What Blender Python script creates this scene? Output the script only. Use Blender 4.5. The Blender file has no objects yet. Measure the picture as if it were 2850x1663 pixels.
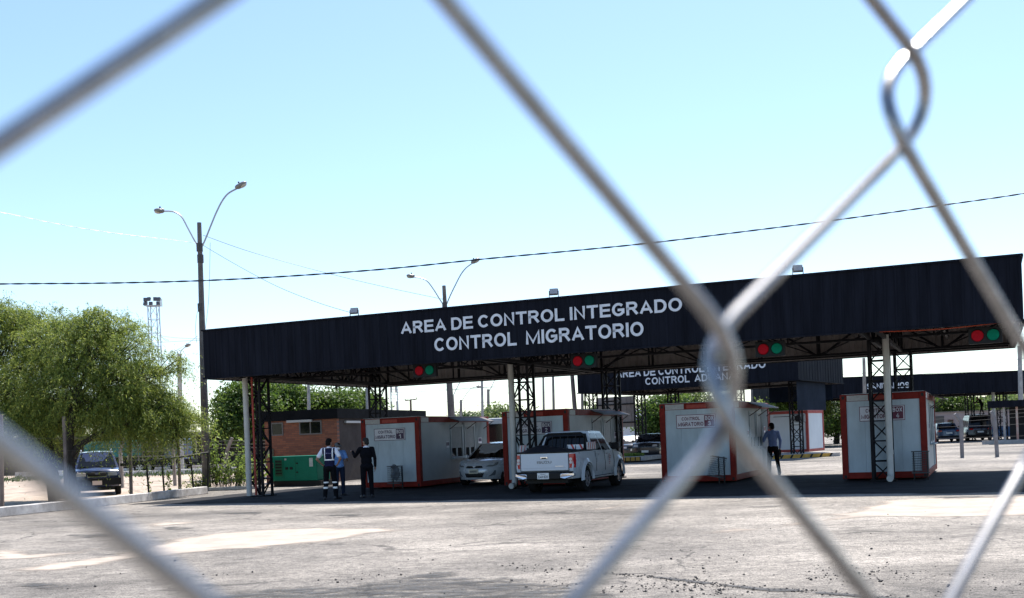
import bpy, bmesh, math, random
import numpy as np
from mathutils import Vector, Matrix, noise as mnoise

random.seed(7)
rng = np.random.default_rng(7)
SC = bpy.context.scene
COL = SC.collection
R = math.radians
pi = math.pi

# ------------------------------------------------------------------ camera
CAM_H = 1.6
F, ROLL, CX, V0 = 3049.2, 0.039, 1425.0, 1218.4
DS = 2850 / 2519.0
cam = bpy.data.cameras.new('camera')
cam.sensor_width = 36.0
cam.lens = F / 2850 * 36.0
cam.shift_y = (V0 - 831.5) / 2850
cam.clip_start = 0.01
cam.clip_end = 3000
cam.dof.use_dof = True
cam.dof.focus_distance = 34.0
cam.dof.aperture_fstop = 29.0
camo = bpy.data.objects.new('camera', cam)
camo.location = (0, 0, CAM_H)
camo.rotation_euler = (R(90), ROLL, 0)
COL.objects.link(camo)
SC.camera = camo

# ------------------------------------------------------------------ sky, sun
TH = 0.4092                                  # heading of the customs canopy
T2 = (math.cos(TH), -math.sin(TH))
N2 = (math.sin(TH), math.cos(TH))
SUN_EL = R(62)
SUN_AZ = R(23.4)                              # clockwise from +Y (view axis)
w = bpy.data.worlds.new('World')
SC.world = w
w.use_nodes = True
nt = w.node_tree
nt.nodes.clear()
out = nt.nodes.new('ShaderNodeOutputWorld')
bg = nt.nodes.new('ShaderNodeBackground')
sky = nt.nodes.new('ShaderNodeTexSky')
sky.sky_type = 'NISHITA'
sky.sun_disc = False
sky.sun_elevation = SUN_EL
sky.sun_rotation = SUN_AZ
sky.air_density = 1.0
sky.dust_density = 0.5
sky.ozone_density = 1.5
tint = nt.nodes.new('ShaderNodeMix')
tint.data_type = 'RGBA'
tint.blend_type = 'MULTIPLY'
tint.inputs[0].default_value = 1.0
tint.inputs[7].default_value = (0.93, 0.98, 1.02, 1)      # cool white balance of the camera
nt.links.new(sky.outputs[0], tint.inputs[6])
nt.links.new(tint.outputs[2], bg.inputs[0])
bg.inputs[1].default_value = 0.094
nt.links.new(bg.outputs[0], out.inputs[0])

sl = bpy.data.lights.new('sun', 'SUN')
sl.energy = 4.0
sl.angle = R(0.53)
sl.color = (1.0, 0.95, 0.88)
so = bpy.data.objects.new('sun', sl)
sd = Vector((math.sin(SUN_AZ) * math.cos(SUN_EL), math.cos(SUN_AZ) * math.cos(SUN_EL), math.sin(SUN_EL)))
so.rotation_euler = sd.to_track_quat('Z', 'Y').to_euler()
so.location = (20, 60, 60)
COL.objects.link(so)

SC.view_settings.view_transform = 'Standard'
SC.view_settings.look = 'None'
SC.view_settings.exposure = 1.25
SC.view_settings.gamma = 1.0
try:
    SC.cycles.max_bounces = 6
    SC.cycles.transparent_max_bounces = 8
except Exception:
    pass

# ------------------------------------------------------------------ picture <-> place
_c, _s = math.cos(ROLL), math.sin(ROLL)


def _ab(px, py):
    du, dv = px - CX, py - V0
    return (_c * du - _s * dv) / F, (_s * du + _c * dv) / F


def SG(px, py, z=0.0):            # point at height z seen at full-size pixel px, py
    a, b = _ab(px, py)
    Y = (CAM_H - z) / b
    return Vector((a * Y, Y, z))


def SP(px, py, Y):                # point at distance Y
    a, b = _ab(px, py)
    return Vector((a * Y, Y, CAM_H - b * Y))


def DG(x, y, z=0.0):
    return SG(x * DS, y * DS, z)


def DP(x, y, Y):
    return SP(x * DS, y * DS, Y)


# ------------------------------------------------------------------ mesh helper
class MB:
    def __init__(s):
        s.v = []
        s.f = []
        s.m = []

    def add(s, vs, fs, mi=0):
        b = len(s.v)
        s.v += [tuple(p) for p in vs]
        s.f += [tuple(b + i for i in q) for q in fs]
        s.m += [mi] * len(fs)

    def box(s, c, d, rz=0.0, M=None, mi=0):
        x, y, z = d[0] / 2, d[1] / 2, d[2] / 2
        vs = [Vector((i * x, j * y, k * z)) for k in (-1, 1) for j in (-1, 1) for i in (-1, 1)]
        A = M if M is not None else (Matrix.Rotation(rz, 3, 'Z') if rz else None)
        if A is not None:
            vs = [A @ p for p in vs]
        c = Vector(c)
        vs = [p + c for p in vs]
        s.add(vs, [(0, 2, 3, 1), (4, 5, 7, 6), (0, 1, 5, 4), (2, 6, 7, 3), (0, 4, 6, 2), (1, 3, 7, 5)], mi)

    def bx(s, x0, x1, y0, y1, z0, z1, mi=0):
        s.box(((x0 + x1) / 2, (y0 + y1) / 2, (z0 + z1) / 2), (abs(x1 - x0), abs(y1 - y0), abs(z1 - z0)), mi=mi)

    def tube(s, pts, r, n=8, caps=True, mi=0, flat=None):
        pts = [Vector(p) for p in pts]
        k = len(pts)
        rs = r if isinstance(r, (list, tuple)) else [r] * k
        rings = []
        up = None
        for i, p in enumerate(pts):
            d = (pts[min(i + 1, k - 1)] - pts[max(i - 1, 0)])
            if d.length < 1e-9:
                d = Vector((0, 0, 1))
            d.normalize()
            if up is None:
                up = Vector((0, 0, 1)) if abs(d.z) < 0.9 else Vector((1, 0, 0))
            x = d.cross(up)
            if x.length < 1e-6:
                x = d.cross(Vector((0, 1, 0)))
            x.normalize()
            y = x.cross(d).normalized()
            up = y
            rings.append([p + (x * math.cos(2 * pi * j / n) + y * math.sin(2 * pi * j / n)) * rs[i] for j in range(n)])
        vs = [q for g in rings for q in g]
        fs = []
        for i in range(k - 1):
            for j in range(n):
                a = i * n + j
                b = i * n + (j + 1) % n
                fs.append((a, b, b + n, a + n))
        if caps:
            fs.append(tuple(range(n - 1, -1, -1)))
            fs.append(tuple((k - 1) * n + j for j in range(n)))
        s.add(vs, fs, mi)

    def bar(s, p0, p1, wd, M=None, mi=0):          # square bar
        p0, p1 = Vector(p0), Vector(p1)
        d = (p1 - p0)
        L = d.length
        q = d.to_track_quat('Z', 'Y').to_matrix()
        s.box((p0 + p1) / 2, (wd if not isinstance(wd, tuple) else wd[0], wd if not isinstance(wd, tuple) else wd[1], L), M=q, mi=mi)

    def ell(s, c, r, nu=14, nv=9, M=None, mi=0):
        c = Vector(c)
        vs, fs = [], []
        for i in range(nv + 1):
            ph = pi * i / nv
            for j in range(nu):
                a = 2 * pi * j / nu
                p = Vector((r[0] * math.sin(ph) * math.cos(a), r[1] * math.sin(ph) * math.sin(a), r[2] * math.cos(ph)))
                if M is not None:
                    p = M @ p
                vs.append(c + p)
        for i in range(nv):
            for j in range(nu):
                a, b = i * nu + j, i * nu + (j + 1) % nu
                fs.append((a, a + nu, b + nu, b))
        s.add(vs, fs, mi)

    def cap(s, p0, p1, r0, r1, n=12):               # tapered capsule
        p0, p1 = Vector(p0), Vector(p1)
        s.tube([p0, p1], [r0, r1], n, True)
        s.ell(p0, (r0, r0, r0), n, 8)
        s.ell(p1, (r1, r1, r1), n, 8)

    def prism(s, poly, d0, d1, fn, mi=0):           # polygon (u, v) extruded between d0 and d1; fn(u, v, d) -> point
        n = len(poly)
        vs = [fn(u, v, d0) for u, v in poly] + [fn(u, v, d1) for u, v in poly]
        fs = [tuple(range(n - 1, -1, -1)), tuple(range(n, 2 * n))]
        fs += [(i, (i + 1) % n, n + (i + 1) % n, n + i) for i in range(n)]
        s.add(vs, fs, mi)

    def quad(s, a, b, c, d, mi=0):
        s.add([a, b, c, d], [(0, 1, 2, 3)], mi)

    def disc(s, c, ax, r0, r1, h, n=20, mi=0):      # cylinder or cone about axis
        c, ax = Vector(c), Vector(ax).normalized()
        s.tube([c, c + ax * h], [r0, r1], n, True, mi)

    def build(s, name, mat, parent=None, smooth=False, bevel=0.0, loc=None, seg=2, ang=35):
        me = bpy.data.meshes.new(name)
        me.from_pydata(s.v, [], s.f)
        mats = mat if isinstance(mat, (list, tuple)) else [mat]
        for x in mats:
            me.materials.append(x)
        if len(mats) > 1:
            me.polygons.foreach_set('material_index', s.m)
        bm = bmesh.new()
        bm.from_mesh(me)
        bmesh.ops.recalc_face_normals(bm, faces=bm.faces)
        if smooth:
            for f_ in bm.faces:
                f_.smooth = True
            for e in bm.edges:
                if len(e.link_faces) == 2 and e.calc_face_angle(0) > R(ang):
                    e.smooth = False
        bm.to_mesh(me)
        bm.free()
        o = bpy.data.objects.new(name, me)
        COL.objects.link(o)
        if parent is not None:
            o.parent = parent
        if loc is not None:
            o.location = loc
        if bevel:
            b = o.modifiers.new('bevel', 'BEVEL')
            b.width = bevel
            b.segments = seg
            b.limit_method = 'ANGLE'
            b.angle_limit = R(30)
            b.harden_normals = False
        return o


def tag(o, label=None, cat=None, group=None, kind=None):
    if label:
        o['label'] = label
    if cat:
        o['category'] = cat
    if group:
        o['group'] = group
    if kind:
        o['kind'] = kind
    return o


def thing(name, label, cat, loc=(0, 0, 0), rz=0.0, group=None, rot=None):
    o = bpy.data.objects.new(name, None)
    o.empty_display_size = 0.2
    o.location = loc
    o.rotation_euler = rot if rot else (0, 0, rz)
    COL.objects.link(o)
    return tag(o, label, cat, group)


def copy_tree(o, parent=None):
    c = o.copy()
    COL.objects.link(c)
    if parent is not None:
        c.parent = parent
    for ch in list(o.children):
        copy_tree(ch, c)
    return c


def text_mesh(body, size, align='LEFT', bold=0.0, space=1.0, wscale=1.0):
    cu = bpy.data.curves.new('text', 'FONT')
    cu.body = body
    cu.size = size
    cu.align_x = align
    cu.offset = bold
    cu.space_character = space
    cu.resolution_u = 3
    o = bpy.data.objects.new('text', cu)
    COL.objects.link(o)
    dg = bpy.context.evaluated_depsgraph_get()
    me = bpy.data.meshes.new_from_object(o.evaluated_get(dg))
    bpy.data.objects.remove(o)
    bpy.data.curves.remove(cu)
    vs = [v.co.copy() for v in me.vertices]
    fs = [tuple(p.vertices) for p in me.polygons]
    bpy.data.meshes.remove(me)
    for v in vs:
        v.x *= wscale
    return vs, fs


def _arc(cx, cy, rx, ry, a0, a1, n=10):
    return [(cx + rx * math.cos(R(a0 + (a1 - a0) * i / n)), cy + ry * math.sin(R(a0 + (a1 - a0) * i / n))) for i in range(n + 1)]


GLYPH = {
    'A': (0.80, [[(0, 0), (0.40, 1), (0.80, 0)], [(0.14, 0.30), (0.66, 0.30)]]),
    'B': (0.68, [[(0.40, 0.52), (0, 0.52), (0, 1), (0.38, 1)] + _arc(0.40, 0.76, 0.24, 0.24, 80, -90, 8), [(0, 0.52), (0, 0), (0.40, 0)] + _arc(0.40, 0.26, 0.28, 0.26, -90, 90, 8)]),
    'C': (0.76, [_arc(0.40, 0.5, 0.40, 0.5, 48, 312, 18)]),
    'D': (0.74, [[(0.32, 0), (0, 0), (0, 1), (0.32, 1)] + _arc(0.32, 0.5, 0.42, 0.5, 82, -90, 14)]),
    'E': (0.64, [[(0.64, 1), (0, 1), (0, 0), (0.66, 0)], [(0, 0.52), (0.60, 0.52)]]),
    'G': (0.80, [_arc(0.41, 0.5, 0.41, 0.5, 50, 325, 18) + [(0.78, 0.22), (0.78, 0.46), (0.46, 0.46)]]),
    'H': (0.70, [[(0, 0), (0, 1)], [(0.70, 0), (0.70, 1)], [(0, 0.52), (0.70, 0.52)]]),
    'I': (0.0, [[(0, 0), (0, 1)]]),
    'L': (0.56, [[(0, 1), (0, 0), (0.58, 0)]]),
    'M': (0.86, [[(0, 0), (0, 1), (0.43, 0.05), (0.86, 1), (0.86, 0)]]),
    'N': (0.70, [[(0, 0), (0, 1), (0.70, 0), (0.70, 1)]]),
    'O': (0.84, [_arc(0.42, 0.5, 0.42, 0.5, 90, 450, 24)]),
    'P': (0.66, [[(0, 0), (0, 1), (0.40, 1)] + _arc(0.40, 0.74, 0.26, 0.26, 80, -90, 8) + [(0.02, 0.48)]]),
    'R': (0.72, [[(0, 0), (0, 1), (0.42, 1)] + _arc(0.42, 0.75, 0.25, 0.25, 80, -90, 8) + [(0.02, 0.50)], [(0.40, 0.48), (0.72, 0)]]),
    'S': (0.66, [_arc(0.33, 0.755, 0.31, 0.245, 25, 255, 12) + _arc(0.33, 0.255, 0.33, 0.255, 80, -155, 12)]),
    'T': (0.72, [[(0, 1), (0.72, 1)], [(0.36, 1), (0.36, 0)]]),
    'U': (0.70, [[(0, 1), (0, 0.34)] + _arc(0.35, 0.34, 0.35, 0.34, 180, 360, 12) + [(0.70, 1)]]),
    'X': (0.70, [[(0, 0), (0.70, 1)], [(0, 1), (0.70, 0)]]),
    'Y': (0.74, [[(0, 1), (0.37, 0.48), (0.74, 1)], [(0.37, 0.48), (0.37, 0)]]),
    'Z': (0.64, [[(0, 1), (0.64, 1), (0, 0), (0.66, 0)]]),
    '0': (0.54, [_arc(0.27, 0.5, 0.27, 0.5, 90, 450, 20)]),
    '1': (0.24, [[(0, 0.74), (0.24, 0.98), (0.24, 0)]]),
    '2': (0.54, [_arc(0.27, 0.73, 0.27, 0.27, 165, -30, 10) + [(0, 0), (0.56, 0)]]),
    '3': (0.54, [_arc(0.25, 0.75, 0.25, 0.25, 160, -85, 10), _arc(0.26, 0.27, 0.28, 0.27, 85, -160, 10)]),
    '4': (0.60, [[(0.42, 0), (0.42, 1), (0, 0.28), (0.62, 0.28)]]),
    '6': (0.56, [_arc(0.28, 0.31, 0.28, 0.31, 90, 450, 16), _arc(0.32, 0.42, 0.32, 0.58, 172, 60, 8)]),
}


def ribbon(pts, w):
    n = len(pts)
    closed = math.hypot(pts[0][0] - pts[-1][0], pts[0][1] - pts[-1][1]) < 1e-6
    if closed:
        pts = pts[:-1]
        n -= 1
    L, Rr = [], []

    def nrm(a, b):
        d = (b[0] - a[0], b[1] - a[1])
        l = math.hypot(*d) or 1
        return (-d[1] / l, d[0] / l)
    for i, p in enumerate(pts):
        n0 = nrm(pts[i - 1], p) if (i or closed) else None
        n1 = nrm(p, pts[(i + 1) % n]) if (i < n - 1 or closed) else None
        e = (0, 0)
        if n0 is None:
            m, k = n1, 1
            e = (-n1[1] * w / 2, n1[0] * w / 2)
        elif n1 is None:
            m, k = n0, 1
            e = (n0[1] * w / 2, -n0[0] * w / 2)
        else:
            m = (n0[0] + n1[0], n0[1] + n1[1])
            l = math.hypot(*m) or 1
            m = (m[0] / l, m[1] / l)
            k = min(1.45, 1 / max(0.3, m[0] * n0[0] + m[1] * n0[1]))
        L.append((p[0] + m[0] * w / 2 * k, p[1] + m[1] * w / 2 * k))
        Rr.append((p[0] - m[0] * w / 2 * k, p[1] - m[1] * w / 2 * k))
    fs = []
    N = n if closed else n - 1
    for i in range(N):
        j = (i + 1) % n
        fs.append((i, j, n + j, n + i))
    return L + Rr, fs


def fit_text(body, x0, x1, z0, z1, fn, mb, bold=0.0, space=1.0, th=0.0, wt=0.19):
    """block lettering stretched to the rectangle x0..x1, z0..z1; fn(x, z, d) -> point"""
    adv = []
    x = 0.0
    for ch in body:
        if ch == ' ':
            x += 0.30
            continue
        wd = GLYPH[ch][0] * (1.0 if ch in 'M1' else 0.85)
        adv.append((ch, x + wt / 2))
        x += wd + wt + 0.11
    tot = x - 0.11
    sx = (x1 - x0) / tot
    sz = (z1 - z0)
    for ch, ox in adv:
        for k, st in enumerate(GLYPH[ch][1]):
            kx = 1.0 if ch in 'M1' else 0.85
            pts = [(ox + u * kx, wt / 2 + v * (1 - wt)) for u, v in st]
            if abs(pts[0][0] - pts[-1][0]) + abs(pts[0][1] - pts[-1][1]) > 1e-6:
                for a, b in ((0, 1), (-1, -2)):
                    d = (pts[a][0] - pts[b][0], pts[a][1] - pts[b][1])
                    l = math.hypot(*d) or 1
                    e = wt / 2 * (1.0 if abs(d[0]) < 1e-6 or abs(d[1]) < 1e-6 else 0.55)
                    q = (pts[a][0] + d[0] / l * e, pts[a][1] + d[1] / l * e)
                    pts[a] = q
            vs, fs = ribbon(pts, wt)
            P_ = [fn(x0 + u * sx, z0 + v * sz, 0.0) for u, v in vs]
            if k:
                c0 = Vector(fn(0, 0, 0.0))
                ax = Vector(fn(1, 0, 0.0)) - c0
                az = Vector(fn(0, 1, 0.0)) - c0
                nn = ax.cross(az).normalized() * (0.0006 * k)
                P_ = [Vector(p) + nn for p in P_]
            mb.add(P_, fs)


# ------------------------------------------------------------------ materials
MATS = {}


def mat(name, col, rough=0.6, metal=0.0, var=0.0, vscale=3.0, bump=0.0, bscale=30.0, spec=0.5, coat=0.0, dirt=None, stretch=None):
    if name in MATS:
        return MATS[name]
    m = bpy.data.materials.new(name)
    m.use_nodes = True
    t = m.node_tree
    b = t.nodes['Principled BSDF']
    b.inputs['Base Color'].default_value = (*col, 1)
    b.inputs['Roughness'].default_value = rough
    b.inputs['Metallic'].default_value = metal
    b.inputs['Specular IOR Level'].default_value = spec
    if coat:
        b.inputs['Coat Weight'].default_value = coat
        b.inputs['Coat Roughness'].default_value = 0.06
    tc = t.nodes.new('ShaderNodeTexCoord')
    src = tc.outputs['Object']
    if stretch:
        mp = t.nodes.new('ShaderNodeMapping')
        mp.inputs['Scale'].default_value = stretch
        t.links.new(src, mp.inputs[0])
        src = mp.outputs[0]
    last = None
    if var:
        nz = t.nodes.new('ShaderNodeTexNoise')
        nz.inputs['Scale'].default_value = vscale
        nz.inputs['Detail'].default_value = 5
        nz.inputs['Roughness'].default_value = 0.65
        t.links.new(src, nz.inputs[0])
        rp = t.nodes.new('ShaderNodeValToRGB')
        rp.color_ramp.elements[0].position = 0.3
        rp.color_ramp.elements[1].position = 0.7
        d = dirt if dirt else tuple(c * (1 - var) for c in col)
        hi = tuple(min(1, c * (1 + var * 0.6)) for c in col)
        rp.color_ramp.elements[0].color = (*d, 1)
        rp.color_ramp.elements[1].color = (*hi, 1)
        t.links.new(nz.outputs[0], rp.inputs[0])
        t.links.new(rp.outputs[0], b.inputs['Base Color'])
        rm = t.nodes.new('ShaderNodeMapRange')
        rm.inputs['To Min'].default_value = min(1, rough * 1.25)
        rm.inputs['To Max'].default_value = rough * 0.8
        t.links.new(nz.outputs[0], rm.inputs[0])
        t.links.new(rm.outputs[0], b.inputs['Roughness'])
    if bump:
        nb = t.nodes.new('ShaderNodeTexNoise')
        nb.inputs['Scale'].default_value = bscale
        nb.inputs['Detail'].default_value = 4
        t.links.new(src, nb.inputs[0])
        bp = t.nodes.new('ShaderNodeBump')
        bp.inputs['Strength'].default_value = bump
        bp.inputs['Distance'].default_value = 0.02
        t.links.new(nb.outputs[0], bp.inputs['Height'])
        t.links.new(bp.outputs[0], b.inputs['Normal'])
    MATS[name] = m
    return m


def leaf_mat(name, c0, c1, trans=0.45):
    m = bpy.data.materials.new(name)
    m.use_nodes = True
    t = m.node_tree
    t.nodes.clear()
    o = t.nodes.new('ShaderNodeOutputMaterial')
    mx = t.nodes.new('ShaderNodeMixShader')
    df = t.nodes.new('ShaderNodeBsdfPrincipled')
    df.inputs['Roughness'].default_value = 0.55
    df.inputs['Specular IOR Level'].default_value = 0.35
    tr = t.nodes.new('ShaderNodeBsdfTranslucent')
    g = t.nodes.new('ShaderNodeNewGeometry')
    rp = t.nodes.new('ShaderNodeValToRGB')
    rp.color_ramp.elements[0].color = (*c0, 1)
    rp.color_ramp.elements[1].color = (*c1, 1)
    t.links.new(g.outputs['Random Per Island'], rp.inputs[0])
    t.links.new(rp.outputs[0], df.inputs['Base Color'])
    hs = t.nodes.new('ShaderNodeHueSaturation')
    hs.inputs['Value'].default_value = 1.7
    hs.inputs['Hue'].default_value = 0.485
    t.links.new(rp.outputs[0], hs.inputs['Color'])
    t.links.new(hs.outputs[0], tr.inputs[0])
    mx.inputs[0].default_value = trans
    t.links.new(df.outputs[0], mx.inputs[1])
    t.links.new(tr.outputs[0], mx.inputs[2])
    t.links.new(mx.outputs[0], o.inputs[0])
    return m


M_NAVY = mat('navy sheet metal', (0.0105, 0.0122, 0.0190), 0.62, 0.0, 0.45, 1.6, spec=0.04, stretch=(2.5, 2.5, 0.25))
M_NAVY2 = mat('navy cladding', (0.012, 0.019, 0.035), 0.65, 0.0, 0.3, 0.5, spec=0.03)
M_STEEL = mat('dark steel', (0.010, 0.010, 0.013), 0.6, 0.0, 0.4, 4, spec=0.15)
M_SHEET = mat('galvanised sheet', (0.27, 0.245, 0.235), 0.6, 0.0, 0.25, 1.5, spec=0.1)
M_RED = mat('red oxide steel', (0.33, 0.035, 0.02), 0.5, 0.0, 0.35, 3)
M_FRAME = mat('orange red container frame', (0.20, 0.016, 0.010), 0.55, 0, 0.3, 4, spec=0.15)
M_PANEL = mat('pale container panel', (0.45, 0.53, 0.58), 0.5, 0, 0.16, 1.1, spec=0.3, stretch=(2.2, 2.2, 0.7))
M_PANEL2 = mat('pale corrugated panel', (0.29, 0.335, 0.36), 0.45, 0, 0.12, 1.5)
M_SHUT = mat('grey roller shutter', (0.16, 0.18, 0.19), 0.5, 0, 0.12, 6)
M_PLATE = mat('grey white plate', (0.42, 0.42, 0.42), 0.5, 0, 0.25, 14)
M_WHITEP = mat('white plastic', (0.30, 0.33, 0.35), 0.4, 0, 0.12, 4)
M_PVC = mat('white drainpipe plastic', (0.44, 0.44, 0.42), 0.35, 0, 0.15, 3)
M_LETTER = mat('white letter paint', (0.62, 0.66, 0.72), 0.6, 0, 0.18, 5)
M_SIGN = mat('white sign board', (0.62, 0.62, 0.67), 0.45, 0, 0.05, 5)
M_PURPLE = mat('purple sign paint', (0.028, 0.006, 0.045), 0.5)
M_MAROON = mat('maroon sign paint', (0.11, 0.008, 0.035), 0.5)
M_BLACK = mat('black plastic', (0.009, 0.009, 0.010), 0.5, spec=0.25)
M_RUBBER = mat('tyre rubber', (0.011, 0.011, 0.012), 0.85, 0, 0.3, 10, spec=0.2)
M_CHROME = mat('chrome', (0.8, 0.8, 0.82), 0.12, 1.0)
M_ALLOY = mat('alloy wheel', (0.45, 0.46, 0.48), 0.3, 0.8)
M_GLASSD = mat('dark glass', (0.005, 0.006, 0.008), 0.06, 0, spec=0.28)
M_PLATEW = mat('number plate', (0.75, 0.75, 0.72), 0.4)
M_INK = mat('plate ink', (0.05, 0.05, 0.07), 0.5)
M_CONC = mat('weathered concrete', (0.28, 0.25, 0.23), 0.85, 0, 0.35, 3, 0.4, 40)
M_CONCD = mat('dark concrete pole', (0.15, 0.125, 0.115), 0.85, 0, 0.35, 2, 0.4, 40)
M_CONCL = mat('pale concrete', (0.42, 0.40, 0.38), 0.85, 0, 0.3, 3, 0.4, 40)
M_KERB = mat('whitewashed kerb', (0.60, 0.58, 0.56), 0.85, 0, 0.25, 2.5, 0.4, 30, dirt=(0.35, 0.32, 0.3))
M_GALV = mat('galvanised tube', (0.42, 0.43, 0.45), 0.4, 0.7, 0.2, 6)
M_CABLE = mat('cable sheath', (0.03, 0.033, 0.045), 0.6)
M_WOOD = mat('weathered wood', (0.16, 0.11, 0.08), 0.85, 0, 0.3, 6)
M_BARK = mat('tree bark', (0.030, 0.024, 0.020), 0.9, 0, 0.4, 8, 0.6, 25)
M_WHITEPAINT = mat('white car paint', (0.50, 0.55, 0.60), 0.28, 0, 0.04, 2, spec=0.5, coat=0.6)
M_REDLENS = mat('red lens', (0.42, 0.008, 0.012), 0.18, spec=0.6)
M_CLEARLENS = mat('clear lens', (0.55, 0.5, 0.48), 0.15, spec=0.6)
M_LENSD = mat('grey headlamp lens', (0.16, 0.17, 0.18), 0.08, spec=0.7)

# ================================================================== GROUND
def asphalt_material():
    m = bpy.data.materials.new('worn asphalt')
    m.use_nodes = True
    t = m.node_tree
    b = t.nodes['Principled BSDF']
    b.inputs['Roughness'].default_value = 0.85
    b.inputs['Specular IOR Level'].default_value = 0.35
    tc = t.nodes.new('ShaderNodeTexCoord')

    def nz(scale, det, rough=0.6, stretch=None, rot=0.0, off=(0, 0, 0)):
        mp = t.nodes.new('ShaderNodeMapping')
        mp.inputs['Rotation'].default_value = (0, 0, rot)
        mp.inputs['Location'].default_value = off
        if stretch:
            mp.inputs['Scale'].default_value = stretch
        t.links.new(tc.outputs['Object'], mp.inputs[0])
        n = t.nodes.new('ShaderNodeTexNoise')
        n.inputs['Scale'].default_value = scale
        n.inputs['Detail'].default_value = det
        n.inputs['Roughness'].default_value = rough
        t.links.new(mp.outputs[0], n.inputs[0])
        return n.outputs[0]

    def ramp(src, p0, c0, p1, c1):
        r = t.nodes.new('ShaderNodeValToRGB')
        r.color_ramp.elements[0].position = p0
        r.color_ramp.elements[1].position = p1
        r.color_ramp.elements[0].color = (*c0, 1)
        r.color_ramp.elements[1].color = (*c1, 1)
        t.links.new(src, r.inputs[0])
        return r.outputs[0]

    def mul(a, c, fac=1.0):
        x = t.nodes.new('ShaderNodeMix')
        x.data_type = 'RGBA'
        x.blend_type = 'MULTIPLY'
        x.inputs[0].default_value = fac
        t.links.new(a, x.inputs[6])
        t.links.new(c, x.inputs[7])
        return x.outputs[2]
    base = ramp(nz(0.16, 6, 0.62, off=(3, 1, 0)), 0.36, (0.165, 0.153, 0.142), 0.6, (0.41, 0.378, 0.34))
    streak = ramp(nz(0.55, 7, 0.72, (0.6, 1.3, 1), 0.22), 0.36, (0.66, 0.655, 0.65), 0.6, (1.05, 1.045, 1.04))
    fine_s = ramp(nz(4.5, 8, 0.8, (0.75, 1.15, 1), 0.15), 0.38, (0.58, 0.57, 0.57), 0.56, (1.1, 1.09, 1.08))
    speck = ramp(nz(48, 4, 0.7), 0.38, (0.34, 0.34, 0.34), 0.62, (1.40, 1.38, 1.35))
    pits = ramp(nz(13, 6, 0.8, off=(7, 7, 0)), 0.41, (0.36, 0.36, 0.37), 0.49, (1, 1, 1))
    c = mul(mul(mul(mul(base, streak), fine_s, 0.9), speck), pits, 0.9)
    # cracks: warped cell borders
    mpc = t.nodes.new('ShaderNodeMapping')
    t.links.new(tc.outputs['Object'], mpc.inputs[0])
    wn = t.nodes.new('ShaderNodeTexNoise')
    wn.inputs['Scale'].default_value = 1.1
    wn.inputs['Detail'].default_value = 6
    t.links.new(mpc.outputs[0], wn.inputs[0])
    va = t.nodes.new('ShaderNodeVectorMath')
    va.operation = 'MULTIPLY_ADD'
    va.inputs[1].default_value = (1.6, 1.6, 0)
    t.links.new(wn.outputs['Color'], va.inputs[0])
    t.links.new(mpc.outputs[0], va.inputs[2])
    vo = t.nodes.new('ShaderNodeTexVoronoi')
    vo.feature = 'DISTANCE_TO_EDGE'
    vo.inputs['Scale'].default_value = 0.28
    t.links.new(va.outputs[0], vo.inputs['Vector'])
    crack = ramp(vo.outputs['Distance'], 0.004, (0.42, 0.42, 0.43), 0.013, (1, 1, 1))
    gate = ramp(nz(0.3, 3, 0.6, off=(11, 4, 0)), 0.48, (0, 0, 0), 0.56, (1, 1, 1))
    gm = t.nodes.new('ShaderNodeMix')
    gm.data_type = 'RGBA'
    gm.blend_type = 'MULTIPLY'
    t.links.new(gate, gm.inputs[0])
    t.links.new(c, gm.inputs[6])
    t.links.new(crack, gm.inputs[7])
    c = gm.outputs[2]
    # old oil stains
    oil = ramp(nz(0.9, 4, 0.55, off=(5, 9, 2)), 0.28, (0.5, 0.5, 0.52), 0.36, (1, 1, 1))
    c = mul(c, oil, 0.8)
    t.links.new(c, b.inputs['Base Color'])
    nb = t.nodes.new('ShaderNodeBump')
    nb.inputs['Strength'].default_value = 0.55
    nb.inputs['Distance'].default_value = 0.03
    ad = t.nodes.new('ShaderNodeMath')
    ad.operation = 'ADD'
    t.links.new(nz(60, 3, 0.6), ad.inputs[0])
    t.links.new(nz(5, 4, 0.7), ad.inputs[1])
    t.links.new(ad.outputs[0], nb.inputs['Height'])
    t.links.new(nb.outputs[0], b.inputs['Normal'])
    return m


M_ASPH = asphalt_material()
M_DIRT = mat('sandy dirt', (0.40, 0.32, 0.25), 0.95, 0, 0.45, 1.2, 0.8, 12, dirt=(0.17, 0.13, 0.10))
g = MB()
g.quad((-900, -60, 0), (900, -60, 0), (900, 1800, 0), (-900, 1800, 0))
tag(g.build('asphalt_ground', M_ASPH), kind='structure')


def rough_outline(poly, step=0.15, amp=0.09, seed=0, closed=True):
    out_ = []
    n = len(poly)
    for i in range(n if closed else n - 1):
        a, b = Vector(poly[i]), Vector(poly[(i + 1) % n])
        k = max(1, int((b - a).length / step))
        for j in range(k):
            p = a.lerp(b, j / k)
            q = mnoise.noise_vector(Vector((p.x * 1.3, p.y * 1.3, seed))) * amp * 2 + mnoise.noise_vector(Vector((p.x * 6, p.y * 6, seed + 3))) * amp
            out_.append((p.x + q.x, p.y + q.y, p.z))
    return out_


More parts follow.
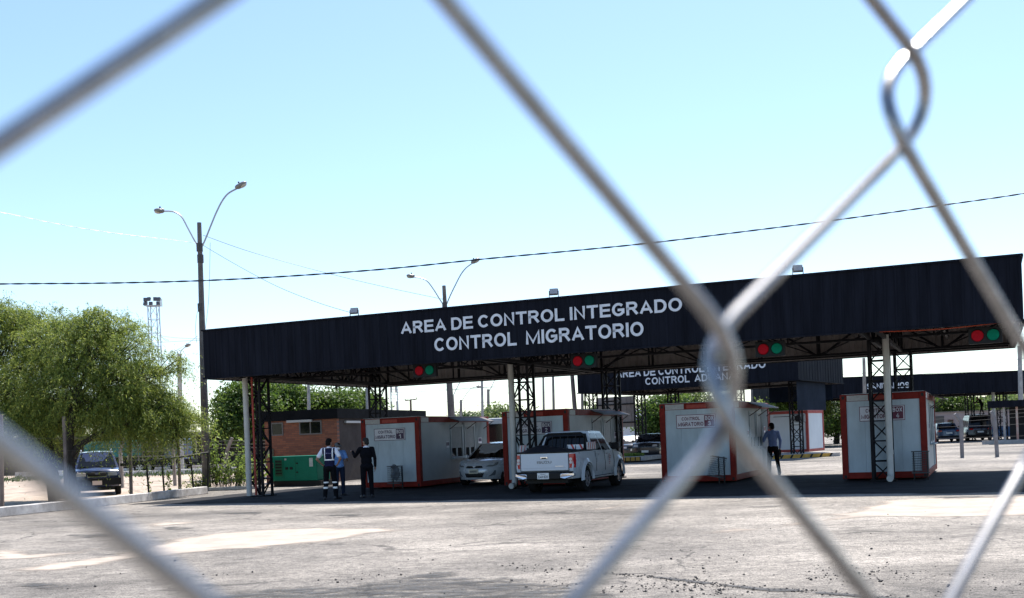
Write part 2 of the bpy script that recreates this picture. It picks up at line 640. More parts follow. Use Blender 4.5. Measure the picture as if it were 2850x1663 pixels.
def sand_material(name, col, dirt, top=1.0, nsc=1.3, lo=0.6, hi=0.88):
    m = mat(name, col, 0.9, 0, 0.2, 1.6, 0.6, 30, dirt=dirt)
    t = m.node_tree
    b = t.nodes['Principled BSDF']
    o = t.nodes['Material Output']
    at = t.nodes.new('ShaderNodeAttribute')
    at.attribute_name = 'thickness'
    tc = t.nodes.new('ShaderNodeTexCoord')
    n1 = t.nodes.new('ShaderNodeTexNoise')
    n1.inputs['Scale'].default_value = nsc
    n1.inputs['Detail'].default_value = 10
    n1.inputs['Roughness'].default_value = 0.72
    mp = t.nodes.new('ShaderNodeMapping')
    mp.inputs['Scale'].default_value = (0.6, 1.5, 1)
    t.links.new(tc.outputs['Object'], mp.inputs[0])
    t.links.new(mp.outputs[0], n1.inputs[0])
    ad = t.nodes.new('ShaderNodeMath')
    ad.operation = 'ADD'
    t.links.new(at.outputs['Fac'], ad.inputs[0])
    t.links.new(n1.outputs[0], ad.inputs[1])
    mr = t.nodes.new('ShaderNodeMapRange')
    mr.inputs['From Min'].default_value = lo
    mr.inputs['From Max'].default_value = hi
    mr.inputs['To Max'].default_value = top
    t.links.new(ad.outputs[0], mr.inputs[0])
    tr = t.nodes.new('ShaderNodeBsdfTransparent')
    mx = t.nodes.new('ShaderNodeMixShader')
    t.links.new(mr.outputs[0], mx.inputs[0])
    t.links.new(tr.outputs[0], mx.inputs[1])
    t.links.new(b.outputs[0], mx.inputs[2])
    t.links.new(mx.outputs[0], o.inputs[0])
    return m


M_SAND = sand_material('pale sand', (0.40, 0.335, 0.275), (0.28, 0.24, 0.205), 1.0, 2.2, 0.62, 0.98)
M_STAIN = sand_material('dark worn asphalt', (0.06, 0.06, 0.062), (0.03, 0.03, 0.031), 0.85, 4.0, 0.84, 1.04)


def flat_patch(name, outline_px, z, m, amp=0.1, seed=0, edge=0.85, full=0.75):
    """thin drift of sand: full in the middle, thinning out towards its outline"""
    pts = [DG(x, y) for x, y in outline_px]
    o = rough_outline([(p.x, p.y, z) for p in pts], 0.25, amp, seed)
    bm = bmesh.new()
    vs = [bm.verts.new(q) for q in o]
    f_ = bm.faces.new(vs)
    bmesh.ops.triangulate(bm, faces=[f_])
    for _ in range(3):
        es = [e for e in bm.edges if e.calc_length() > 0.3]
        if es:
            bmesh.ops.subdivide_edges(bm, edges=es, cuts=1)
            bmesh.ops.triangulate(bm, faces=bm.faces[:])
    P = np.array([q[:2] for q in o])
    A, B = P, np.roll(P, -1, 0)
    me = bpy.data.meshes.new(name)
    bm.to_mesh(me)
    bm.free()
    at = me.attributes.new('thickness', 'FLOAT', 'POINT')
    vals = []
    for v in me.vertices:
        q = np.array(v.co[:2])
        d = B - A
        u = np.clip(((q - A) * d).sum(1) / (d * d).sum(1), 0, 1)
        dist = np.sqrt((((A + d * u[:, None]) - q) ** 2).sum(1).min())
        vals.append(min(full, dist / edge))
    at.data.foreach_set('value', vals)
    me.materials.append(m)
    ob = bpy.data.objects.new(name, me)
    COL.objects.link(ob)
    return tag(ob, kind='structure')


flat_patch('sand_patch', [(20, 1404), (110, 1385), (210, 1372), (300, 1352), (420, 1326), (540, 1308), (680, 1299), (830, 1296), (950, 1297), (1012, 1304),
           (960, 1313), (860, 1328), (740, 1342), (640, 1352), (560, 1352), (470, 1361), (390, 1371), (320, 1378), (240, 1396), (150, 1405), (70, 1408)], 0.004, M_SAND, 0.16, 1)
flat_patch('sand_patch', [(-60, 1352), (30, 1349), (80, 1352), (100, 1360), (170, 1356), (280, 1340), (290, 1345), (200, 1363), (90, 1374), (-60, 1381)], 0.004, M_SAND, 0.07, 2)
flat_patch('sand_patch', [(1716, 1311), (1800, 1300), (1900, 1289), (1990, 1276), (2060, 1262), (2110, 1246), (2150, 1232), (2240, 1224), (2400, 1219), (2600, 1216), (2680, 1230), (2640, 1262),
           (2519, 1270), (2380, 1271), (2260, 1274), (2130, 1272), (2040, 1284), (1940, 1299), (1850, 1309), (1780, 1313)], 0.004, M_SAND, 0.16, 5)
flat_patch('sand_patch', [(1430, 1255), (1480, 1247), (1530, 1240), (1560, 1240), (1530, 1247), (1490, 1255)], 0.004, M_SAND, 0.08, 6)
flat_patch('sand_patch', [(330, 1290), (430, 1280), (520, 1281), (450, 1290), (370, 1296)], 0.004, M_SAND, 0.15, 8)


# patches where the dust has gone and the dark worn asphalt shows
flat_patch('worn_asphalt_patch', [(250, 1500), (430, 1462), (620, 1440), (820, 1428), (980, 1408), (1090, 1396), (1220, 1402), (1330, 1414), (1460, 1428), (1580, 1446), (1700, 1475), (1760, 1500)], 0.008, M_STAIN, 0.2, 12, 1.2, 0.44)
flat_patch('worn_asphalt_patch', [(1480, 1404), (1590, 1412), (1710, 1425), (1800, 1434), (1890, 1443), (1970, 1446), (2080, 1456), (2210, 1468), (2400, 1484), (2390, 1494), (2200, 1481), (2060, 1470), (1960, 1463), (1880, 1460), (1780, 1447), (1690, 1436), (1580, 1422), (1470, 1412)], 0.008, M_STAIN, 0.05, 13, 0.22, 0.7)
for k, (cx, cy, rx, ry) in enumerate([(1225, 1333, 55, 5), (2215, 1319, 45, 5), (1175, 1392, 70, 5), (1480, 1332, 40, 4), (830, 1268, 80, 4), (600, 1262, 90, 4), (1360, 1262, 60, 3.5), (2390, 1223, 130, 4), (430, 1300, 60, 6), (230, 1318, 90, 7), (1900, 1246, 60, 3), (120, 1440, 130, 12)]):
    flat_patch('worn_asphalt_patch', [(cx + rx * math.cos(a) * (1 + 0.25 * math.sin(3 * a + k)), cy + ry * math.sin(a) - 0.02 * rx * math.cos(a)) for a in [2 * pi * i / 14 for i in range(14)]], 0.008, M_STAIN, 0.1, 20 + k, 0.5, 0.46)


# loose asphalt crumbs and the broken joint in the foreground
def crumbs():
    mb = MB()
    crack = [DG(x, y) for x, y in [(1470, 1409), (1580, 1417), (1700, 1430), (1790, 1440), (1880, 1450), (1960, 1452), (2060, 1462), (2200, 1474), (2380, 1490)]]

    def crumb(x, y, s):
        q = Matrix.Rotation(random.uniform(0, 6), 3, 'Z') @ Matrix.Rotation(random.uniform(0, 3), 3, 'X')
        ds = [(1, 0, 0), (0, 1, 0), (-1, 0, 0), (0, -1, 0), (0, 0, 1), (0, 0, -1)]
        vs = []
        for d in ds:
            p = q @ (Vector(d) * s * random.uniform(0.6, 1.15))
            vs.append((x + p.x, y + p.y, max(0.0, s * 0.35 + p.z * 0.6)))
        mb.add(vs, [(0, 1, 4), (1, 2, 4), (2, 3, 4), (3, 0, 4), (1, 0, 5), (2, 1, 5), (3, 2, 5), (0, 3, 5)])
    for i in range(len(crack) - 1):
        a, b = crack[i], crack[i + 1]
        k = int((b - a).length * 75)
        for j in range(k):
            p = a.lerp(b, random.random())
            wv = 0.045 + 0.05 * max(0, mnoise.noise(Vector((p.x * 1.5, p.y, 0))))
            crumb(p.x + random.gauss(0, wv), p.y + random.gauss(0, wv), random.uniform(0.006, 0.022))
    for (cx, cy, sx, sy, n) in [(2000, 1425, 210, 22, 420), (1730, 1430, 200, 25, 160), (2120, 1445, 200, 18, 200), (1650, 1455, 170, 16, 420), (1500, 1380, 260, 40, 120), (1150, 1350, 260, 30, 60),
                                (2350, 1440, 150, 25, 110), (1100, 1420, 260, 16, 260), (330, 1425, 260, 30, 160), (1300, 1400, 120, 10, 150), (2000, 1300, 400, 40, 90), (1500, 1290, 400, 25, 70)]:
        for j in range(n):
            y = random.gauss(cy, sy)
            if y < 1245:
                continue
            p = DG(random.gauss(cx, sx), y)
            if mnoise.noise(Vector((p.x * 0.9, p.y * 0.9, 4))) < random.uniform(-0.25, 0.2):
                continue
            crumb(p.x, p.y, min(0.03, random.lognormvariate(-4.75, 0.55)))
    o = mb.build('loose_asphalt_crumbs', mat('black asphalt crumb', (0.035, 0.034, 0.035), 0.9))
    tag(o, 'loose black asphalt crumbs scattered along the broken joint in the foreground', 'gravel', kind='stuff')


crumbs()

# dirt lot beyond the kerb, kerbs
kerb_pts = [Vector((-21.5, 11.0, 0)), DG(-10, 1273), DG(180, 1253), DG(350, 1234), DG(455, 1221), DG(512, 1214)]
far_pts = [Vector((-13.2, 42.2, 0)), Vector((-10.8, 42.6, 0)), Vector((-9.75, 43.0, 0))]
kl = kerb_pts + far_pts
mb = MB()
lot = [(p.x - 0.02, p.y, 0.02) for p in kl] + [(-10.5, 60, 0.02), (-14, 100, 0.02), (-140, 100, 0.02), (-140, 11, 0.02)]
mb.add(lot, [tuple(range(len(lot)))])
tag(mb.build('dirt_lot', M_DIRT), kind='structure')


def kerb(name, pts, wd, ht, m):
    mb = MB()
    n = len(pts)
    side = []
    for i, p in enumerate(pts):
        d = (pts[min(i + 1, n - 1)] - pts[max(i - 1, 0)]).normalized()
        side.append(Vector((-d.y, d.x, 0)))
    vs = []
    for p, q in zip(pts, side):
        for a, z in ((0, 0), (0.015, ht), (wd, ht), (wd + 0.01, 0)):
            vs.append((p.x + q.x * a, p.y + q.y * a, p.z + z))
    fs = []
    for i in range(n - 1):
        for j in range(4):
            a, b = i * 4 + j, i * 4 + (j + 1) % 4
            fs.append((a, b, b + 4, a + 4))
    fs += [(0, 1, 2, 3), tuple((n - 1) * 4 + j for j in (3, 2, 1, 0))]
    mb.add(vs, fs)
    return tag(mb.build(name, m, bevel=0.02), kind='structure')


def dense(pts, step=0.9, amp=0.02):
    o = []
    for i in range(len(pts) - 1):
        a, b = pts[i], pts[i + 1]
        k = max(1, int((b - a).length / step))
        for j in range(k):
            p = a.lerp(b, j / k)
            o.append(Vector((p.x + random.uniform(-amp, amp), p.y + random.uniform(-amp, amp), 0)))
    o.append(pts[-1])
    return o


kerb('kerb', dense(kerb_pts), 0.22, 0.27, M_KERB)
kerb('kerb', dense([kerb_pts[-1]] + far_pts, 0.7, 0.03), 0.2, 0.14, M_CONCL)
kerb('kerb', dense([Vector((-34, 76, 0)), Vector((-22, 74, 0)), Vector((-13, 72, 0))]), 0.6, 0.35, M_KERB)
kerb('kerb', dense([Vector((-40, 88, 0)), Vector((-24, 86, 0)), Vector((-14, 84, 0))]), 0.5, 0.4, M_KERB)

# ================================================================== CANOPIES
S_ = CAM_H / 1.7
CAN_O = Vector((-10.3621 * S_, 37.2453 * S_, 0))
CAN_L, CAN_D, CAN_ZB, CAN_ZT = 25.2466 * S_, 11.0913 * S_, 4.1179 * S_, 5.7525 * S_


def can_world(a, b, z=0.0):
    return Vector((CAN_O.x + a * T2[0] + b * N2[0], CAN_O.y + a * T2[1] + b * N2[1], z))


def can_a(px, b, py=1218.0):       # local x of the point at local depth b whose picture column is px (full-size)
    sx = _ab(px, py)[0]
    # (Ox + a t0 + b n0) = sx * (Oy + a t1 + b n1)
    return (sx * (CAN_O.y + b * N2[1]) - CAN_O.x - b * N2[0]) / (T2[0] - sx * T2[1])


def rib_sheet(mb, x0, x1, z0, z1, fn, pitch=0.25, rib=0.045, hgt=0.016, wav=0.0):
    """vertical corrugated sheet, fn(x, y_out, z) -> point"""
    xs = []
    n = max(1, round((x1 - x0) / pitch))
    p = (x1 - x0) / n
    for i in range(n):
        a = x0 + i * p
        xs += [(a, 0), (a + p - rib * 1.7, 0), (a + p - rib * 1.3, hgt), (a + p - rib * 0.4, hgt)]
    xs.append((x1, 0))
    vs = []
    for x, y in xs:
        vs.append(fn(x, y, z0))
        vs.append(fn(x, y, z1 + wav * math.sin(x * 3.1)))
    mb.add(vs, [(2 * i, 2 * i + 2, 2 * i + 3, 2 * i + 1) for i in range(len(xs) - 1)])


def lattice_column(mb, x, y, z0, z1, wd=0.5, leg=0.07, step=0.55):
    h2 = wd / 2
    cs = [(x - h2, y - h2), (x + h2, y - h2), (x + h2, y + h2), (x - h2, y + h2)]
    for cx, cy in cs:
        mb.bx(cx - leg / 2, cx + leg / 2, cy - leg / 2, cy + leg / 2, z0, z1)
    n = max(1, round((z1 - z0) / step))
    st = (z1 - z0) / n
    for k in range(4):
        a, b = cs[k], cs[(k + 1) % 4]
        for i in range(n):
            za, zb_ = z0 + i * st + 0.01, z0 + (i + 1) * st - 0.01
            if (i + k) % 2:
                mb.bar((a[0], a[1], za), (b[0], b[1], zb_), 0.036)
            else:
                mb.bar((b[0], b[1], za), (a[0], a[1], zb_), 0.036)
            mb.bar((a[0], a[1], zb_), (b[0], b[1], zb_), 0.034)
    mb.bx(x - h2 - 0.1, x + h2 + 0.1, y - h2 - 0.1, y + h2 + 0.1, z0 - 0.02, z0 + 0.02)


def truss(mb, p0, p1, zl, zu, panel=0.9, ch=0.07, web=0.045):
    p0, p1 = Vector((*p0, 0)), Vector((*p1, 0))
    L = (p1 - p0).length
    n = max(2, round(L / panel))
    mb.bar((p0.x, p0.y, zl), (p1.x, p1.y, zl), ch)
    mb.bar((p0.x, p0.y, zu), (p1.x, p1.y, zu), ch)
    for i in range(n + 1):
        a = p0.lerp(p1, i / n)
        mb.bar((a.x, a.y, zl + 0.036), (a.x, a.y, zu - 0.036), web)
        if i < n:
            b = p0.lerp(p1, (i + 1) / n)
            za, zb_ = (zl, zu) if i % 2 else (zu, zl)
            mb.bar((a.x, a.y, za), (b.x, b.y, zb_), web * 0.9)


def make_canopy(label, loc, rz, L, D, zb, zt, cols_f, cols_r, bf, br, rear_step=2.2, letters=(), fine=True):
    c = thing('inspection_canopy', label, 'canopy', loc, rz)
    pitch = 0.25 if fine else 0.5
    for nm, q in (('front_fascia', 0), ('rear_fascia', 1), ('side_fascia', 2), ('side_fascia', 3)):
        mo, mi_ = MB(), MB()
        if q == 0:
            rib_sheet(mo, 0, L, zb, zt, lambda x, y, z: (x, -y, z), pitch)
            rib_sheet(mi_, 0.03, L - 0.03, zb + 0.005, zt - 0.02, lambda x, y, z: (x, 0.05 - y, z), pitch, 0.07, 0.03)
        elif q == 1:
            rib_sheet(mo, 0, L, zb, zt, lambda x, y, z: (x, D + y, z), pitch)
            rib_sheet(mi_, 0.03, L - 0.03, zb + 0.005, zt - 0.02, lambda x, y, z: (x, D - 0.05 + y, z), pitch, 0.07, 0.03)
        else:
            s = -1 if q == 2 else 1
            xo = 0 if q == 2 else L
            rib_sheet(mo, 0.002, D - 0.002, zb, zt, lambda x, y, z: (xo + s * y, x, z), pitch)
            rib_sheet(mi_, 0.03, D - 0.03, zb + 0.005, zt - 0.02, lambda x, y, z: (xo - s * 0.05 + s * y, x, z), pitch, 0.07, 0.03)
        o = mo.build(nm, M_NAVY, c)
        mi_.build('inner_sheet', M_SHEET, o)
        tr = MB()
        e = 0.035
        if q < 2:
            yy = -0.035 if q == 0 else D + 0.035
            tr.bx(-0.04, L + 0.04, yy - 0.012, yy + 0.05, zt - 0.02, zt + 0.03)
            tr.bx(-0.04, L + 0.04, yy - 0.008, yy + 0.05, zb - 0.02, zb + 0.03)
        else:
            xx = -0.035 if q == 2 else L + 0.035
            tr.bx(xx - 0.02, xx + 0.02, 0.06, D - 0.06, zt - 0.018, zt + 0.028)
            tr.bx(xx - 0.02, xx + 0.02, 0.06, D - 0.06, zb - 0.018, zb + 0.028)
        tr.build('edge_trim', M_NAVY, o)
    rf = MB()
    zr = zb + 0.95
    rf.bx(0.06, L - 0.06, 0.06, D - 0.06, zr, zr + 0.03)
    for i in range(int(L / 0.5)):
        rf.bx(0.3 + i * 0.5, 0.36 + i * 0.5, 0.07, D - 0.07, zr - 0.035, zr - 0.002)
    rf.build('roof_sheet', M_SHEET, c)
    zl, zu = zb + 0.10, zr - 0.09
    for b in (bf, br):
        m_ = MB()
        truss(m_, (0.15, b), (L - 0.15, b), zl, zu, 1.9)
        m_.build('roof_truss', M_STEEL, c)
    m_ = MB()
    truss(m_, (0.15, D - 0.25), (L - 0.15, D - 0.25), zb + 0.06, zt - 0.1, rear_step * 0.9, 0.06, 0.075)
    m_.build('roof_truss', M_STEEL, c)
    m_ = MB()
    truss(m_, (0.15, 0.25), (L - 0.15, 0.25), zb + 0.5, zt - 0.1, rear_step, 0.06, 0.05)
    m_.build('roof_truss', M_STEEL, c)
    for x, _ in cols_f:
        x = max(x, 0.5)
        m_ = MB()
        truss(m_, (x - 0.2, 0.4), (x - 0.2, D - 0.4), zl - 0.02, zu + 0.02, 1.3, 0.09, 0.06)
        truss(m_, (x + 0.2, 0.4), (x + 0.2, D - 0.4), zl - 0.02, zu + 0.02, 1.3, 0.09, 0.06)
        m_.build('roof_truss', M_STEEL, c)
    for i in range(len(cols_f) + 1):
        e = [0.3] + [q[0] for q in cols_f] + [L - 0.3]
        x = (e[i] + e[i + 1]) / 2
        m_ = MB()
        truss(m_, (x, 0.4), (x, D - 0.4), zl + 0.3, zu + 0.015, 0.9, 0.07, 0.04)
        m_.build('roof_truss', M_STEEL, c)
    for x, b in cols_f:
        m_ = MB()
        lattice_column(m_, x, b, 0.02, zl - 0.06)
        m_.build('lattice_column', M_STEEL, c)
    for x in cols_r:
        m_ = MB()
        lattice_column(m_, x, br, 0.02, zl - 0.06)
        m_.build('lattice_column', M_STEEL, c)
    return c


BF, BR_ = 3.7, 9.7
colf = [(can_a(722, 1.7), 1.7), (can_a(1462, BF), BF), (can_a(2455, BF), BF)]
colr = [can_a(1056, BR_), can_a(1706, BR_), can_a(2521, BR_)]
can = make_canopy('large dark canopy nearest the fence, AREA DE CONTROL INTEGRADO CONTROL MIGRATORIO lettered on its fascia', tuple(CAN_O), -TH,
                  CAN_L, CAN_D, CAN_ZB, CAN_ZT, colf, colr, BF, BR_)


def fascia_text(root, body, px0, px1, y_lo, y_hi, O, inv, proud=0.036, bold=0.012):
    """lettering on the fascia between the two picture columns"""
    pass


def can_fz(px, py, b=0.0):        # local (a, z) on the plane at local depth b seen at the pixel
    a = can_a(px, b, py)
    p = can_world(a, b)
    return a, CAM_H - _ab(px, py)[1] * p.y


for body, p00, p01, p10, p11 in (
        ('AREA DE CONTROL INTEGRADO', (1118, 929), (1121, 895), (1900, 866), (1900, 828)),
        ('CONTROL  MIGRATORIO', (1211, 975), (1212, 938), (1793, 937), (1791, 897))):
    a0, z00 = can_fz(*p00)
    _, z01 = can_fz(*p01)
    a1, z10 = can_fz(*p10)
    _, z11 = can_fz(*p11)
    zl = (z00 + z10) / 2
    zh = (z01 + z11) / 2
    m_ = MB()
    fit_text(body, a0, a1, zl, zh, lambda x, z, d: (x, -0.036, z), m_, bold=0.006, space=1.04)
    m_.build('lettering', M_LETTER, can)

# drainpipes of the front canopy
for (px, yb, elbow) in ((693, 1.35, False), (1433, 3.4, True), (2480, 3.35, True)):
    x = can_a(px - 5, yb)
    m_ = MB()
    top = CAN_ZB + 0.15
    if elbow:
        pts = [(x, yb, top), (x, yb, 0.32), (x, yb - .02, 0.2), (x, yb - .08, 0.12), (x, yb - .2, 0.1), (x, yb - .3, 0.1)]
        m_.tube(pts, 0.09, 14)
        m_.tube([(x, yb - .3, 0.1), (x, yb - .304, 0.1)], 0.078, 14)
    else:
        m_.tube([(x, yb, top), (x, yb, 0.03)], 0.09, 14)
    m_.tube([(x, yb, 0.75), (x, yb, 0.87)], 0.1, 14)
    m_.tube([(x, yb, 3.0), (x, yb, 3.05)], 0.096, 14)
    m_.build('drainpipe', M_PVC, can, smooth=True)
m_ = MB()
m_.tube([(colf[0][0] + 0.02, 1.38, CAN_ZB + 0.3), (colf[0][0] + 0.02, 1.38, 0.05)], 0.035, 8)
m_.build('red_conduit', M_RED, can)
m_ = MB()
o1 = can_a(2460, 0.06)
m_.tube([(o1 + i * 0.35, 0.03, CAN_ZB - 0.02 - 0.05 * math.sin(pi * i / 8) + 0.02 * i / 8) for i in range(9)], 0.013, 6)
m_.build('orange_hose', mat('orange hose', (0.32, 0.04, 0.01), 0.5), can)


def rz_of(o):
    return o.rotation_euler[2]


# floodlights on the fascia top
def floodlight(label, px, grp):
    a = can_a(px, 0.1, 800)
    w_ = can_world(a, 0.12, CAN_ZT + 0.03)
    t = thing('floodlight', label, 'floodlight', tuple(w_), -TH + 0.25, grp)
    m1 = MB()
    Mx = Matrix.Rotation(R(-28), 3, 'X')
    m1.box((0, 0, 0.16), (0.24, 0.07, 0.2), M=Mx)
    m1.build('housing', mat('grey floodlight housing', (0.10, 0.10, 0.11), 0.5), t, bevel=0.015)
    m2 = MB()
    n_ = Mx @ Vector((0, -1, 0))
    m2.box(Vector((0, 0, 0.16)) + n_ * 0.038, (0.205, 0.012, 0.17), M=Mx)
    m2.build('lens', mat('floodlight glass', (0.35, 0.36, 0.38), 0.12, 0, 0.2, 8), t)
    m3 = MB()
    m3.bx(-0.137, -0.122, -0.02, 0.02, 0.0, 0.19)
    m3.bx(0.122, 0.137, -0.02, 0.02, 0.0, 0.19)
    m3.bx(-0.137, 0.137, -0.02, 0.02, 0.0, 0.012)
    m3.build('bracket', M_STEEL, t)


floodlight('small floodlight on the dark fascia top, left of the lettering', 982, 'floodlights on the fascia')
floodlight('small floodlight on the fascia top, right above the word INTEGRADO', 1540, 'floodlights on the fascia')
floodlight('small floodlight on the fascia top, partly behind the thick fence wire', 2222, 'floodlights on the fascia')


# traffic signals
def signal(label, px, py, first):
    a, z = can_fz(px, py, 0.75)
    w_ = can_world(a, 0.75, z)
    t = thing('traffic_light', label, 'traffic light', tuple(w_), -TH, 'two-lamp lane signals under the canopy')
    m1 = MB()
    m1.bx(-0.38, 0.38, 0, 0.16, -0.2, 0.2)
    m1.bx(-0.3, -0.26, 0.06, 0.1, 0.2, 0.62)
    m1.bx(0.26, 0.3, 0.06, 0.1, 0.2, 0.62)
    m1.build('housing', mat('signal housing', (0.010, 0.012, 0.015), 0.5, spec=0.2), t, bevel=0.012)
    for s, mm in ((-1, mat('red signal lens', (0.40, 0.006, 0.018), 0.55, 0, 0.2, 24, spec=0.08)), (1, mat('green signal lens', (0.0, 0.19, 0.115), 0.55, 0, 0.2, 24, spec=0.08))):
        m2 = MB()
        m2.disc((s * 0.175, 0.0, 0), (0, -1, 0), 0.142, 0.128, 0.03, 22)
        m2.build('lens', mm, t, smooth=True)
        m3 = MB()
        n = 16
        for k in range(n):                 # hood ring
            a0, a1 = 2 * pi * k / n, 2 * pi * (k + 1) / n
            for r0 in (0.146,):
                m3.quad((s * 0.175 + r0 * math.cos(a0), -0.001, r0 * math.sin(a0)), (s * 0.175 + r0 * math.cos(a1), -0.001, r0 * math.sin(a1)),
                        (s * 0.175 + (r0 + .01) * math.cos(a1), -0.012, (r0 + .01) * math.sin(a1)), (s * 0.175 + (r0 + .01) * math.cos(a0), -0.012, (r0 + .01) * math.sin(a0)))
        m3.build('rim', M_BLACK, t)


for lb, px, py in (('leftmost red and green lane signal, above the BOX 1 office', 1181, 1030), ('red and green lane signal above the white pickup truck', 1624, 1003),
                   ('red and green lane signal beside the fence wire knot, right of the CONTROL ADUANA sign', 2143, 970), ('rightmost red and green lane signal, near the canopy end', 2742, 932)):
    signal(lb, px, py, False)

# added dark ground sheet, deepens the shade under the canopy by colour
def shade_sheet():
    m = mat('painted canopy shade', (0.028, 0.028, 0.031), 0.9, 0, 0.35, 1.2, 0.5, 60, spec=0.1)
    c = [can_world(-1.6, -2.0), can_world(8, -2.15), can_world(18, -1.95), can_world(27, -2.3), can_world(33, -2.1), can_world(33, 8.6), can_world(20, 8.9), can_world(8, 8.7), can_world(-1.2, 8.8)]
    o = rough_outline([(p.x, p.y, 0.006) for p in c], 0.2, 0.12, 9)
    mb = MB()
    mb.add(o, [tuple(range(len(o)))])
    tag(mb.build('canopy_shade_sheet', m), kind='structure')


shade_sheet()
# ------------------------------------------------------------------ second and third canopies
FL2 = SP(1608, 1088, 61.0)
FR2 = SP(2223, 1064, 54.5)
th2 = math.atan2(FL2.y - FR2.y, FR2.x - FL2.x)
L2 = math.hypot(FR2.x - FL2.x, FR2.y - FL2.y)
ZB2 = 0.5 * (FL2.z + FR2.z)
ZT2 = ZB2 + 1.5


def loc2(px, b, py=1218.0, O=FL2, th=th2):
    t_, n_ = (math.cos(th), -math.sin(th)), (math.sin(th), math.cos(th))
    sx = _ab(px, py)[0]
    return (sx * (O.y + b * n_[1]) - O.x - b * n_[0]) / (t_[0] - sx * t_[1])


def z2(px, py, b, O=FL2, th=th2):
    a = loc2(px, b, py, O, th)
    y = O.y + a * -math.sin(th) + b * math.cos(th)
    return a, CAM_H - _ab(px, py)[1] * y


D2 = 8.4
c2f = [(max(0.4, loc2(1637, 0.8)), 0.8), (loc2(2218, 2.6), 2.6)]
c2r = [loc2(1784, 7.6), loc2(1878, 7.6), loc2(2060, 7.6)]
can2 = make_canopy('dark canopy behind the offices with CONTROL ADUANA lettered on its fascia', (FL2.x, FL2.y, 0), -th2, L2, D2, ZB2, ZT2, c2f, c2r, 2.6, 7.6, fine=False)
for body, p00, p01, p10, p11 in (
        ('AREA DE CONTROL INTEGRADO', (1716, 1048), (1716, 1025), (2132, 1027), (2132, 1004)),
        ('CONTROL  ADUANA', (1797, 1070), (1797, 1049.5), (2047, 1056), (2047, 1036))):
    a0, z00 = z2(*p00, 0)
    _, z01 = z2(*p01, 0)
    a1, z10 = z2(*p10, 0)
    _, z11 = z2(*p11, 0)
    m_ = MB()
    fit_text(body, a0, a1, (z00 + z10) / 2, (z01 + z11) / 2, lambda x, z, d: (x, -0.036, z), m_, bold=0.012, space=1.04)
    m_.build('lettering', M_LETTER, can2)
# cladding walls hung under the second canopy
m_ = MB()
rib_sheet(m_, 0.0, 5.2, 2.45, ZB2 - 0.03, lambda x, y, z: (L2 - 0.3 + 0.1 * y, 0.6 + x, z), 0.4)
m_.build('wall_cladding', M_NAVY2, can2)
m_ = MB()
rib_sheet(m_, 0.0, 3.6, ZB2 - 0.9, ZB2 - 0.03, lambda x, y, z: (L2 - 3.9 + x, D2 - 1.2 - y, z), 0.4)
m_.build('wall_cladding', M_NAVY2, can2)
m_ = MB()
a0 = loc2(1663, 7.5)
a1 = loc2(1772, 7.5)
rib_sheet(m_, a0, a1, 2.0, ZB2 - 0.03, lambda x, y, z: (x, 7.5 - y, z), 0.3)
m_.build('wall_cladding', M_SHEET, can2)
m_ = MB()
m_.bx(a0, a1, 7.40, 7.45, 2.25, 2.33)
m_.bx(a0, a1, 7.40, 7.45, ZB2 - 0.55, ZB2 - 0.47)
m_.bx((a0 + a1) / 2 - 0.05, (a0 + a1) / 2 + 0.05, 7.38, 7.39 + 0.05, 1.9, ZB2)
m_.build('wall_beam', M_STEEL, can2)

FL3 = SP(2180, 1106, 80.0)
L3 = 42.0
ZB3 = CAM_H + 76 / F * 80
can3 = make_canopy('far dark canopy with SANITARIOS lettered on its fascia', (FL3.x, 80.0, 0), 0.02, L3, 9.0, ZB3, ZB3 + 1.48, [(3.0, 2.0), (17.0, 2.0), (31.0, 2.0)], [3.0, 17.0, 31.0], 2.0, 7.5, fine=False)


def z3(px, py):
    x = _ab(px, py)[0] * 80 - FL3.x
    return x, CAM_H - _ab(px, py)[1] * 80


m_ = MB()
a0, z00 = z3(2414, 1082)
a1, z11 = z3(2532, 1062)
_, z10 = z3(2532, 1080)
fit_text('SANITARIOS', a0, a1, (z00 + z10) / 2 + 0.01, (z11 + z10) / 2 + 0.24, lambda x, z, d: (x, -0.04, z), m_, bold=0.012)
m_.build('lettering', M_LETTER, can3)
xp = z3(2796, 1100)[0]
m_ = MB()
m_.tube([(xp, 1.5, ZB3 + 0.1), (xp, 1.5, 0.02)], 0.12, 10)
m_.build('drainpipe', M_PVC, can3)

# ================================================================== OFFICE CONTAINERS
BW, BL, BH = 2.4412 * S_, 6.1108 * S_, 2.6139 * S_


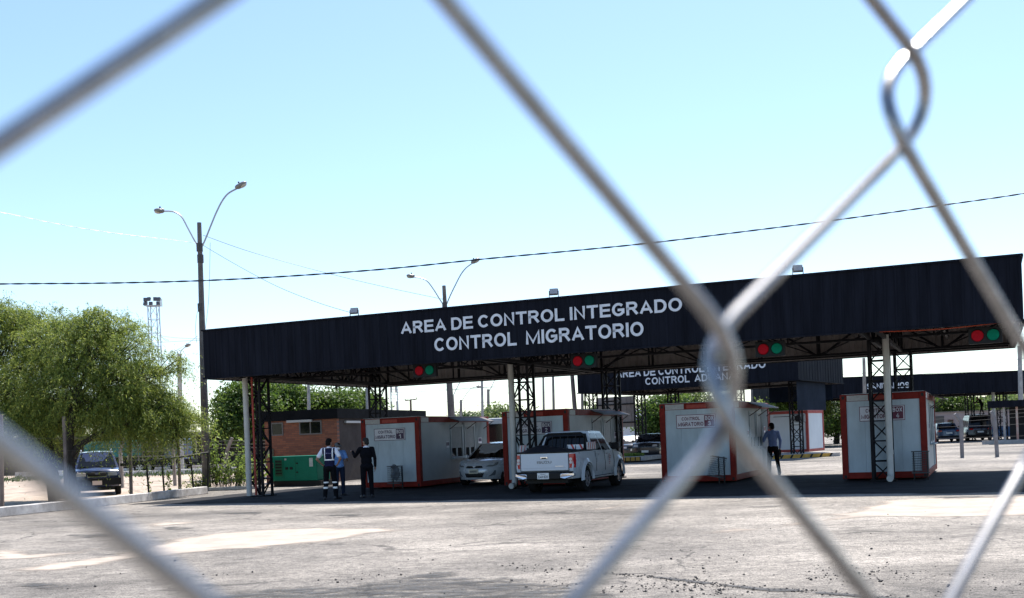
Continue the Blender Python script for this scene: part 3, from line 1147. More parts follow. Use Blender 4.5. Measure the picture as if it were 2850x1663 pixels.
def make_box(label, o, num, pm, rows_awning):
    t = thing('office_container', label, 'container office', (o[0] * S_, o[1] * S_, 0), -TH, 'migration control box offices')
    W, L, H = BW, BL, BH
    m1 = MB()
    p = 0.17
    for x in (0, W - p):
        for y in (0, L - p):
            m1.bx(x, x + p, y, y + p, 0.06, H)
    for z0, z1 in ((0.06, 0.24), (H - 0.2, H - 0.004)):
        m1.bx(p, W - p, 0.012, p - 0.02, z0, z1)
        m1.bx(p, W - p, L - p + 0.02, L - 0.012, z0, z1)
        m1.bx(0.012, p - 0.02, p, L - p, z0, z1)
        m1.bx(W - p + 0.02, W - 0.012, p, L - p, z0, z1)
    m1.build('frame', M_FRAME, t, bevel=0.012)
    for x in (p / 2, W - p / 2):
        for z in (0.12, H - 0.09):
            hol = MB()
            hol.bx(x - 0.035, x + 0.035, -0.004, 0.05, z - 0.045, z + 0.045)
            hol.build('corner_casting_hole', M_BLACK, t)
    m2 = MB()
    m2.bx(0.05, W - 0.05, 0.05, L - 0.05, H - 0.03, H + 0.015)
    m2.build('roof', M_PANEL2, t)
    # walls
    fw = MB()
    n = 4
    for i in range(n):
        x0 = p + (W - 2 * p) * i / n
        x1 = p + (W - 2 * p) * (i + 1) / n
        fw.bx(x0 + 0.002, x1 - 0.002, 0.04, 0.08, 0.24, H - 0.2)
    fw.build('front_wall', M_PANEL, t)
    bw = MB()
    bw.bx(p, W - p, L - 0.08, L - 0.04, 0.24, H - 0.2)
    bw.bx(0.04, 0.08, p, L - p, 0.24, H - 0.2)
    bw.build('back_wall', M_PANEL, t)
    sw = MB()
    x = W - 0.045
    sw.bx(x - 0.035, x, p, 2.35, 0.24, H - 0.2)
    rib_sheet(sw, 4.55, L - p, 0.24, H - 0.2, lambda a, y, z: (x + y - 0.01, a, z), 0.12, 0.04, 0.03)
    sw.bx(x - 0.035, x, 2.352, 2.45, 0.24, H - 0.2)
    sw.bx(x - 0.035, x, 3.45, 3.6, 0.24, H - 0.2)
    sw.bx(x - 0.035, x, 4.5, 4.549, 0.24, H - 0.2)
    sw.bx(x - 0.035, x, 2.452, 4.498, 0.24, 0.95)
    sw.bx(x - 0.035, x, 2.452, 4.498, H - 0.3, H - 0.2)
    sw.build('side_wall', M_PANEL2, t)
    for y0, y1 in ((2.45, 3.45), (3.6, 4.5)):
        f = MB()
        for a, b_, c_, d in ((y0, y0 + 0.06, 0.95, H - 0.3), (y1 - 0.06, y1, 0.95, H - 0.3), (y0 + 0.06, y1 - 0.06, 0.95, 1.01), (y0 + 0.06, y1 - 0.06, H - 0.36, H - 0.3)):
            f.bx(x - 0.02, x + 0.025, a, b_, c_, d)
        wo = f.build('service_window', M_PANEL2, t)
        s_ = MB()
        zz = 1.32
        k = 0
        while zz < H - 0.37:
            s_.bx(x - 0.012, x + 0.002 + 0.004 * (k % 2), y0 + 0.062, y1 - 0.062, zz, min(zz + 0.045, H - 0.362))
            zz += 0.046
            k += 1
        s_.build('roller_shutter', M_SHUT, wo)
        g_ = MB()
        g_.bx(x - 0.03, x - 0.015, y0 + 0.062, y1 - 0.062, 1.012, 1.318)
        g_.build('pane', M_GLASSD, wo)
        mm = MB()
        mm.bx(x - 0.014, x + 0.012, (y0 + y1) / 2 - 0.05, (y0 + y1) / 2 + 0.05, 1.012, 1.318)
        mm.bx(x - 0.01, x + 0.14, y0 - 0.02, y1 + 0.02, 0.915, 0.948)
        mm.build('counter', M_PANEL2, wo)
    dd = MB()
    dd.bx(x + 0.02, x + 0.035, 4.75, 5.05, 1.45, 1.66)
    so_ = dd.build('notice_sign', M_SIGN, t)
    d2 = MB()
    d2.bx(x + 0.036, x + 0.039, 4.77, 5.03, 1.52, 1.64)
    d2.build('notice_panel', pm, so_)
    dd = MB()
    dd.bx(x + 0.001, x + 0.012, 2.08, 2.32, 1.35, 1.56)
    so_ = dd.build('notice_sign', M_SIGN, t)
    d2 = MB()
    d2.bx(x + 0.013, x + 0.016, 2.09, 2.31, 1.42, 1.54)
    d2.build('notice_panel', pm, so_)
    # folded awning over the windows
    a = MB()
    Lw = 0.42
    a.add([(W - 0.01, 2.3, H - 0.05), (W - 0.01, 5.3, H - 0.05), (W + Lw, 5.3, H - 0.2), (W + Lw, 2.3, H - 0.2),
           (W - 0.01, 2.3, H - 0.02), (W - 0.01, 5.3, H - 0.02), (W + Lw, 5.3, H - 0.17), (W + Lw, 2.3, H - 0.17)],
          [(0, 1, 2, 3), (4, 7, 6, 5), (0, 4, 5, 1), (1, 5, 6, 2), (2, 6, 7, 3), (3, 7, 4, 0)])
    for y in (2.35, 3.8, 5.25):
        a.bar((W + 0.002, y, H - 0.45), (W + Lw - 0.05, y, H - 0.21), 0.025)
    a.build('awning', mat('brown grey awning', (0.05, 0.035, 0.035), 0.6), t)
    pl = MB()
    pl.bx(p + 0.02, p + 0.6, -0.002, 0.010, H - 0.19, H - 0.03)
    po = pl.build('name_plate', M_PLATE, t)
    pl = MB()
    pl.bx(W - 0.010, W + 0.002, p + 0.02, p + 0.55, H - 0.19, H - 0.03)
    pl.build('name_plate', M_PLATE, t)
    st = MB()
    st.bx(0.85, 1.45, 0.008, 0.0115, H - 0.17, H - 0.06)
    st.build('faded_marking', mat('dark faded paint', (0.2, 0.02, 0.018), 0.6, 0, 0.5, 12, dirt=(0.42, 0.06, 0.03)), t)
    # sign board
    x0, x1, z0, z1 = 0.52, 1.74, 1.68, 2.10
    s1 = MB()
    s1.bx(x0, x1, 0.018, 0.038, z0, z1)
    sg = s1.build('sign_board', M_SIGN, t)
    bd = MB()
    e = 0.016
    for q in ((x0, x1, z0, z0 + e), (x0, x1, z1 - e, z1), (x0, x0 + e, z0 + e, z1 - e), (x1 - e, x1, z0 + e, z1 - e)):
        bd.bx(q[0], q[1], 0.014, 0.0178, q[2], q[3])
    bd.build('sign_border', pm, sg)
    bp = MB()
    xm = x0 + (x1 - x0) * 0.71
    bp.bx(xm, x1 - 0.045, 0.0135, 0.0177, z0 + 0.04, z1 - 0.035)
    bp.build('number_panel', pm, sg)
    tx = MB()
    fn = lambda a_, z, d: (a_, 0.0125, z)
    fit_text('CONTROL', x0 + 0.17, xm - 0.13, z0 + 0.245, z1 - 0.07, fn, tx, bold=0.02, space=1.05)
    fit_text('MIGRATORIO', x0 + 0.05, xm - 0.03, z0 + 0.07, z0 + 0.19, fn, tx, bold=0.02, space=1.05)
    tx.build('lettering', pm, sg)
    tn = MB()
    fn2 = lambda a_, z, d: (a_, 0.009, z)
    fit_text('BOX', xm + 0.03, x1 - 0.07, z0 + 0.235, z1 - 0.065, fn2, tn, bold=0.02, space=1.05)
    fit_text(num, xm + 0.115, x1 - 0.155, z0 + 0.07, z0 + 0.2, fn2, tn, bold=0.02)
    tn.build('number_lettering', M_SIGN, sg)
    return t


BOXES = [(-5.6041, 40.7367), (-0.3288, 38.0956), (4.848, 35.8415), (9.9828, 33.2458)]
for i, (o, lb, pm) in enumerate(zip(BOXES, ('white container office in orange red frame signed BOX 1, behind the men', 'white container office signed BOX 2 behind the pickup truck',
                                            'white container office whose BOX 3 sign is half covered by the fence wire', 'white container office signed BOX 4 behind a white drainpipe'),
                                        (M_PURPLE, M_PURPLE, M_MAROON, M_MAROON))):
    make_box(lb, o, str(i + 1), pm, True)


def box_world(i, x, y, z=0.0):
    o = BOXES[i]
    return Vector((o[0] * S_ + x * T2[0] + y * N2[0], o[1] * S_ + x * T2[1] + y * N2[1], z))


# litter bins
M_MESH = mat('dark bin mesh', (0.045, 0.05, 0.055), 0.6)


def bin_(label, i, x, tilt, bag):
    w_ = box_world(i, x, -0.42)
    t = thing('litter_bin', label, 'litter bin', tuple(w_), -TH + 0.06, 'mesh litter bins in front of the offices')
    st = MB()
    st.bx(-0.19 if not tilt else 0.0, -0.15 if not tilt else 0.04, 0, 0.04, 0, 0.78 if not tilt else 0.82)
    st.bx(0.16, 0.2, 0, 0.04, 0, 0.78 if not tilt else 0.8)
    st.bx(-0.19 if not tilt else 0.0, 0.2, 0.01, 0.03, 0.1, 0.13)
    st.build('stand', M_BLACK, t)
    bk = MB()
    Mx = Matrix.Rotation(tilt, 3, 'Y')
    ctr = Vector((0.0, -0.16, 0.5))

    def T(p):
        return ctr + Mx @ (Vector(p) - ctr)
    n = 10
    for k in range(n + 1):
        u = -0.21 + 0.42 * k / n
        for yy in (-0.30, -0.02):
            bk.bar(T((u, yy, 0.22)), T((u, yy, 0.80)), 0.006)
    for k in range(10):
        z = 0.22 + 0.58 * k / 9
        bk.bar(T((-0.21, -0.30, z)), T((0.21, -0.30, z)), 0.008)
        bk.bar(T((-0.21, -0.02, z)), T((0.21, -0.02, z)), 0.008)
        for s in (-0.21, 0.21):
            bk.bar(T((s, -0.30, z)), T((s, -0.02, z)), 0.008)
    for z in (0.22, 0.8):
        for q in (((-0.22, -0.31), (0.22, -0.31)), ((-0.22, -0.01), (0.22, -0.01)), ((-0.22, -0.31), (-0.22, -0.01)), ((0.22, -0.31), (0.22, -0.01))):
            bk.bar(T((*q[0], z)), T((*q[1], z)), 0.024)
    bk.build('basket', M_MESH, t)
    if bag:
        b = MB()
        b.ell((0.02, -0.17, 0.55), (0.17, 0.11, 0.24), 14, 10)
        b.ell((-0.05, -0.15, 0.78), (0.1, 0.09, 0.07), 10, 8)
        for k in range(len(b.v)):
            v = Vector(b.v[k])
            q = mnoise.noise_vector(v * 9) * 0.05
            b.v[k] = tuple(v + q)
        b.build('rubbish_bag', mat('grey blue rubbish bag', (0.12, 0.15, 0.19), 0.4, 0, 0.5, 9), t, smooth=True)


bin_('upright mesh litter bin stuffed with a rubbish bag, by the BOX 1 office', 0, 1.62, 0.0, True)
bin_('tilted empty litter bin hanging crooked before the BOX 3 office', 2, 1.85, 0.2, False)
bin_('empty upright litter bin at the right corner of the BOX 4 office', 3, 2.12, 0.0, False)

# small white office with air conditioner behind
def small_office():
    c = SP(2252, 1262, 62.0)
    t = thing('guard_office', 'small white office with red frame and wall air conditioner, on the yellow striped island', 'office cabin', (c.x, c.y, 0.16), -0.55)
    wl, dl, H = 2.35, 3.2, 2.36
    m1 = MB()
    p = 0.14
    for x in (-wl, -p):
        for y in (0, dl - p):
            m1.bx(x, x + p, y, y + p, 0, H)
    for z0, z1 in ((0, 0.16), (H - 0.16, H)):
        m1.bx(-wl + p, -p, 0.01, p - 0.02, z0, z1)
        m1.bx(-wl + p, -p, dl - p + 0.02, dl - 0.01, z0, z1)
        m1.bx(-wl + 0.01, -wl + p - 0.02, p, dl - p, z0, z1)
        m1.bx(-p + 0.02, -0.01, p, dl - p, z0, z1)
    m1.build('frame', mat('dull red frame', (0.4, 0.05, 0.04), 0.5, 0, 0.3, 4), t)
    m2 = MB()
    m2.bx(-wl + p, -p, 0.04, 0.08, 0.16, H - 0.16)
    m2.bx(-wl + p, -p, dl - 0.08, dl - 0.04, 0.16, H - 0.16)
    m2.bx(-wl + 0.04, -wl + 0.08, p, dl - p, 0.16, H - 0.16)
    m2.bx(-0.08, -0.04, p, dl - p, 0.16, H - 0.16)
    m2.build('wall', mat('white blue panel', (0.66, 0.72, 0.78), 0.35, 0, 0.06, 1), t)
    m3 = MB()
    m3.bx(-wl + 0.03, -0.03, 0.03, dl - 0.03, H - 0.02, H + 0.03)
    m3.build('roof', M_PANEL2, t)
    m4 = MB()
    m4.bx(-0.72, -0.12, -0.22, 0.035, 1.7, 2.14)
    ac = m4.build('air_conditioner', M_WHITEP, t, bevel=0.02)
    m5 = MB()
    m5.disc((-0.5, -0.222, 1.92), (0, -1, 0), 0.19, 0.19, 0.012, 20)
    m5.build('fan_grille', M_BLACK, ac)
    m6 = MB()
    m6.bx(-2.0, -1.0, 0.025, 0.04, 2.04, 2.07)
    m6.build('seam_strip', M_STEEL, t)


small_office()

# yellow striped island
M_YEL = mat('dull yellow kerb paint', (0.50, 0.29, 0.05), 0.75, 0, 0.3, 3)


def stripes(name, a, b, ht, dp, slant, pitch, labeld):
    d = (b - a)
    L = d.length
    d.normalize()
    nrm = Vector((-d.y, d.x, 0))
    mb = MB()
    mb.add([a, b, b + nrm * dp, a + nrm * dp, a + Vector((0, 0, ht)), b + Vector((0, 0, ht)), b + nrm * dp + Vector((0, 0, ht)), a + nrm * dp + Vector((0, 0, ht))],
           [(0, 3, 2, 1), (4, 5, 6, 7), (0, 1, 5, 4), (1, 2, 6, 5), (2, 3, 7, 6), (3, 0, 4, 7)])
    o = tag(mb.build(name, M_CONCL), kind='structure')
    y, k = MB(), MB()
    n = int(L / pitch)
    for i in range(n):
        u0 = i * pitch + 0.02
        for mb_, w0, w1 in ((y, 0, pitch * 0.78), (k, pitch * 0.78, pitch)):
            P_ = lambda u, z, e: a + d * min(L, max(0, u)) - nrm * e + Vector((0, 0, z))
            mb_.quad(P_(u0 + w0, 0.005, 0.003), P_(u0 + w1, 0.005, 0.003), P_(u0 + w1 + slant, ht - 0.004, 0.003), P_(u0 + w0 + slant, ht - 0.004, 0.003))
    y.build('yellow_stripe', M_YEL, o)
    k.build('black_stripe', M_BLACK, o)


stripes('traffic_island', SG(2120, 1279, 0), SG(2338, 1269, 0), 0.2, 4.5, 0.12, 0.55, '')
stripes('traffic_island', SP(1660, 1286, 61), SP(1795, 1281, 60), 0.22, 6.0, 0.0, 0.28, '')

# ================================================================== BRICK BUILDING
def brick_material():
    m = bpy.data.materials.new('red brick')
    m.use_nodes = True
    t = m.node_tree
    b = t.nodes['Principled BSDF']
    b.inputs['Roughness'].default_value = 0.85
    tc = t.nodes.new('ShaderNodeTexCoord')
    mp = t.nodes.new('ShaderNodeMapping')
    mp.inputs['Rotation'].default_value = (R(90), 0, 0)
    t.links.new(tc.outputs['Object'], mp.inputs[0])
    br = t.nodes.new('ShaderNodeTexBrick')
    br.inputs['Color1'].default_value = (0.27, 0.095, 0.052, 1)
    br.inputs['Color2'].default_value = (0.15, 0.052, 0.034, 1)
    br.inputs['Mortar'].default_value = (0.12, 0.07, 0.055, 1)
    br.inputs['Scale'].default_value = 1.0
    br.inputs['Brick Width'].default_value = 0.3
    br.inputs['Row Height'].default_value = 0.085
    br.inputs['Mortar Size'].default_value = 0.008
    br.inputs['Bias'].default_value = -0.2
    t.links.new(mp.outputs[0], br.inputs[0])
    t.links.new(br.outputs[0], b.inputs['Base Color'])
    return m


def brick_building():
    C = SP(937, 1163, 47.5)
    t = thing('brick_building', 'small red brick building with black parapet behind the green generator', 'building', (C.x, C.y, 0), -0.33)
    zt = CAM_H - _ab(937, 1136)[1] * 47.5
    zb = CAM_H - _ab(937, 1164)[1] * 47.5
    W, L = 3.6, 9.5
    m1 = MB()
    m1.bx(-W, 0, 0, 0.2, 0, zb + 0.02)
    m1.bx(-W, -W + 0.2, 0.2, L, 0, zb + 0.02)
    m1.bx(-W + 0.2, 0, L - 0.2, L, 0, zb + 0.02)
    m1.build('wall', brick_material(), t)
    m1 = MB()
    m1.bx(-0.2, 0, 0.2, L - 0.2, 0, zb + 0.02)
    m1.build('side_wall', mat('dark brown plaster', (0.04, 0.028, 0.024), 0.8, 0, 0.25, 1.5), t)
    m2 = MB()
    m2.bx(-W - 0.08, 0.08, -0.08, 0.1, zb, zt)
    m2.bx(-0.1, 0.08, 0.1, L + 0.08, zb, zt)
    m2.bx(-W - 0.08, -W + 0.1, 0.1, L + 0.08, zb, zt)
    m2.bx(-W + 0.1, -0.1, L - 0.1, L + 0.08, zb, zt)
    m2.bx(-W + 0.1, -0.1, 0.1, L - 0.1, zt - 0.2, zt - 0.15)
    m2.build('parapet', mat('black painted parapet', (0.007, 0.008, 0.010), 0.8, 0, 0.3, 2, spec=0.1), t)

    def at(px, py):
        # plane of the front wall
        sx = _ab(px, py)[0]
        t0, t1 = math.cos(-0.33), math.sin(-0.33)
        a = (sx * C.y - C.x) / (t0 - sx * t1)
        return a, CAM_H - _ab(px, py)[1] * (C.y + a * t1)
    for (xa, ya, xb, yb, mull) in ((758, 1180, 786, 1208, 0), (836, 1175.5, 893, 1204, 1)):
        a0, z1 = at(xa, ya)
        a1, z0 = at(xb, yb)
        f = MB()
        e = 0.06
        f.bx(a0 - e, a1 + e, -0.03, 0.0, z1, z1 + e)
        f.bx(a0 - e, a1 + e, -0.03, 0.0, z0 - e, z0)
        f.bx(a0 - e, a0, -0.03, 0.0, z0, z1)
        f.bx(a1, a1 + e, -0.03, 0.0, z0, z1)
        if mull:
            f.bx((a0 + a1) / 2 - 0.03, (a0 + a1) / 2 + 0.03, -0.03, -0.006, z0, z1)
        wn = f.build('window', mat('grey window frame', (0.12, 0.11, 0.11), 0.5), t)
        p = MB()
        p.bx(a0, a1, -0.012, -0.005, z0, z1)
        p.build('pane', M_GLASSD, wn)
    a0, z0 = at(801, 1173)
    a1, _ = at(870, 1170)
    m3 = MB()
    m3.bx(a0, a1, -0.12, -0.002, z0 - 0.05, z0 + 0.05)
    m3.build('tube_lamp', mat('grey lamp batten', (0.4, 0.4, 0.4), 0.4), t)
    m3 = MB()
    m3.bx(0.002, 0.1, 0.7, 2.3, zb - 0.2, zb - 0.1)
    m3.build('tube_lamp', mat('grey lamp batten', (0.4, 0.4, 0.4), 0.4), t)
    a0, z1 = at(748, 1250)
    a1, z0 = at(762, 1272)
    m4 = MB()
    m4.bx(a0, a1, -0.15, -0.002, z0, z1)
    m4.build('meter_box', mat('beige meter box', (0.3, 0.29, 0.2), 0.6), t, bevel=0.01)


brick_building()


def generator():
    p0 = SP(758, 1345, 44.5)
    p1 = SP(883, 1340, 43.4)
    t = thing('generator', 'bright green diesel generator cabinet standing against the brick wall', 'generator', (p0.x, p0.y, 0), math.atan2(p1.y - p0.y, p1.x - p0.x))
    L = (Vector((p1.x, p1.y)) - Vector((p0.x, p0.y))).length
    G_ = mat('generator green', (0.002, 0.15, 0.092), 0.5, 0, 0.1, 2, spec=0.2)
    b = MB()
    b.bx(0.0, L, 0, 0.85, 0.22, 1.22)
    b.build('cabinet', G_, t, bevel=0.03)
    b = MB()
    b.bx(0.05, L + 0.15, 0.03, 0.82, 0.0, 0.215)
    b.build('base_skid', M_BLACK, t)
    b = MB()
    b.bx(0.18, 0.56, -0.012, 0.0, 0.42, 1.08)
    rec = b.build('louvre_panel', mat('dark green recess', (0.0, 0.07, 0.035), 0.5), t)
    c = MB()
    for k in range(5):
        c.bx(0.22, 0.52, -0.03, -0.013, 0.5 + k * 0.12, 0.56 + k * 0.12)
    c.build('louvre', M_BLACK, rec)
    b = MB()
    b.bx(-0.02, 0.1, -0.05, -0.001, 0.75, 0.98)
    b.build('label_plate', mat('beige meter box', (0.3, 0.29, 0.2), 0.6), t)
    b = MB()
    b.bx(L - 0.36, L - 0.18, -0.008, -0.001, 0.78, 1.12)
    b.build('notice_sheet', mat('grey notice sheet', (0.45, 0.5, 0.48), 0.5, 0, 0.3, 25), t)
    b = MB()
    b.bx(0.68, 0.78, -0.008, -0.001, 1.06, 1.13)
    b.build('label_plate', M_PLATE, t)
    for x, z in ((0.72, 0.68), (0.95, 0.68)):
        b = MB()
        b.bx(x, x + 0.13, -0.025, -0.001, z, z + 0.1)
        b.build('latch', M_BLACK, t)
    for x, z in ((1.27, 0.9), (1.27, 0.54)):
        b = MB()
        b.bx(x, x + 0.09, -0.03, -0.001, z, z + 0.05)
        b.build('door_handle', M_BLACK, t)
    b = MB()
    for x in (0.62, 1.22):
        b.bx(x, x + 0.008, -0.004, -0.001, 0.3, 1.18)
    b.build('door_gap', M_BLACK, t)


generator()

# ================================================================== VEHICLES
def smooth_obj(bm, ang=32):
    for f_ in bm.faces:
        f_.smooth = True
    for e in bm.edges:
        if len(e.link_faces) == 2 and e.calc_face_angle(0) > R(ang):
            e.smooth = False


def side_body(name, outline, hw, mat_, parent, wheels, ra, wz, shape, bevel=0.03, zcuts=(), xcuts=()):
    """side outline (x, z) with wheel arches cut from the bottom edge, extruded over the width and shaped"""
    zb = outline[0][1]
    x0, x1 = outline[0][0], outline[-1][0]
    pts = list(outline)                       # rear bottom -> over the top -> front bottom
    for xw in sorted(wheels, reverse=True):
        h = zb - wz
        half = math.sqrt(max(0.01, ra * ra - h * h))
        a0 = math.atan2(h, half)
        n = 12
        for k in range(n + 1):
            a = a0 + (pi - 2 * a0) * k / n
            pts.append((xw + ra * math.cos(a), wz + ra * math.sin(a)))
    bm = bmesh.new()
    lv = [bm.verts.new((x, -hw, z)) for x, z in pts]
    rv = [bm.verts.new((x, hw, z)) for x, z in pts]
    n = len(pts)
    bm.faces.new(lv)
    bm.faces.new(list(reversed(rv)))
    for i in range(n):
        bm.faces.new((lv[i], rv[i], rv[(i + 1) % n], lv[(i + 1) % n]))
    bmesh.ops.triangulate(bm, faces=[f_ for f_ in bm.faces if len(f_.verts) > 4])
    for z in zcuts:
        bmesh.ops.bisect_plane(bm, geom=bm.verts[:] + bm.edges[:] + bm.faces[:], plane_co=(0, 0, z), plane_no=(0, 0, 1))
    for x in xcuts:
        bmesh.ops.bisect_plane(bm, geom=bm.verts[:] + bm.edges[:] + bm.faces[:], plane_co=(x, 0, 0), plane_no=(1, 0, 0))
    for y in (-hw * 0.8, -hw * 0.45, 0, hw * 0.45, hw * 0.8):
        bmesh.ops.bisect_plane(bm, geom=bm.verts[:] + bm.edges[:] + bm.faces[:], plane_co=(0, y, 0), plane_no=(0, 1, 0))
    bmesh.ops.remove_doubles(bm, verts=bm.verts, dist=0.0005)
    for v in bm.verts:
        v.co = Vector(shape(v.co.x, v.co.y, v.co.z))
    bmesh.ops.recalc_face_normals(bm, faces=bm.faces)
    smooth_obj(bm, 38)
    me = bpy.data.meshes.new(name)
    bm.to_mesh(me)
    bm.free()
    me.materials.append(mat_)
    o = bpy.data.objects.new(name, me)
    COL.objects.link(o)
    o.parent = parent
    return o


def wheel(parent, x, y, r, wd, style='alloy'):
    s = 1 if y > 0 else -1
    t = MB()
    prof = [(r * 0.62, 0), (r * 0.9, 0.0), (r * 0.985, 0.02), (r, 0.05), (r, wd - 0.05), (r * 0.985, wd - 0.02), (r * 0.9, wd), (r * 0.62, wd)]
    n = 28
    vs = []
    for rr, yy in prof:
        for k in range(n):
            a = 2 * pi * k / n
            vs.append((x + rr * math.cos(a), y - s * yy, r + rr * math.sin(a)))
    fs = []
    for i in range(len(prof) - 1):
        for k in range(n):
            fs.append((i * n + k, i * n + (k + 1) % n, (i + 1) * n + (k + 1) % n, (i + 1) * n + k))
    t.add(vs, fs)
    w_ = t.build('wheel', M_RUBBER, parent, smooth=True)
    m_ = MB()
    m_.disc((x, y - s * 0.05, r), (0, -s, 0), r * 0.61, r * 0.61, wd * 0.5, 24)
    m_.disc((x, y - s * 0.008, r), (0, -s, 0), r * 0.13, r * 0.15, 0.03, 12)
    k_ = 6
    for k in range(k_):
        a = 2 * pi * k / k_
        for da in (-0.09, 0.09):
            m_.bar((x + r * 0.1 * math.cos(a), y - s * 0.022, r + r * 0.1 * math.sin(a)), (x + r * 0.6 * math.cos(a + da), y - s * 0.018, r + r * 0.6 * math.sin(a + da)), (0.028, 0.05))
    tor = []
    n = 24
    for k in range(n + 1):
        a = 2 * pi * k / n
        tor.append((x + r * 0.6 * math.cos(a), y - s * 0.015, r + r * 0.6 * math.sin(a)))
    m_.tube(tor, r * 0.035, 6, False)
    m_.build('rim', M_ALLOY, w_, smooth=True)
    d = MB()
    d.disc((x, y - s * 0.048, r), (0, -s, 0), r * 0.58, r * 0.58, 0.01, 20)
    d.build('brake_disc', M_BLACK, w_)
    return w_


def greenhouse(parent, name, B, T, mat_, glass, wins, roofcurve=0.04, nm_glass='window'):
    """B/T: (x_rear, x_front, half width rear, half width front, z rear, z front) at belt and roof"""
    def P_(q, x, y):
        return Vector((x, y, 0))
    b = [Vector((B[0], -B[2], B[4])), Vector((B[1], -B[3], B[5])), Vector((B[1], B[3], B[5])), Vector((B[0], B[2], B[4]))]
    t = [Vector((T[0], -T[2], T[4])), Vector((T[1], -T[3], T[5])), Vector((T[1], T[3], T[5])), Vector((T[0], T[2], T[4]))]
    mb = MB()
    n = 6
    vs = []
    for i in range(n + 1):                   # roof grid
        for j in range(n + 1):
            u, v = i / n, j / n
            p = t[0].lerp(t[1], u).lerp(t[3].lerp(t[2], u), v)
            p.z += roofcurve * (1 - (2 * u - 1) ** 2) * (1 - 0.6 * (2 * v - 1) ** 2) + roofcurve * 0.5 * (1 - (2 * v - 1) ** 2)
            vs.append(p)
    mb.add(vs, [(i * (n + 1) + j, (i + 1) * (n + 1) + j, (i + 1) * (n + 1) + j + 1, i * (n + 1) + j + 1) for i in range(n) for j in range(n)])

    def edge_pts(k0, k1):                    # roof edge points between corner k0 and k1
        o_ = []
        for i in range(n + 1):
            if (k0, k1) == (0, 1):
                o_.append(vs[i * (n + 1)])
            elif (k0, k1) == (1, 2):
                o_.append(vs[n * (n + 1) + i])
            elif (k0, k1) == (2, 3):
                o_.append(vs[(n - i) * (n + 1) + n])
            else:
                o_.append(vs[n - i])
        return o_
    for k in range(4):
        k1 = (k + 1) % 4
        e = edge_pts(k, k1)
        for i in range(n):
            a, c = b[k].lerp(b[k1], i / n), b[k].lerp(b[k1], (i + 1) / n)
            mb.quad(a, c, e[i + 1], e[i])
    o = mb.build(name, mat_, parent, smooth=True, ang=28)
    faces = {'right': (b[0], b[1], t[1], t[0]), 'front': (b[1], b[2], t[2], t[1]), 'left': (b[2], b[3], t[3], t[2]), 'rear': (b[3], b[0], t[0], t[3])}
    for fc, u0, u1, v0, v1, nm in wins:
        q = faces[fc]
        nn = (q[1] - q[0]).cross(q[3] - q[0]).normalized()

        def at(u, v):
            return q[0].lerp(q[1], u).lerp(q[3].lerp(q[2], u), v) + nn * 0.006
        g = MB()
        uu = u0 if isinstance(u0, tuple) else (u0, u0)
        vv = u1 if isinstance(u1, tuple) else (u1, u1)
        A = [at(uu[0], v0), at(vv[0], v0), at(vv[1], v1), at(uu[1], v1)]
        g.add(A + [p - nn * 0.012 for p in A], [(0, 1, 2, 3), (7, 6, 5, 4), (0, 4, 5, 1), (1, 5, 6, 2), (2, 6, 7, 3), (3, 7, 4, 0)])
        g.build(nm, glass, parent)
    return o


def plate_text(root_plate, body, c, wd, ht, fn):
    m_ = MB()
    fit_text(body, c[0] - wd / 2, c[0] + wd / 2, c[1] - ht / 2, c[1] + ht / 2, fn, m_, bold=0.02)
    m_.build('plate_lettering', M_INK, root_plate)


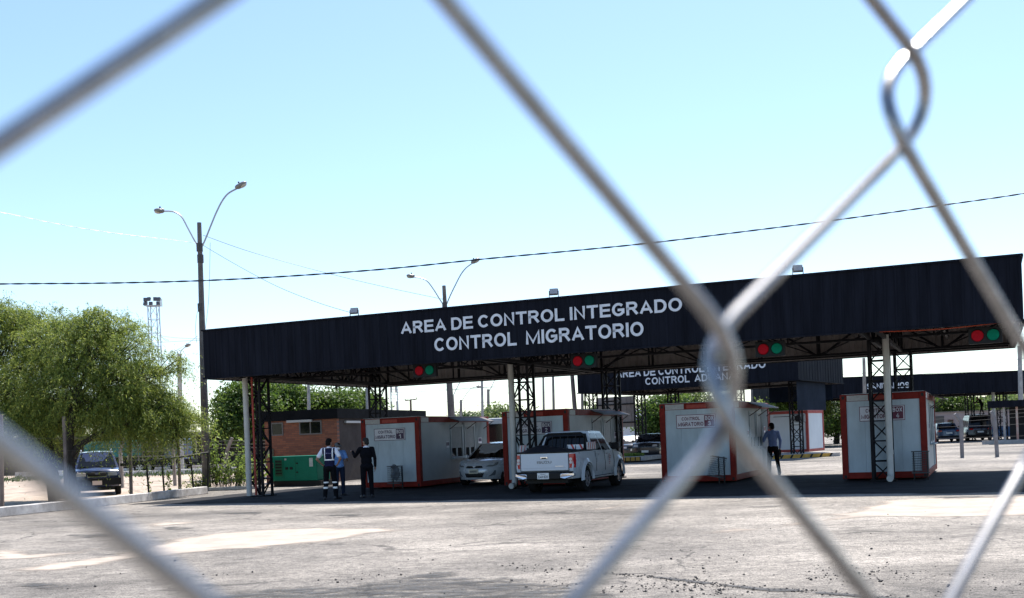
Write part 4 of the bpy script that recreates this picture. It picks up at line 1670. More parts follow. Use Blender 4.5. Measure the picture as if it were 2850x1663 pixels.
# ------------------------------------------------------------------ white pickup
def pickup():
    rr = SG(1630, 1367)
    fr = SG(1719, 1350)
    hd = math.atan2(fr.y - rr.y, fr.x - rr.x)
    hd = math.atan2(N2[1], N2[0]) + 0.015
    fx, fy = math.cos(hd), math.sin(hd)
    lx, ly = -fy, fx
    rear_axle = Vector((rr.x + lx * 0.78, rr.y + ly * 0.78, 0))
    org = rear_axle
    t = thing('pickup_truck', 'white double cab pickup truck with black roll bar, seen from behind between the offices', 'pickup truck', (org.x, org.y, 0), hd)
    # x forward from the rear axle, y left
    WB, HW, RA, WR = 3.05, 0.88, 0.44, 0.37
    xr, xf = -1.13, 3.93
    z0 = 0.42
    outl = [(xr, 0.62), (xr - 0.02, 0.75), (xr, 1.14), (0.35, 1.155), (0.72, 1.165), (2.25, 1.13), (2.5, 1.115), (3.1, 1.06), (3.6, 0.98), (3.84, 0.86), (xf, 0.68), (xf, 0.42)]
    outl = [(xr + 0.02, z0)] + outl

    def shape(x, y, z):
        k = 1.0
        k *= 1 - 0.05 * max(0, (z - 0.75)) / 0.4
        k *= 1 - 0.06 * max(0, (0.75 - z)) / 0.35
        if x > 3.0:
            k *= 1 - 0.13 * ((x - 3.0) / 0.93) ** 2
        if x < -0.8:
            k *= 1 - 0.035 * ((-0.8 - x) / 0.33) ** 2
        yy = y * k
        if x > 3.5:
            x -= 0.10 * (abs(y) / HW) ** 2 * (x - 3.5) / 0.4
        if z > 0.95 and x > 2.3:
            z += 0.035 * (1 - (y / HW) ** 2)
        return (x, yy, z)
    WP = M_WHITEPAINT
    side_body('body', outl, HW, WP, t, (0, WB), RA, WR + 0.02, shape, zcuts=(0.55, 0.68, 0.8, 0.92, 1.02, 1.09), xcuts=(-0.8, -0.6, 0.8, 1.6, 2.3, 3.3, 3.7))
    for x in (0, WB):
        for s in (-1, 1):
            wheel(t, x, s * 0.855, WR, 0.245)
            f = MB()                        # fender flare
            n = 14
            inn, out_, lip = [], [], []
            for k in range(n + 1):
                a = -0.12 + (pi + 0.24) * k / n
                cx, cz = math.cos(a), math.sin(a)
                inn.append((x + 0.43 * cx, s * 0.855, WR + 0.03 + 0.43 * cz))
                lip.append((x + 0.445 * cx, s * 0.925, WR + 0.03 + 0.445 * cz))
                out_.append((x + 0.58 * cx, s * (0.868 - 0.012 * (cz > 0.6)), WR + 0.03 + 0.56 * cz))
            vs = inn + lip + out_
            m = n + 1
            f.add(vs, [(i, i + 1, m + i + 1, m + i) for i in range(n)] + [(m + i, m + i + 1, 2 * m + i + 1, 2 * m + i) for i in range(n)])
            f.build('fender_flare', WP, t, smooth=True, ang=60)
    ub = MB()
    ub.bx(-1.0, 3.7, -0.62, 0.62, 0.3, 0.7)
    ub.bx(-0.2, 0.2, -0.7, 0.7, 0.28, 0.46)
    ub.bx(2.85, 3.25, -0.7, 0.7, 0.28, 0.46)
    ub.build('chassis', M_BLACK, t)
    # cab
    B = (0.58, 2.62, 0.825, 0.81, 1.13, 1.10)
    T = (0.76, 1.92, 0.655, 0.645, 1.71, 1.70)
    wins = [('rear', 0.05, 0.95, 0.04, 0.90, 'rear_window'), ('front', 0.06, 0.94, 0.06, 0.92, 'windscreen')]
    for sd_ in ('right', 'left'):
        if sd_ == 'right':
            wins += [(sd_, (0.035, 0.05), (0.45, 0.48), 0.05, 0.9, 'side_window'), (sd_, (0.50, 0.53), (0.88, 0.95), 0.05, 0.9, 'side_window')]
        else:
            wins += [(sd_, (1 - 0.45, 1 - 0.48), (1 - 0.035, 1 - 0.05), 0.05, 0.9, 'side_window'), (sd_, (1 - 0.88, 1 - 0.95), (1 - 0.50, 1 - 0.53), 0.05, 0.9, 'side_window')]
    greenhouse(t, 'cab', B, T, WP, M_GLASSD, wins, 0.035)
    # bed: black rim, dark cover
    b = MB()
    b.bx(-1.10, 0.62, -0.845, -0.77, 1.15, 1.185)
    b.bx(-1.10, 0.62, 0.77, 0.845, 1.15, 1.185)
    b.bx(-1.15, -1.07, -0.82, 0.82, 1.135, 1.175)
    b.build('bed_rail', M_BLACK, t, bevel=0.01)
    tp = MB()
    nx, ny = 12, 12
    vs = []
    for i in range(nx + 1):
        for j in range(ny + 1):
            u, v = i / nx, j / ny
            x = -1.05 + 1.66 * u
            y = -0.765 + 1.53 * v
            h = 0.20 * math.sin(pi * min(1, u * 1.15)) * (0.15 + 1.1 * v * (1.15 - v)) + 0.10 * math.exp(-((u - 0.45) ** 2 + (v - 0.75) ** 2) * 14)
            h += 0.02 * mnoise.noise(Vector((x * 4, y * 4, 1)))
            vs.append((x, y, 1.16 + max(0, h)))
    tp.add(vs, [(i * (ny + 1) + j, (i + 1) * (ny + 1) + j, (i + 1) * (ny + 1) + j + 1, i * (ny + 1) + j + 1) for i in range(nx) for j in range(ny)])
    tp.build('bed_tarpaulin', mat('black tarpaulin', (0.014, 0.016, 0.022), 0.5), t, smooth=True, ang=80)
    rb = MB()
    for x in (0.42,):
        rb.tube([(x, -0.74, 1.17), (x + 0.08, -0.70, 1.42), (x + 0.12, -0.62, 1.60), (x + 0.13, -0.5, 1.665), (x + 0.13, 0.5, 1.665), (x + 0.12, 0.62, 1.60), (x + 0.08, 0.70, 1.42), (x, 0.74, 1.17)], 0.036, 8)
        for y in (-0.36, -0.12, 0.12, 0.36):
            rb.tube([(x + 0.13, y, 1.66), (x + 0.05, y, 1.2)], 0.014, 6)
        for s in (-1, 1):
            rb.tube([(x + 0.11, s * 0.64, 1.57), (x - 0.30, s * 0.74, 1.18)], 0.026, 8)
    rb.build('roll_bar', M_BLACK, t, smooth=True)
    M_STRW = mat('white reflective board', (0.75, 0.75, 0.76), 0.4)
    M_STRR = mat('red reflective stripe', (0.55, 0.04, 0.03), 0.4)

    def board(x0, x1, y, z0, z1, face):
        w_ = MB()
        if face == 'x':
            w_.bx(x0, x0 + 0.012, y[0], y[1], z0, z1)
        else:
            w_.bx(x0, x1, y - 0.006, y + 0.006, z0, z1)
        o = w_.build('reflective_board', M_STRW, t)
        r_ = MB()
        L = (x1 - x0) if face != 'x' else y[1] - y[0]
        k = max(1, int(L / 0.19))
        h = z1 - z0
        for i in range(k):
            u = i * L / k + 0.02
            for e in (-0.0075, 0.0075):
                if face == 'x':
                    if e < 0:
                        r_.quad((x0 - 0.002, y[0] + u, z0), (x0 - 0.002, y[0] + u + 0.06, z0), (x0 - 0.002, min(y[1], y[0] + u + 0.06 + h * 0.5), z1), (x0 - 0.002, min(y[1], y[0] + u + h * 0.5), z1))
                else:
                    r_.quad((x0 + u, y + e, z0), (x0 + u + 0.06, y + e, z0), (min(x1, x0 + u + 0.06 + h * 0.5), y + e, z1), (min(x1, x0 + u + h * 0.5), y + e, z1))
        r_.build('red_stripe', M_STRR, o)
    board(0.12, 0.92, -0.83, 1.19, 1.40, 'y')
    board(-0.95, -0.45, 0.80, 1.19, 1.38, 'y')
    board(0.48, 0.6, (-0.62, -0.1), 1.20, 1.34, 'x')
    # tailgate
    g = MB()
    g.bx(xr - 0.035, xr - 0.022, -0.70, 0.70, 0.66, 1.10)
    tg = g.build('tailgate', WP, t, bevel=0.012)
    g = MB()
    for y in (-0.715, 0.715):
        g.bx(xr - 0.024, xr - 0.016, y - 0.006, y + 0.006, 0.64, 1.13)
    g.bx(xr - 0.024, xr - 0.016, -0.72, 0.72, 0.635, 0.65)
    g.build('panel_gap', M_BLACK, tg)
    g = MB()
    g.bx(xr - 0.036, xr - 0.030, -0.63, 0.63, 0.725, 0.735)
    g.build('crease', mat('grey crease', (0.4, 0.42, 0.44), 0.4), tg)
    g = MB()
    g.bx(xr - 0.055, xr - 0.035, -0.105, 0.105, 0.985, 1.05)
    h = g.build('tailgate_handle', M_CHROME, tg, bevel=0.01)
    g = MB()
    g.bx(xr - 0.060, xr - 0.056, -0.07, 0.07, 0.99, 1.018)
    g.build('handle_recess', M_BLACK, tg)
    fnr = lambda a, z, d: (xr - 0.040, -a, z)
    g = MB()
    fit_text('ISUZU', -0.215, 0.215, 0.855, 0.925, fnr, g, bold=0.012, space=1.1)
    g.build('lettering', mat('grey lettering', (0.13, 0.13, 0.13), 0.4), tg)
    g = MB()
    for k in range(7):
        g.bx(xr - 0.042, xr - 0.036, -0.56 + k * 0.035, -0.56 + k * 0.035 + 0.024, 0.765, 0.78)
    g.build('small_badge', M_CHROME, tg)
    # lights
    for s in (-1, 1):
        l = MB()
        n = 6
        vs = []
        zz = [0.72 + 0.385 * k / n for k in range(n + 1)]
        for k, z in enumerate(zz):
            wv = 0.135 - 0.05 * (2 * k / n - 1) ** 2
            y0 = 0.732
            vs += [(xr - 0.028, s * y0, z), (xr - 0.03, s * (y0 + wv * 0.6), z), (xr + 0.02, s * 0.845, z), (xr + 0.02 + wv * 1.2, s * 0.866, z)]
        fs = []
        for k in range(n):
            for j in range(3):
                a = k * 4 + j
                fs.append((a, a + 1, a + 5, a + 4))
        l.add(vs, fs)
        lo = l.build('tail_light', M_REDLENS, t, smooth=True, ang=70)
        c = MB()
        for zc, r in ((0.955, 0.048), (0.87, 0.042)):
            c.disc((xr - 0.031, s * 0.775, zc), (-1, 0, 0), r, r * 0.85, 0.012, 14)
        c.build('lamp_lens', M_CLEARLENS, lo)
    # bumper
    bm_ = MB()
    bm_.bx(xr - 0.16, xr + 0.05, -0.5, 0.5, 0.42, 0.60)
    bm_.bx(xr - 0.13, xr + 0.02, -0.84, 0.84, 0.585, 0.63)
    bm_.build('rear_bumper', M_BLACK, t, bevel=0.02)
    for s in (-1, 1):
        c = MB()
        c.prism([(0.45, 0.46), (0.52, 0.575), (0.865, 0.585), (0.87, 0.50), (0.62, 0.42)], xr - 0.15, xr + 0.03, lambda u, v, d: (d + (0.08 * ((u - 0.45) / 0.42) ** 2), s * u, v))
        c.build('bumper_corner', M_CHROME, t, bevel=0.015)
    p = MB()
    p.bx(xr - 0.172, xr - 0.161, -0.17, 0.17, 0.43, 0.60)
    po = p.build('number_plate', M_PLATEW, t)
    g = MB()
    fit_text('EAH 620', -0.14, 0.14, 0.455, 0.53, lambda a, z, d: (xr - 0.174, -a, z), g, bold=0.015)
    fit_text('PARAGUAY', -0.08, 0.08, 0.555, 0.58, lambda a, z, d: (xr - 0.174, -a, z), g, bold=0.015)
    g.build('plate_lettering', M_INK, po)
    # doors: gaps, handles, mirror, step, decal
    for s in (-1, 1):
        g = MB()
        yb = s * 0.868
        for x in (0.78, 1.62, 2.5):
            g.bar((x, s * 0.850, 1.13), (x + 0.02, s * 0.879, 0.78), 0.010)
            g.bar((x + 0.02, s * 0.879, 0.78), (x + 0.03, s * 0.866, 0.55), 0.010)
        g.build('door_gap', M_BLACK, t)
        for x in (0.95, 1.78):
            h = MB()
            h.bx(x, x + 0.15, s * 0.862 - 0.012, s * 0.862 + 0.02, 1.02, 1.05)
            h.build('door_handle', mat('grey handle', (0.25, 0.26, 0.27), 0.3), t, bevel=0.006)
        m_ = MB()
        m_.box((2.22, s * 1.02, 1.25), (0.11, 0.23, 0.21))
        m_.bar((2.24, s * 0.86, 1.18), (2.23, s * 0.93, 1.2), 0.05)
        m_.build('wing_mirror', M_BLACK, t, bevel=0.03)
        st = MB()
        st.bx(0.55, 2.45, s * 0.80, s * 0.91, 0.36, 0.40)
        st.build('side_step', mat('grey side step', (0.35, 0.36, 0.37), 0.4), t, bevel=0.012)
    d = MB()
    for k, wv in enumerate((0.10, 0.2, 0.16, 0.06, 0.14, 0.1)):
        d.bx(1.98, 1.98 + wv, -0.889 + 0.002 * (k > 3), -0.8805, 0.99 - k * 0.055, 1.015 - k * 0.055)
    d.build('door_decal', mat('faint red decal', (0.35, 0.12, 0.14), 0.5), t)
    for s in (-1, 1):
        h = MB()
        h.ell((3.72, s * 0.62, 0.82), (0.14, 0.16, 0.1), 10, 8)
        h.build('headlight', M_CLEARLENS, t, smooth=True)


pickup()


# ------------------------------------------------------------------ generic saloon or estate car
def car(name, label, cat, loc, hd, P, group=None):
    """P: dict of measures; x forward, origin midway between the axles"""
    t = thing(name, label, cat, loc, hd, group)
    L2_, WB, HW, WR = P['len'] / 2, P['wb'] / 2, P['hw'], P['wr']
    zb, zbelt, zh = P.get('zb', 0.22), P['belt'], P['hood']
    xr, xf = -L2_, L2_
    xh = P['xhood']                # windscreen base
    xt = P['xtrunk']               # rear window base
    nose = P.get('nose', 0.62)
    outl = [(xr + 0.06, zb), (xr, 0.45), (xr + 0.03, P['tail'] - 0.08), (xr + 0.1, P['tail']), (xt, zbelt), (0, zbelt - 0.01), (xh, zbelt - 0.03),
            (xh + (xf - xh) * 0.5, (zbelt + zh) / 2 + 0.0), (xf - 0.22, zh), (xf - 0.07, nose + 0.04), (xf, nose - 0.12), (xf - 0.01, zb + 0.12), (xf - 0.08, zb)]
    ft, fk = P.get('taper', 0.16), P.get('round', 0.22)

    def shape(x, y, z):
        k = 1 - 0.07 * max(0, z - 0.6) / 0.35 - 0.07 * max(0, 0.45 - z) / 0.25
        if x > WB:
            k *= 1 - ft * ((x - WB) / (xf - WB)) ** 2
            x -= fk * (abs(y) / HW) ** 2.4 * (x - WB) / (xf - WB)
        if x < -WB:
            k *= 1 - ft * 0.8 * ((-WB - x) / (xf - WB)) ** 2
            x += fk * 0.7 * (abs(y) / HW) ** 2.4 * (-WB - x) / (xf - WB)
        if z > 0.6 and x > xh - 0.1:
            z += 0.05 * (1 - (y / HW) ** 2)
        return (x, y * k, z)
    paint = P['paint']
    side_body('body', outl, HW, paint, t, (-WB, WB), WR + 0.065, WR + 0.01, shape, zcuts=(0.34, 0.46, 0.58, 0.7, 0.8), xcuts=(-WB - 0.3, -0.6, 0, 0.6, WB, WB + 0.35, WB + 0.6))
    for x in (-WB, WB):
        for s in (-1, 1):
            wheel(t, x, s * (HW - 0.025), WR, 0.2)
    ub = MB()
    ub.bx(xr + 0.35, xf - 0.35, -HW + 0.26, HW - 0.26, 0.2, 0.55)
    ub.build('chassis', M_BLACK, t)
    zr = P['roof']
    B = (xt, xh, HW * 0.93, HW * 0.92, zbelt - 0.01, zbelt - 0.035)
    T = (P['xr_roof'], P['xf_roof'], HW * 0.72, HW * 0.70, zr - 0.04, zr - 0.05)
    wins = [('front', 0.05, 0.95, 0.05, 0.93, 'windscreen'), ('rear', 0.1, 0.9, 0.12, 0.9, 'rear_window')]
    cuts = P.get('cuts', ((0.08, 0.46), (0.5, 0.92)))
    for a, b in cuts:
        wins += [('right', (a, a + 0.03), (b, b - 0.0), 0.07, 0.86, 'side_window'), ('left', (1 - b, 1 - b + 0.0), (1 - a, 1 - a - 0.03), 0.07, 0.86, 'side_window')]
    greenhouse(t, 'cabin', B, T, paint, M_GLASSD, wins, P.get('roofcurve', 0.04))
    for s in (-1, 1):
        m_ = MB()
        m_.box((xh - 0.32, s * (HW + 0.07), zbelt + 0.07), (0.1, 0.18, 0.13))
        m_.build('wing_mirror', P.get('mirror', paint), t, bevel=0.03)
    return t, shape


# ------------------------------------------------------------------ silver saloon facing the camera
def patch_on(shape, HW, xf, ys, zs, proud, front=True, n=8):
    """grid following the car nose: rows of (y, z) -> points slightly proud of the body"""
    pass


def nose_panel(t, name, mat_, shape, xs, poly, proud, thick=0.015):
    """polygon in (y, z) laid on the shaped nose at x = xs(z)"""
    c = (sum(p[0] for p in poly) / len(poly), sum(p[1] for p in poly) / len(poly))
    pts = []
    for k, (y, z) in enumerate(poly):
        y2, z2_ = poly[(k + 1) % len(poly)]
        for q in range(4):
            pts.append((y + (y2 - y) * q / 4, z + (z2_ - z) * q / 4))
    rings = [pts, [(c[0] + (p[0] - c[0]) * 0.55, c[1] + (p[1] - c[1]) * 0.55) for p in pts]]
    vs = []
    for g in rings:
        for y, z in g:
            p = shape(xs(z), y, z)
            vs.append((p[0] + proud, p[1], z))
    n = len(pts)
    pc = shape(xs(c[1]), c[0], c[1])
    vs.append((pc[0] + proud, pc[1], c[1]))
    fs = [(i, (i + 1) % n, n + (i + 1) % n, n + i) for i in range(n)] + [(n + i, n + (i + 1) % n, 2 * n) for i in range(n)]
    # rim going back into the body
    b = len(vs)
    for y, z in pts:
        p = shape(xs(z), y, z)
        vs.append((p[0] - thick - 0.02, p[1], z))
    fs += [(i, b + i, b + (i + 1) % n, (i + 1) % n) for i in range(n)]
    m_ = MB()
    m_.add(vs, fs)
    return m_.build(name, mat_, t, smooth=True, ang=50)


M_SILVER = mat('silver blue car paint', (0.58, 0.63, 0.68), 0.26, 0.25, 0.04, 2, coat=0.6)
M_SUVB = mat('dark blue car paint', (0.012, 0.022, 0.07), 0.22, 0.2, 0.05, 2, coat=0.7)


def sedan():
    hd = math.atan2(-N2[1], -N2[0]) + 0.02
    nose = SP(1319, 1340, 37.6)
    fx, fy = math.cos(hd), math.sin(hd)
    P_ = dict(len=4.37, wb=2.57, hw=0.85, wr=0.31, belt=0.93, hood=0.80, tail=0.98, roof=1.47, xhood=1.12, xtrunk=-1.5, xr_roof=-0.95, xf_roof=0.2, paint=M_SILVER, nose=0.66, taper=0.14, round=0.42)
    c = (nose.x - fx * 2.18, nose.y - fy * 2.18)
    t, sh = car('saloon_car', 'silver saloon car facing the fence between the BOX 1 and BOX 2 offices', 'car', (c[0], c[1], 0), hd, P_)
    xs = lambda z: 2.185 - 0.08 * max(0, (z - 0.54) / 0.16) - 0.13 * max(0, (z - 0.70) / 0.1) - 0.06 * max(0, (0.34 - z) / 0.12)
    nose_panel(t, 'grille', M_BLACK, sh, xs, [(-0.36, 0.69), (-0.40, 0.655), (-0.34, 0.615), (0.34, 0.615), (0.40, 0.655), (0.36, 0.69)], 0.012)
    nose_panel(t, 'lower_grille', M_BLACK, sh, xs, [(-0.42, 0.44), (-0.36, 0.30), (0.36, 0.30), (0.42, 0.44)], 0.012)
    for s in (-1, 1):
        nose_panel(t, 'headlight', M_LENSD, sh, xs, [(s * 0.46, 0.655), (s * 0.52, 0.69), (s * 0.80, 0.79), (s * 0.835, 0.76), (s * 0.82, 0.69), (s * 0.68, 0.65)], 0.014)
        nose_panel(t, 'fog_lamp_recess', mat('grey fog lamp', (0.12, 0.14, 0.16), 0.25), sh, xs, [(s * 0.58, 0.32), (s * 0.78, 0.36), (s * 0.80, 0.52), (s * 0.76, 0.52), (s * 0.68, 0.40)], 0.012)
    b = MB()
    b.ell((2.125, 0, 0.655), (0.02, 0.05, 0.028), 12, 8)
    b.build('badge', M_CHROME, t, smooth=True)
    p = MB()
    p.bx(2.195, 2.207, -0.17, 0.17, 0.43, 0.58)
    po = p.build('number_plate', mat('yellowish number plate', (0.6, 0.58, 0.45), 0.4), t)
    g = MB()
    for k in range(6):
        g.bx(2.208, 2.209, -0.13 + k * 0.045, -0.13 + k * 0.045 + 0.03, 0.46, 0.54)
    g.build('plate_lettering', M_INK, po)


sedan()


def suv():
    c = SP(272, 1378, 41.5)
    hd = R(-90) + 0.36
    P_ = dict(len=4.6, wb=2.75, hw=0.88, wr=0.36, belt=1.06, hood=0.98, tail=1.06, roof=1.70, xhood=1.05, xtrunk=-2.18, xr_roof=-1.95, xf_roof=0.30, paint=M_SUVB, nose=0.86, zb=0.34, taper=0.09, round=0.16,
              cuts=((0.05, 0.28), (0.32, 0.6), (0.64, 0.93)), mirror=M_BLACK)
    fx, fy = math.cos(hd), math.sin(hd)
    t, sh = car('blue_suv', 'dark blue off road wagon parked in the dirt lot beside the tree trunks', 'car', (c.x - fx * 2.2, c.y - fy * 2.2, 0.02), hd, P_)
    xs = lambda z: 2.30 - 0.07 * max(0, (z - 0.74) / 0.16) - 0.1 * max(0, (z - 0.9) / 0.08)
    gr = nose_panel(t, 'grille', M_BLACK, sh, xs, [(-0.40, 0.94), (-0.36, 0.74), (0.36, 0.74), (0.40, 0.94)], 0.02)
    r = MB()
    pts = []
    for y, z in [(-0.41, 0.95), (-0.37, 0.72), (0.37, 0.72), (0.41, 0.95)]:
        p = sh(xs(z), y, z)
        pts.append((p[0] + 0.028, p[1], z))
    r.tube(pts, 0.016, 6)
    r.build('grille_surround', M_CHROME, gr, smooth=True)
    o = MB()
    o.ell((sh(xs(0.84), 0, 0.84)[0] + 0.03, 0, 0.84), (0.012, 0.085, 0.035), 14, 8)
    o.build('badge', mat('blue grey badge', (0.1, 0.12, 0.18), 0.2), gr, smooth=True)
    for s in (-1, 1):
        nose_panel(t, 'headlight', M_CLEARLENS if s < 0 else M_LENSD, sh, xs, [(s * 0.44, 0.76), (s * 0.44, 0.92), (s * 0.78, 0.93), (s * 0.84, 0.84), (s * 0.82, 0.75)], 0.016)
    b = MB()
    n = 10
    for k in range(n):
        y0, y1 = -0.86 + 1.72 * k / n, -0.86 + 1.72 * (k + 1) / n
        q = lambda y: sh(2.34, y, 0.6)[0] + 0.05
        b.add([(q(y0), y0, 0.40), (q(y1), y1, 0.40), (q(y1), y1, 0.66), (q(y0), y0, 0.66), (q(y0) - 0.3, y0, 0.40), (q(y1) - 0.3, y1, 0.40), (q(y1) - 0.3, y1, 0.66), (q(y0) - 0.3, y0, 0.66)],
              [(0, 1, 2, 3), (4, 7, 6, 5), (3, 2, 6, 7), (0, 4, 5, 1)] + ([(0, 3, 7, 4)] if k == 0 else []) + ([(1, 5, 6, 2)] if k == n - 1 else []))
    b.build('front_bumper', mat('dark bumper plastic', (0.008, 0.009, 0.013), 0.5, spec=0.2), t)
    b = MB()
    b.bx(2.415, 2.425, -0.17, 0.17, 0.42, 0.58)
    b.build('number_plate', mat('pinkish plate', (0.6, 0.5, 0.48), 0.4), t)
    for s in (-1, 1):
        rr_ = MB()
        rr_.tube([(-1.7, s * 0.56, 1.69), (-1.6, s * 0.56, 1.75), (0.0, s * 0.56, 1.76), (0.15, s * 0.56, 1.70)], 0.02, 6)
        rr_.build('roof_rail', M_GALV, t, smooth=True)
    wp = MB()
    for y0, y1 in ((0.55, -0.05), (-0.05, -0.6)):
        wp.bar((1.06, y0, 1.07), (0.98, y1, 1.10), 0.02)
    wp.build('wiper', M_BLACK, t)


suv()

# ------------------------------------------------------------------ cars in the background
BASE = dict(len=4.4, wb=2.6, hw=0.86, wr=0.32, belt=0.92, hood=0.82, tail=1.0, roof=1.46, xhood=1.05, xtrunk=-1.5, xr_roof=-0.95, xf_roof=0.2, nose=0.68, taper=0.12, round=0.3)
BSUV = dict(len=4.5, wb=2.65, hw=0.90, wr=0.36, belt=1.06, hood=0.98, tail=1.06, roof=1.74, xhood=1.05, xtrunk=-2.1, xr_roof=-1.85, xf_roof=0.30, nose=0.85, zb=0.3, taper=0.1, round=0.18, cuts=((0.05, 0.3), (0.34, 0.6), (0.64, 0.93)))


def lamps(t, sh, P_, front):
    x = P_['len'] / 2
    if front:
        xs = lambda z: x - 0.08 * max(0, (z - P_['nose'] + 0.1) / 0.16)
        for s in (-1, 1):
            nose_panel(t, 'headlight', M_CLEARLENS, sh, xs, [(s * 0.5, P_['nose'] - 0.06), (s * 0.5, P_['nose'] + 0.05), (s * 0.8, P_['nose'] + 0.06), (s * 0.8, P_['nose'] - 0.06)], 0.02)
        nose_panel(t, 'grille', M_BLACK, sh, xs, [(-0.4, P_['nose'] - 0.05), (-0.4, P_['nose'] + 0.04), (0.4, P_['nose'] + 0.04), (0.4, P_['nose'] - 0.05)], 0.015)
        p = MB()
        p.bx(x + 0.02, x + 0.03, -0.2, 0.2, 0.45, 0.58)
        p.build('number_plate', M_PLATEW, t)
    else:
        for s in (-1, 1):
            m_ = MB()
            m_.bx(-x - 0.01, -x + 0.25, s * 0.52, s * 0.80, P_['tail'] - 0.22, P_['tail'] - 0.1)
            m_.build('tail_light', M_REDLENS, t, bevel=0.02)
        p = MB()
        p.bx(-x - 0.022, -x - 0.01, -0.22, 0.22, 0.62, 0.75)
        p.build('number_plate', M_PLATEW, t)
        p = MB()
        p.bx(-x - 0.03, -x + 0.1, -0.7, 0.7, 0.36, 0.48)
        p.build('rear_bumper', M_BLACK, t, bevel=0.02)


def bgcar(name, label, px, py, hd, base, col, front, Y=None, rough=0.25, **kw):
    P_ = dict(base)
    P_.update(kw)
    P_['paint'] = mat('paint %s' % label, col, rough, 0.1, 0.05, 2, coat=0.6)
    c = SG(px, py) if Y is None else SP(px, py, Y)
    t, sh = car(name, label, 'car', (c.x, c.y, 0), hd, P_)
    lamps(t, sh, P_, front)
    return t


bgcar('saloon_car', 'blue grey saloon seen from behind, right of the BOX 4 office', 2629, 1240, R(78), BASE, (0.03, 0.06, 0.12), False, Y=86, len=4.5, hw=0.88)
bgcar('minivan', 'dark maroon minivan seen from behind under the far canopy', 2714, 1240, R(78), BSUV, (0.014, 0.005, 0.009), False, Y=86, hw=0.95, roof=2.0)
bgcar('parked_car', 'black car facing the gap between the BOX 2 and BOX 3 offices', 1757, 1263, R(-92), BASE, (0.012, 0.013, 0.015), True, Y=74)
bgcar('parked_car', 'silver car half hidden behind the BOX 2 office corner', 1715, 1262, R(-100), BASE, (0.4, 0.42, 0.46), True, Y=82)
bgcar('utility_vehicle', 'dark vehicle with orange corner panels beside the BOX 3 office', 1815, 1284, R(-107), BSUV, (0.02, 0.021, 0.025), True, Y=66, hw=0.9, roof=1.55)
c = SP(1818, 1284, 61)

# ================================================================== PEOPLE
M_SKIN = mat('tan skin', (0.27, 0.145, 0.095), 0.5, 0, 0.12, 30)
M_HAIR = mat('black hair', (0.007, 0.006, 0.006), 0.7, 0, 0.4, 60, spec=0.1)
M_HAIRG = mat('greying hair', (0.03, 0.029, 0.028), 0.7, 0, 0.5, 60, spec=0.1)
M_SHOE = mat('dark shoe leather', (0.012, 0.012, 0.016), 0.4)
M_CLOTHW = mat('white shirt cloth', (0.66, 0.68, 0.74), 0.8)
M_CLOTHB = mat('sky blue shirt cloth', (0.12, 0.25, 0.52), 0.85, 0, 0.12, 12)
M_CLOTHS = mat('soft blue shirt cloth', (0.17, 0.24, 0.47), 0.85, 0, 0.12, 12)
M_VEST = mat('navy vest cloth', (0.012, 0.014, 0.045), 0.8, spec=0.1)
M_REFL = mat('silver reflective tape', (0.85, 0.85, 0.83), 0.4)
M_TROUB = mat('black trouser cloth', (0.006, 0.006, 0.008), 0.85, 0, 0.25, 10, spec=0.08)
M_JEAN = mat('dark blue jeans', (0.014, 0.022, 0.046), 0.85, 0, 0.25, 14, spec=0.1)
M_SUIT = mat('black suit cloth', (0.006, 0.006, 0.009), 0.85, 0, 0.25, 9, spec=0.08)
M_MASK = mat('white face mask', (0.72, 0.74, 0.78), 0.8)
M_CAP = mat('grey cap cloth', (0.09, 0.095, 0.10), 0.85)


def blob(name, mats, parent, caps, ells, voxel=0.011, sm=4, zone=None):
    m_ = MB()
    for p0, p1, r0, r1 in caps:
        m_.cap(p0, p1, r0, r1, 12)
    for e in ells:
        m_.ell(e[0], e[1], 14, 10, e[2] if len(e) > 2 else None)
    o = m_.build(name, mats if isinstance(mats, (list, tuple)) else [mats], parent)
    rm = o.modifiers.new('r', 'REMESH')
    rm.mode = 'VOXEL'
    rm.voxel_size = voxel
    if sm:
        s_ = o.modifiers.new('s', 'SMOOTH')
        s_.iterations = sm
        s_.factor = 0.5
    dg = bpy.context.evaluated_depsgraph_get()
    me = bpy.data.meshes.new_from_object(o.evaluated_get(dg))
    o.modifiers.clear()
    old = o.data
    o.data = me
    me.name = name
    bpy.data.meshes.remove(old)
    if not me.materials:
        for x in (mats if isinstance(mats, (list, tuple)) else [mats]):
            me.materials.append(x)
    me.polygons.foreach_set('use_smooth', [True] * len(me.polygons))
    if zone:
        for p in me.polygons:
            p.material_index = zone(p.center)
    return o


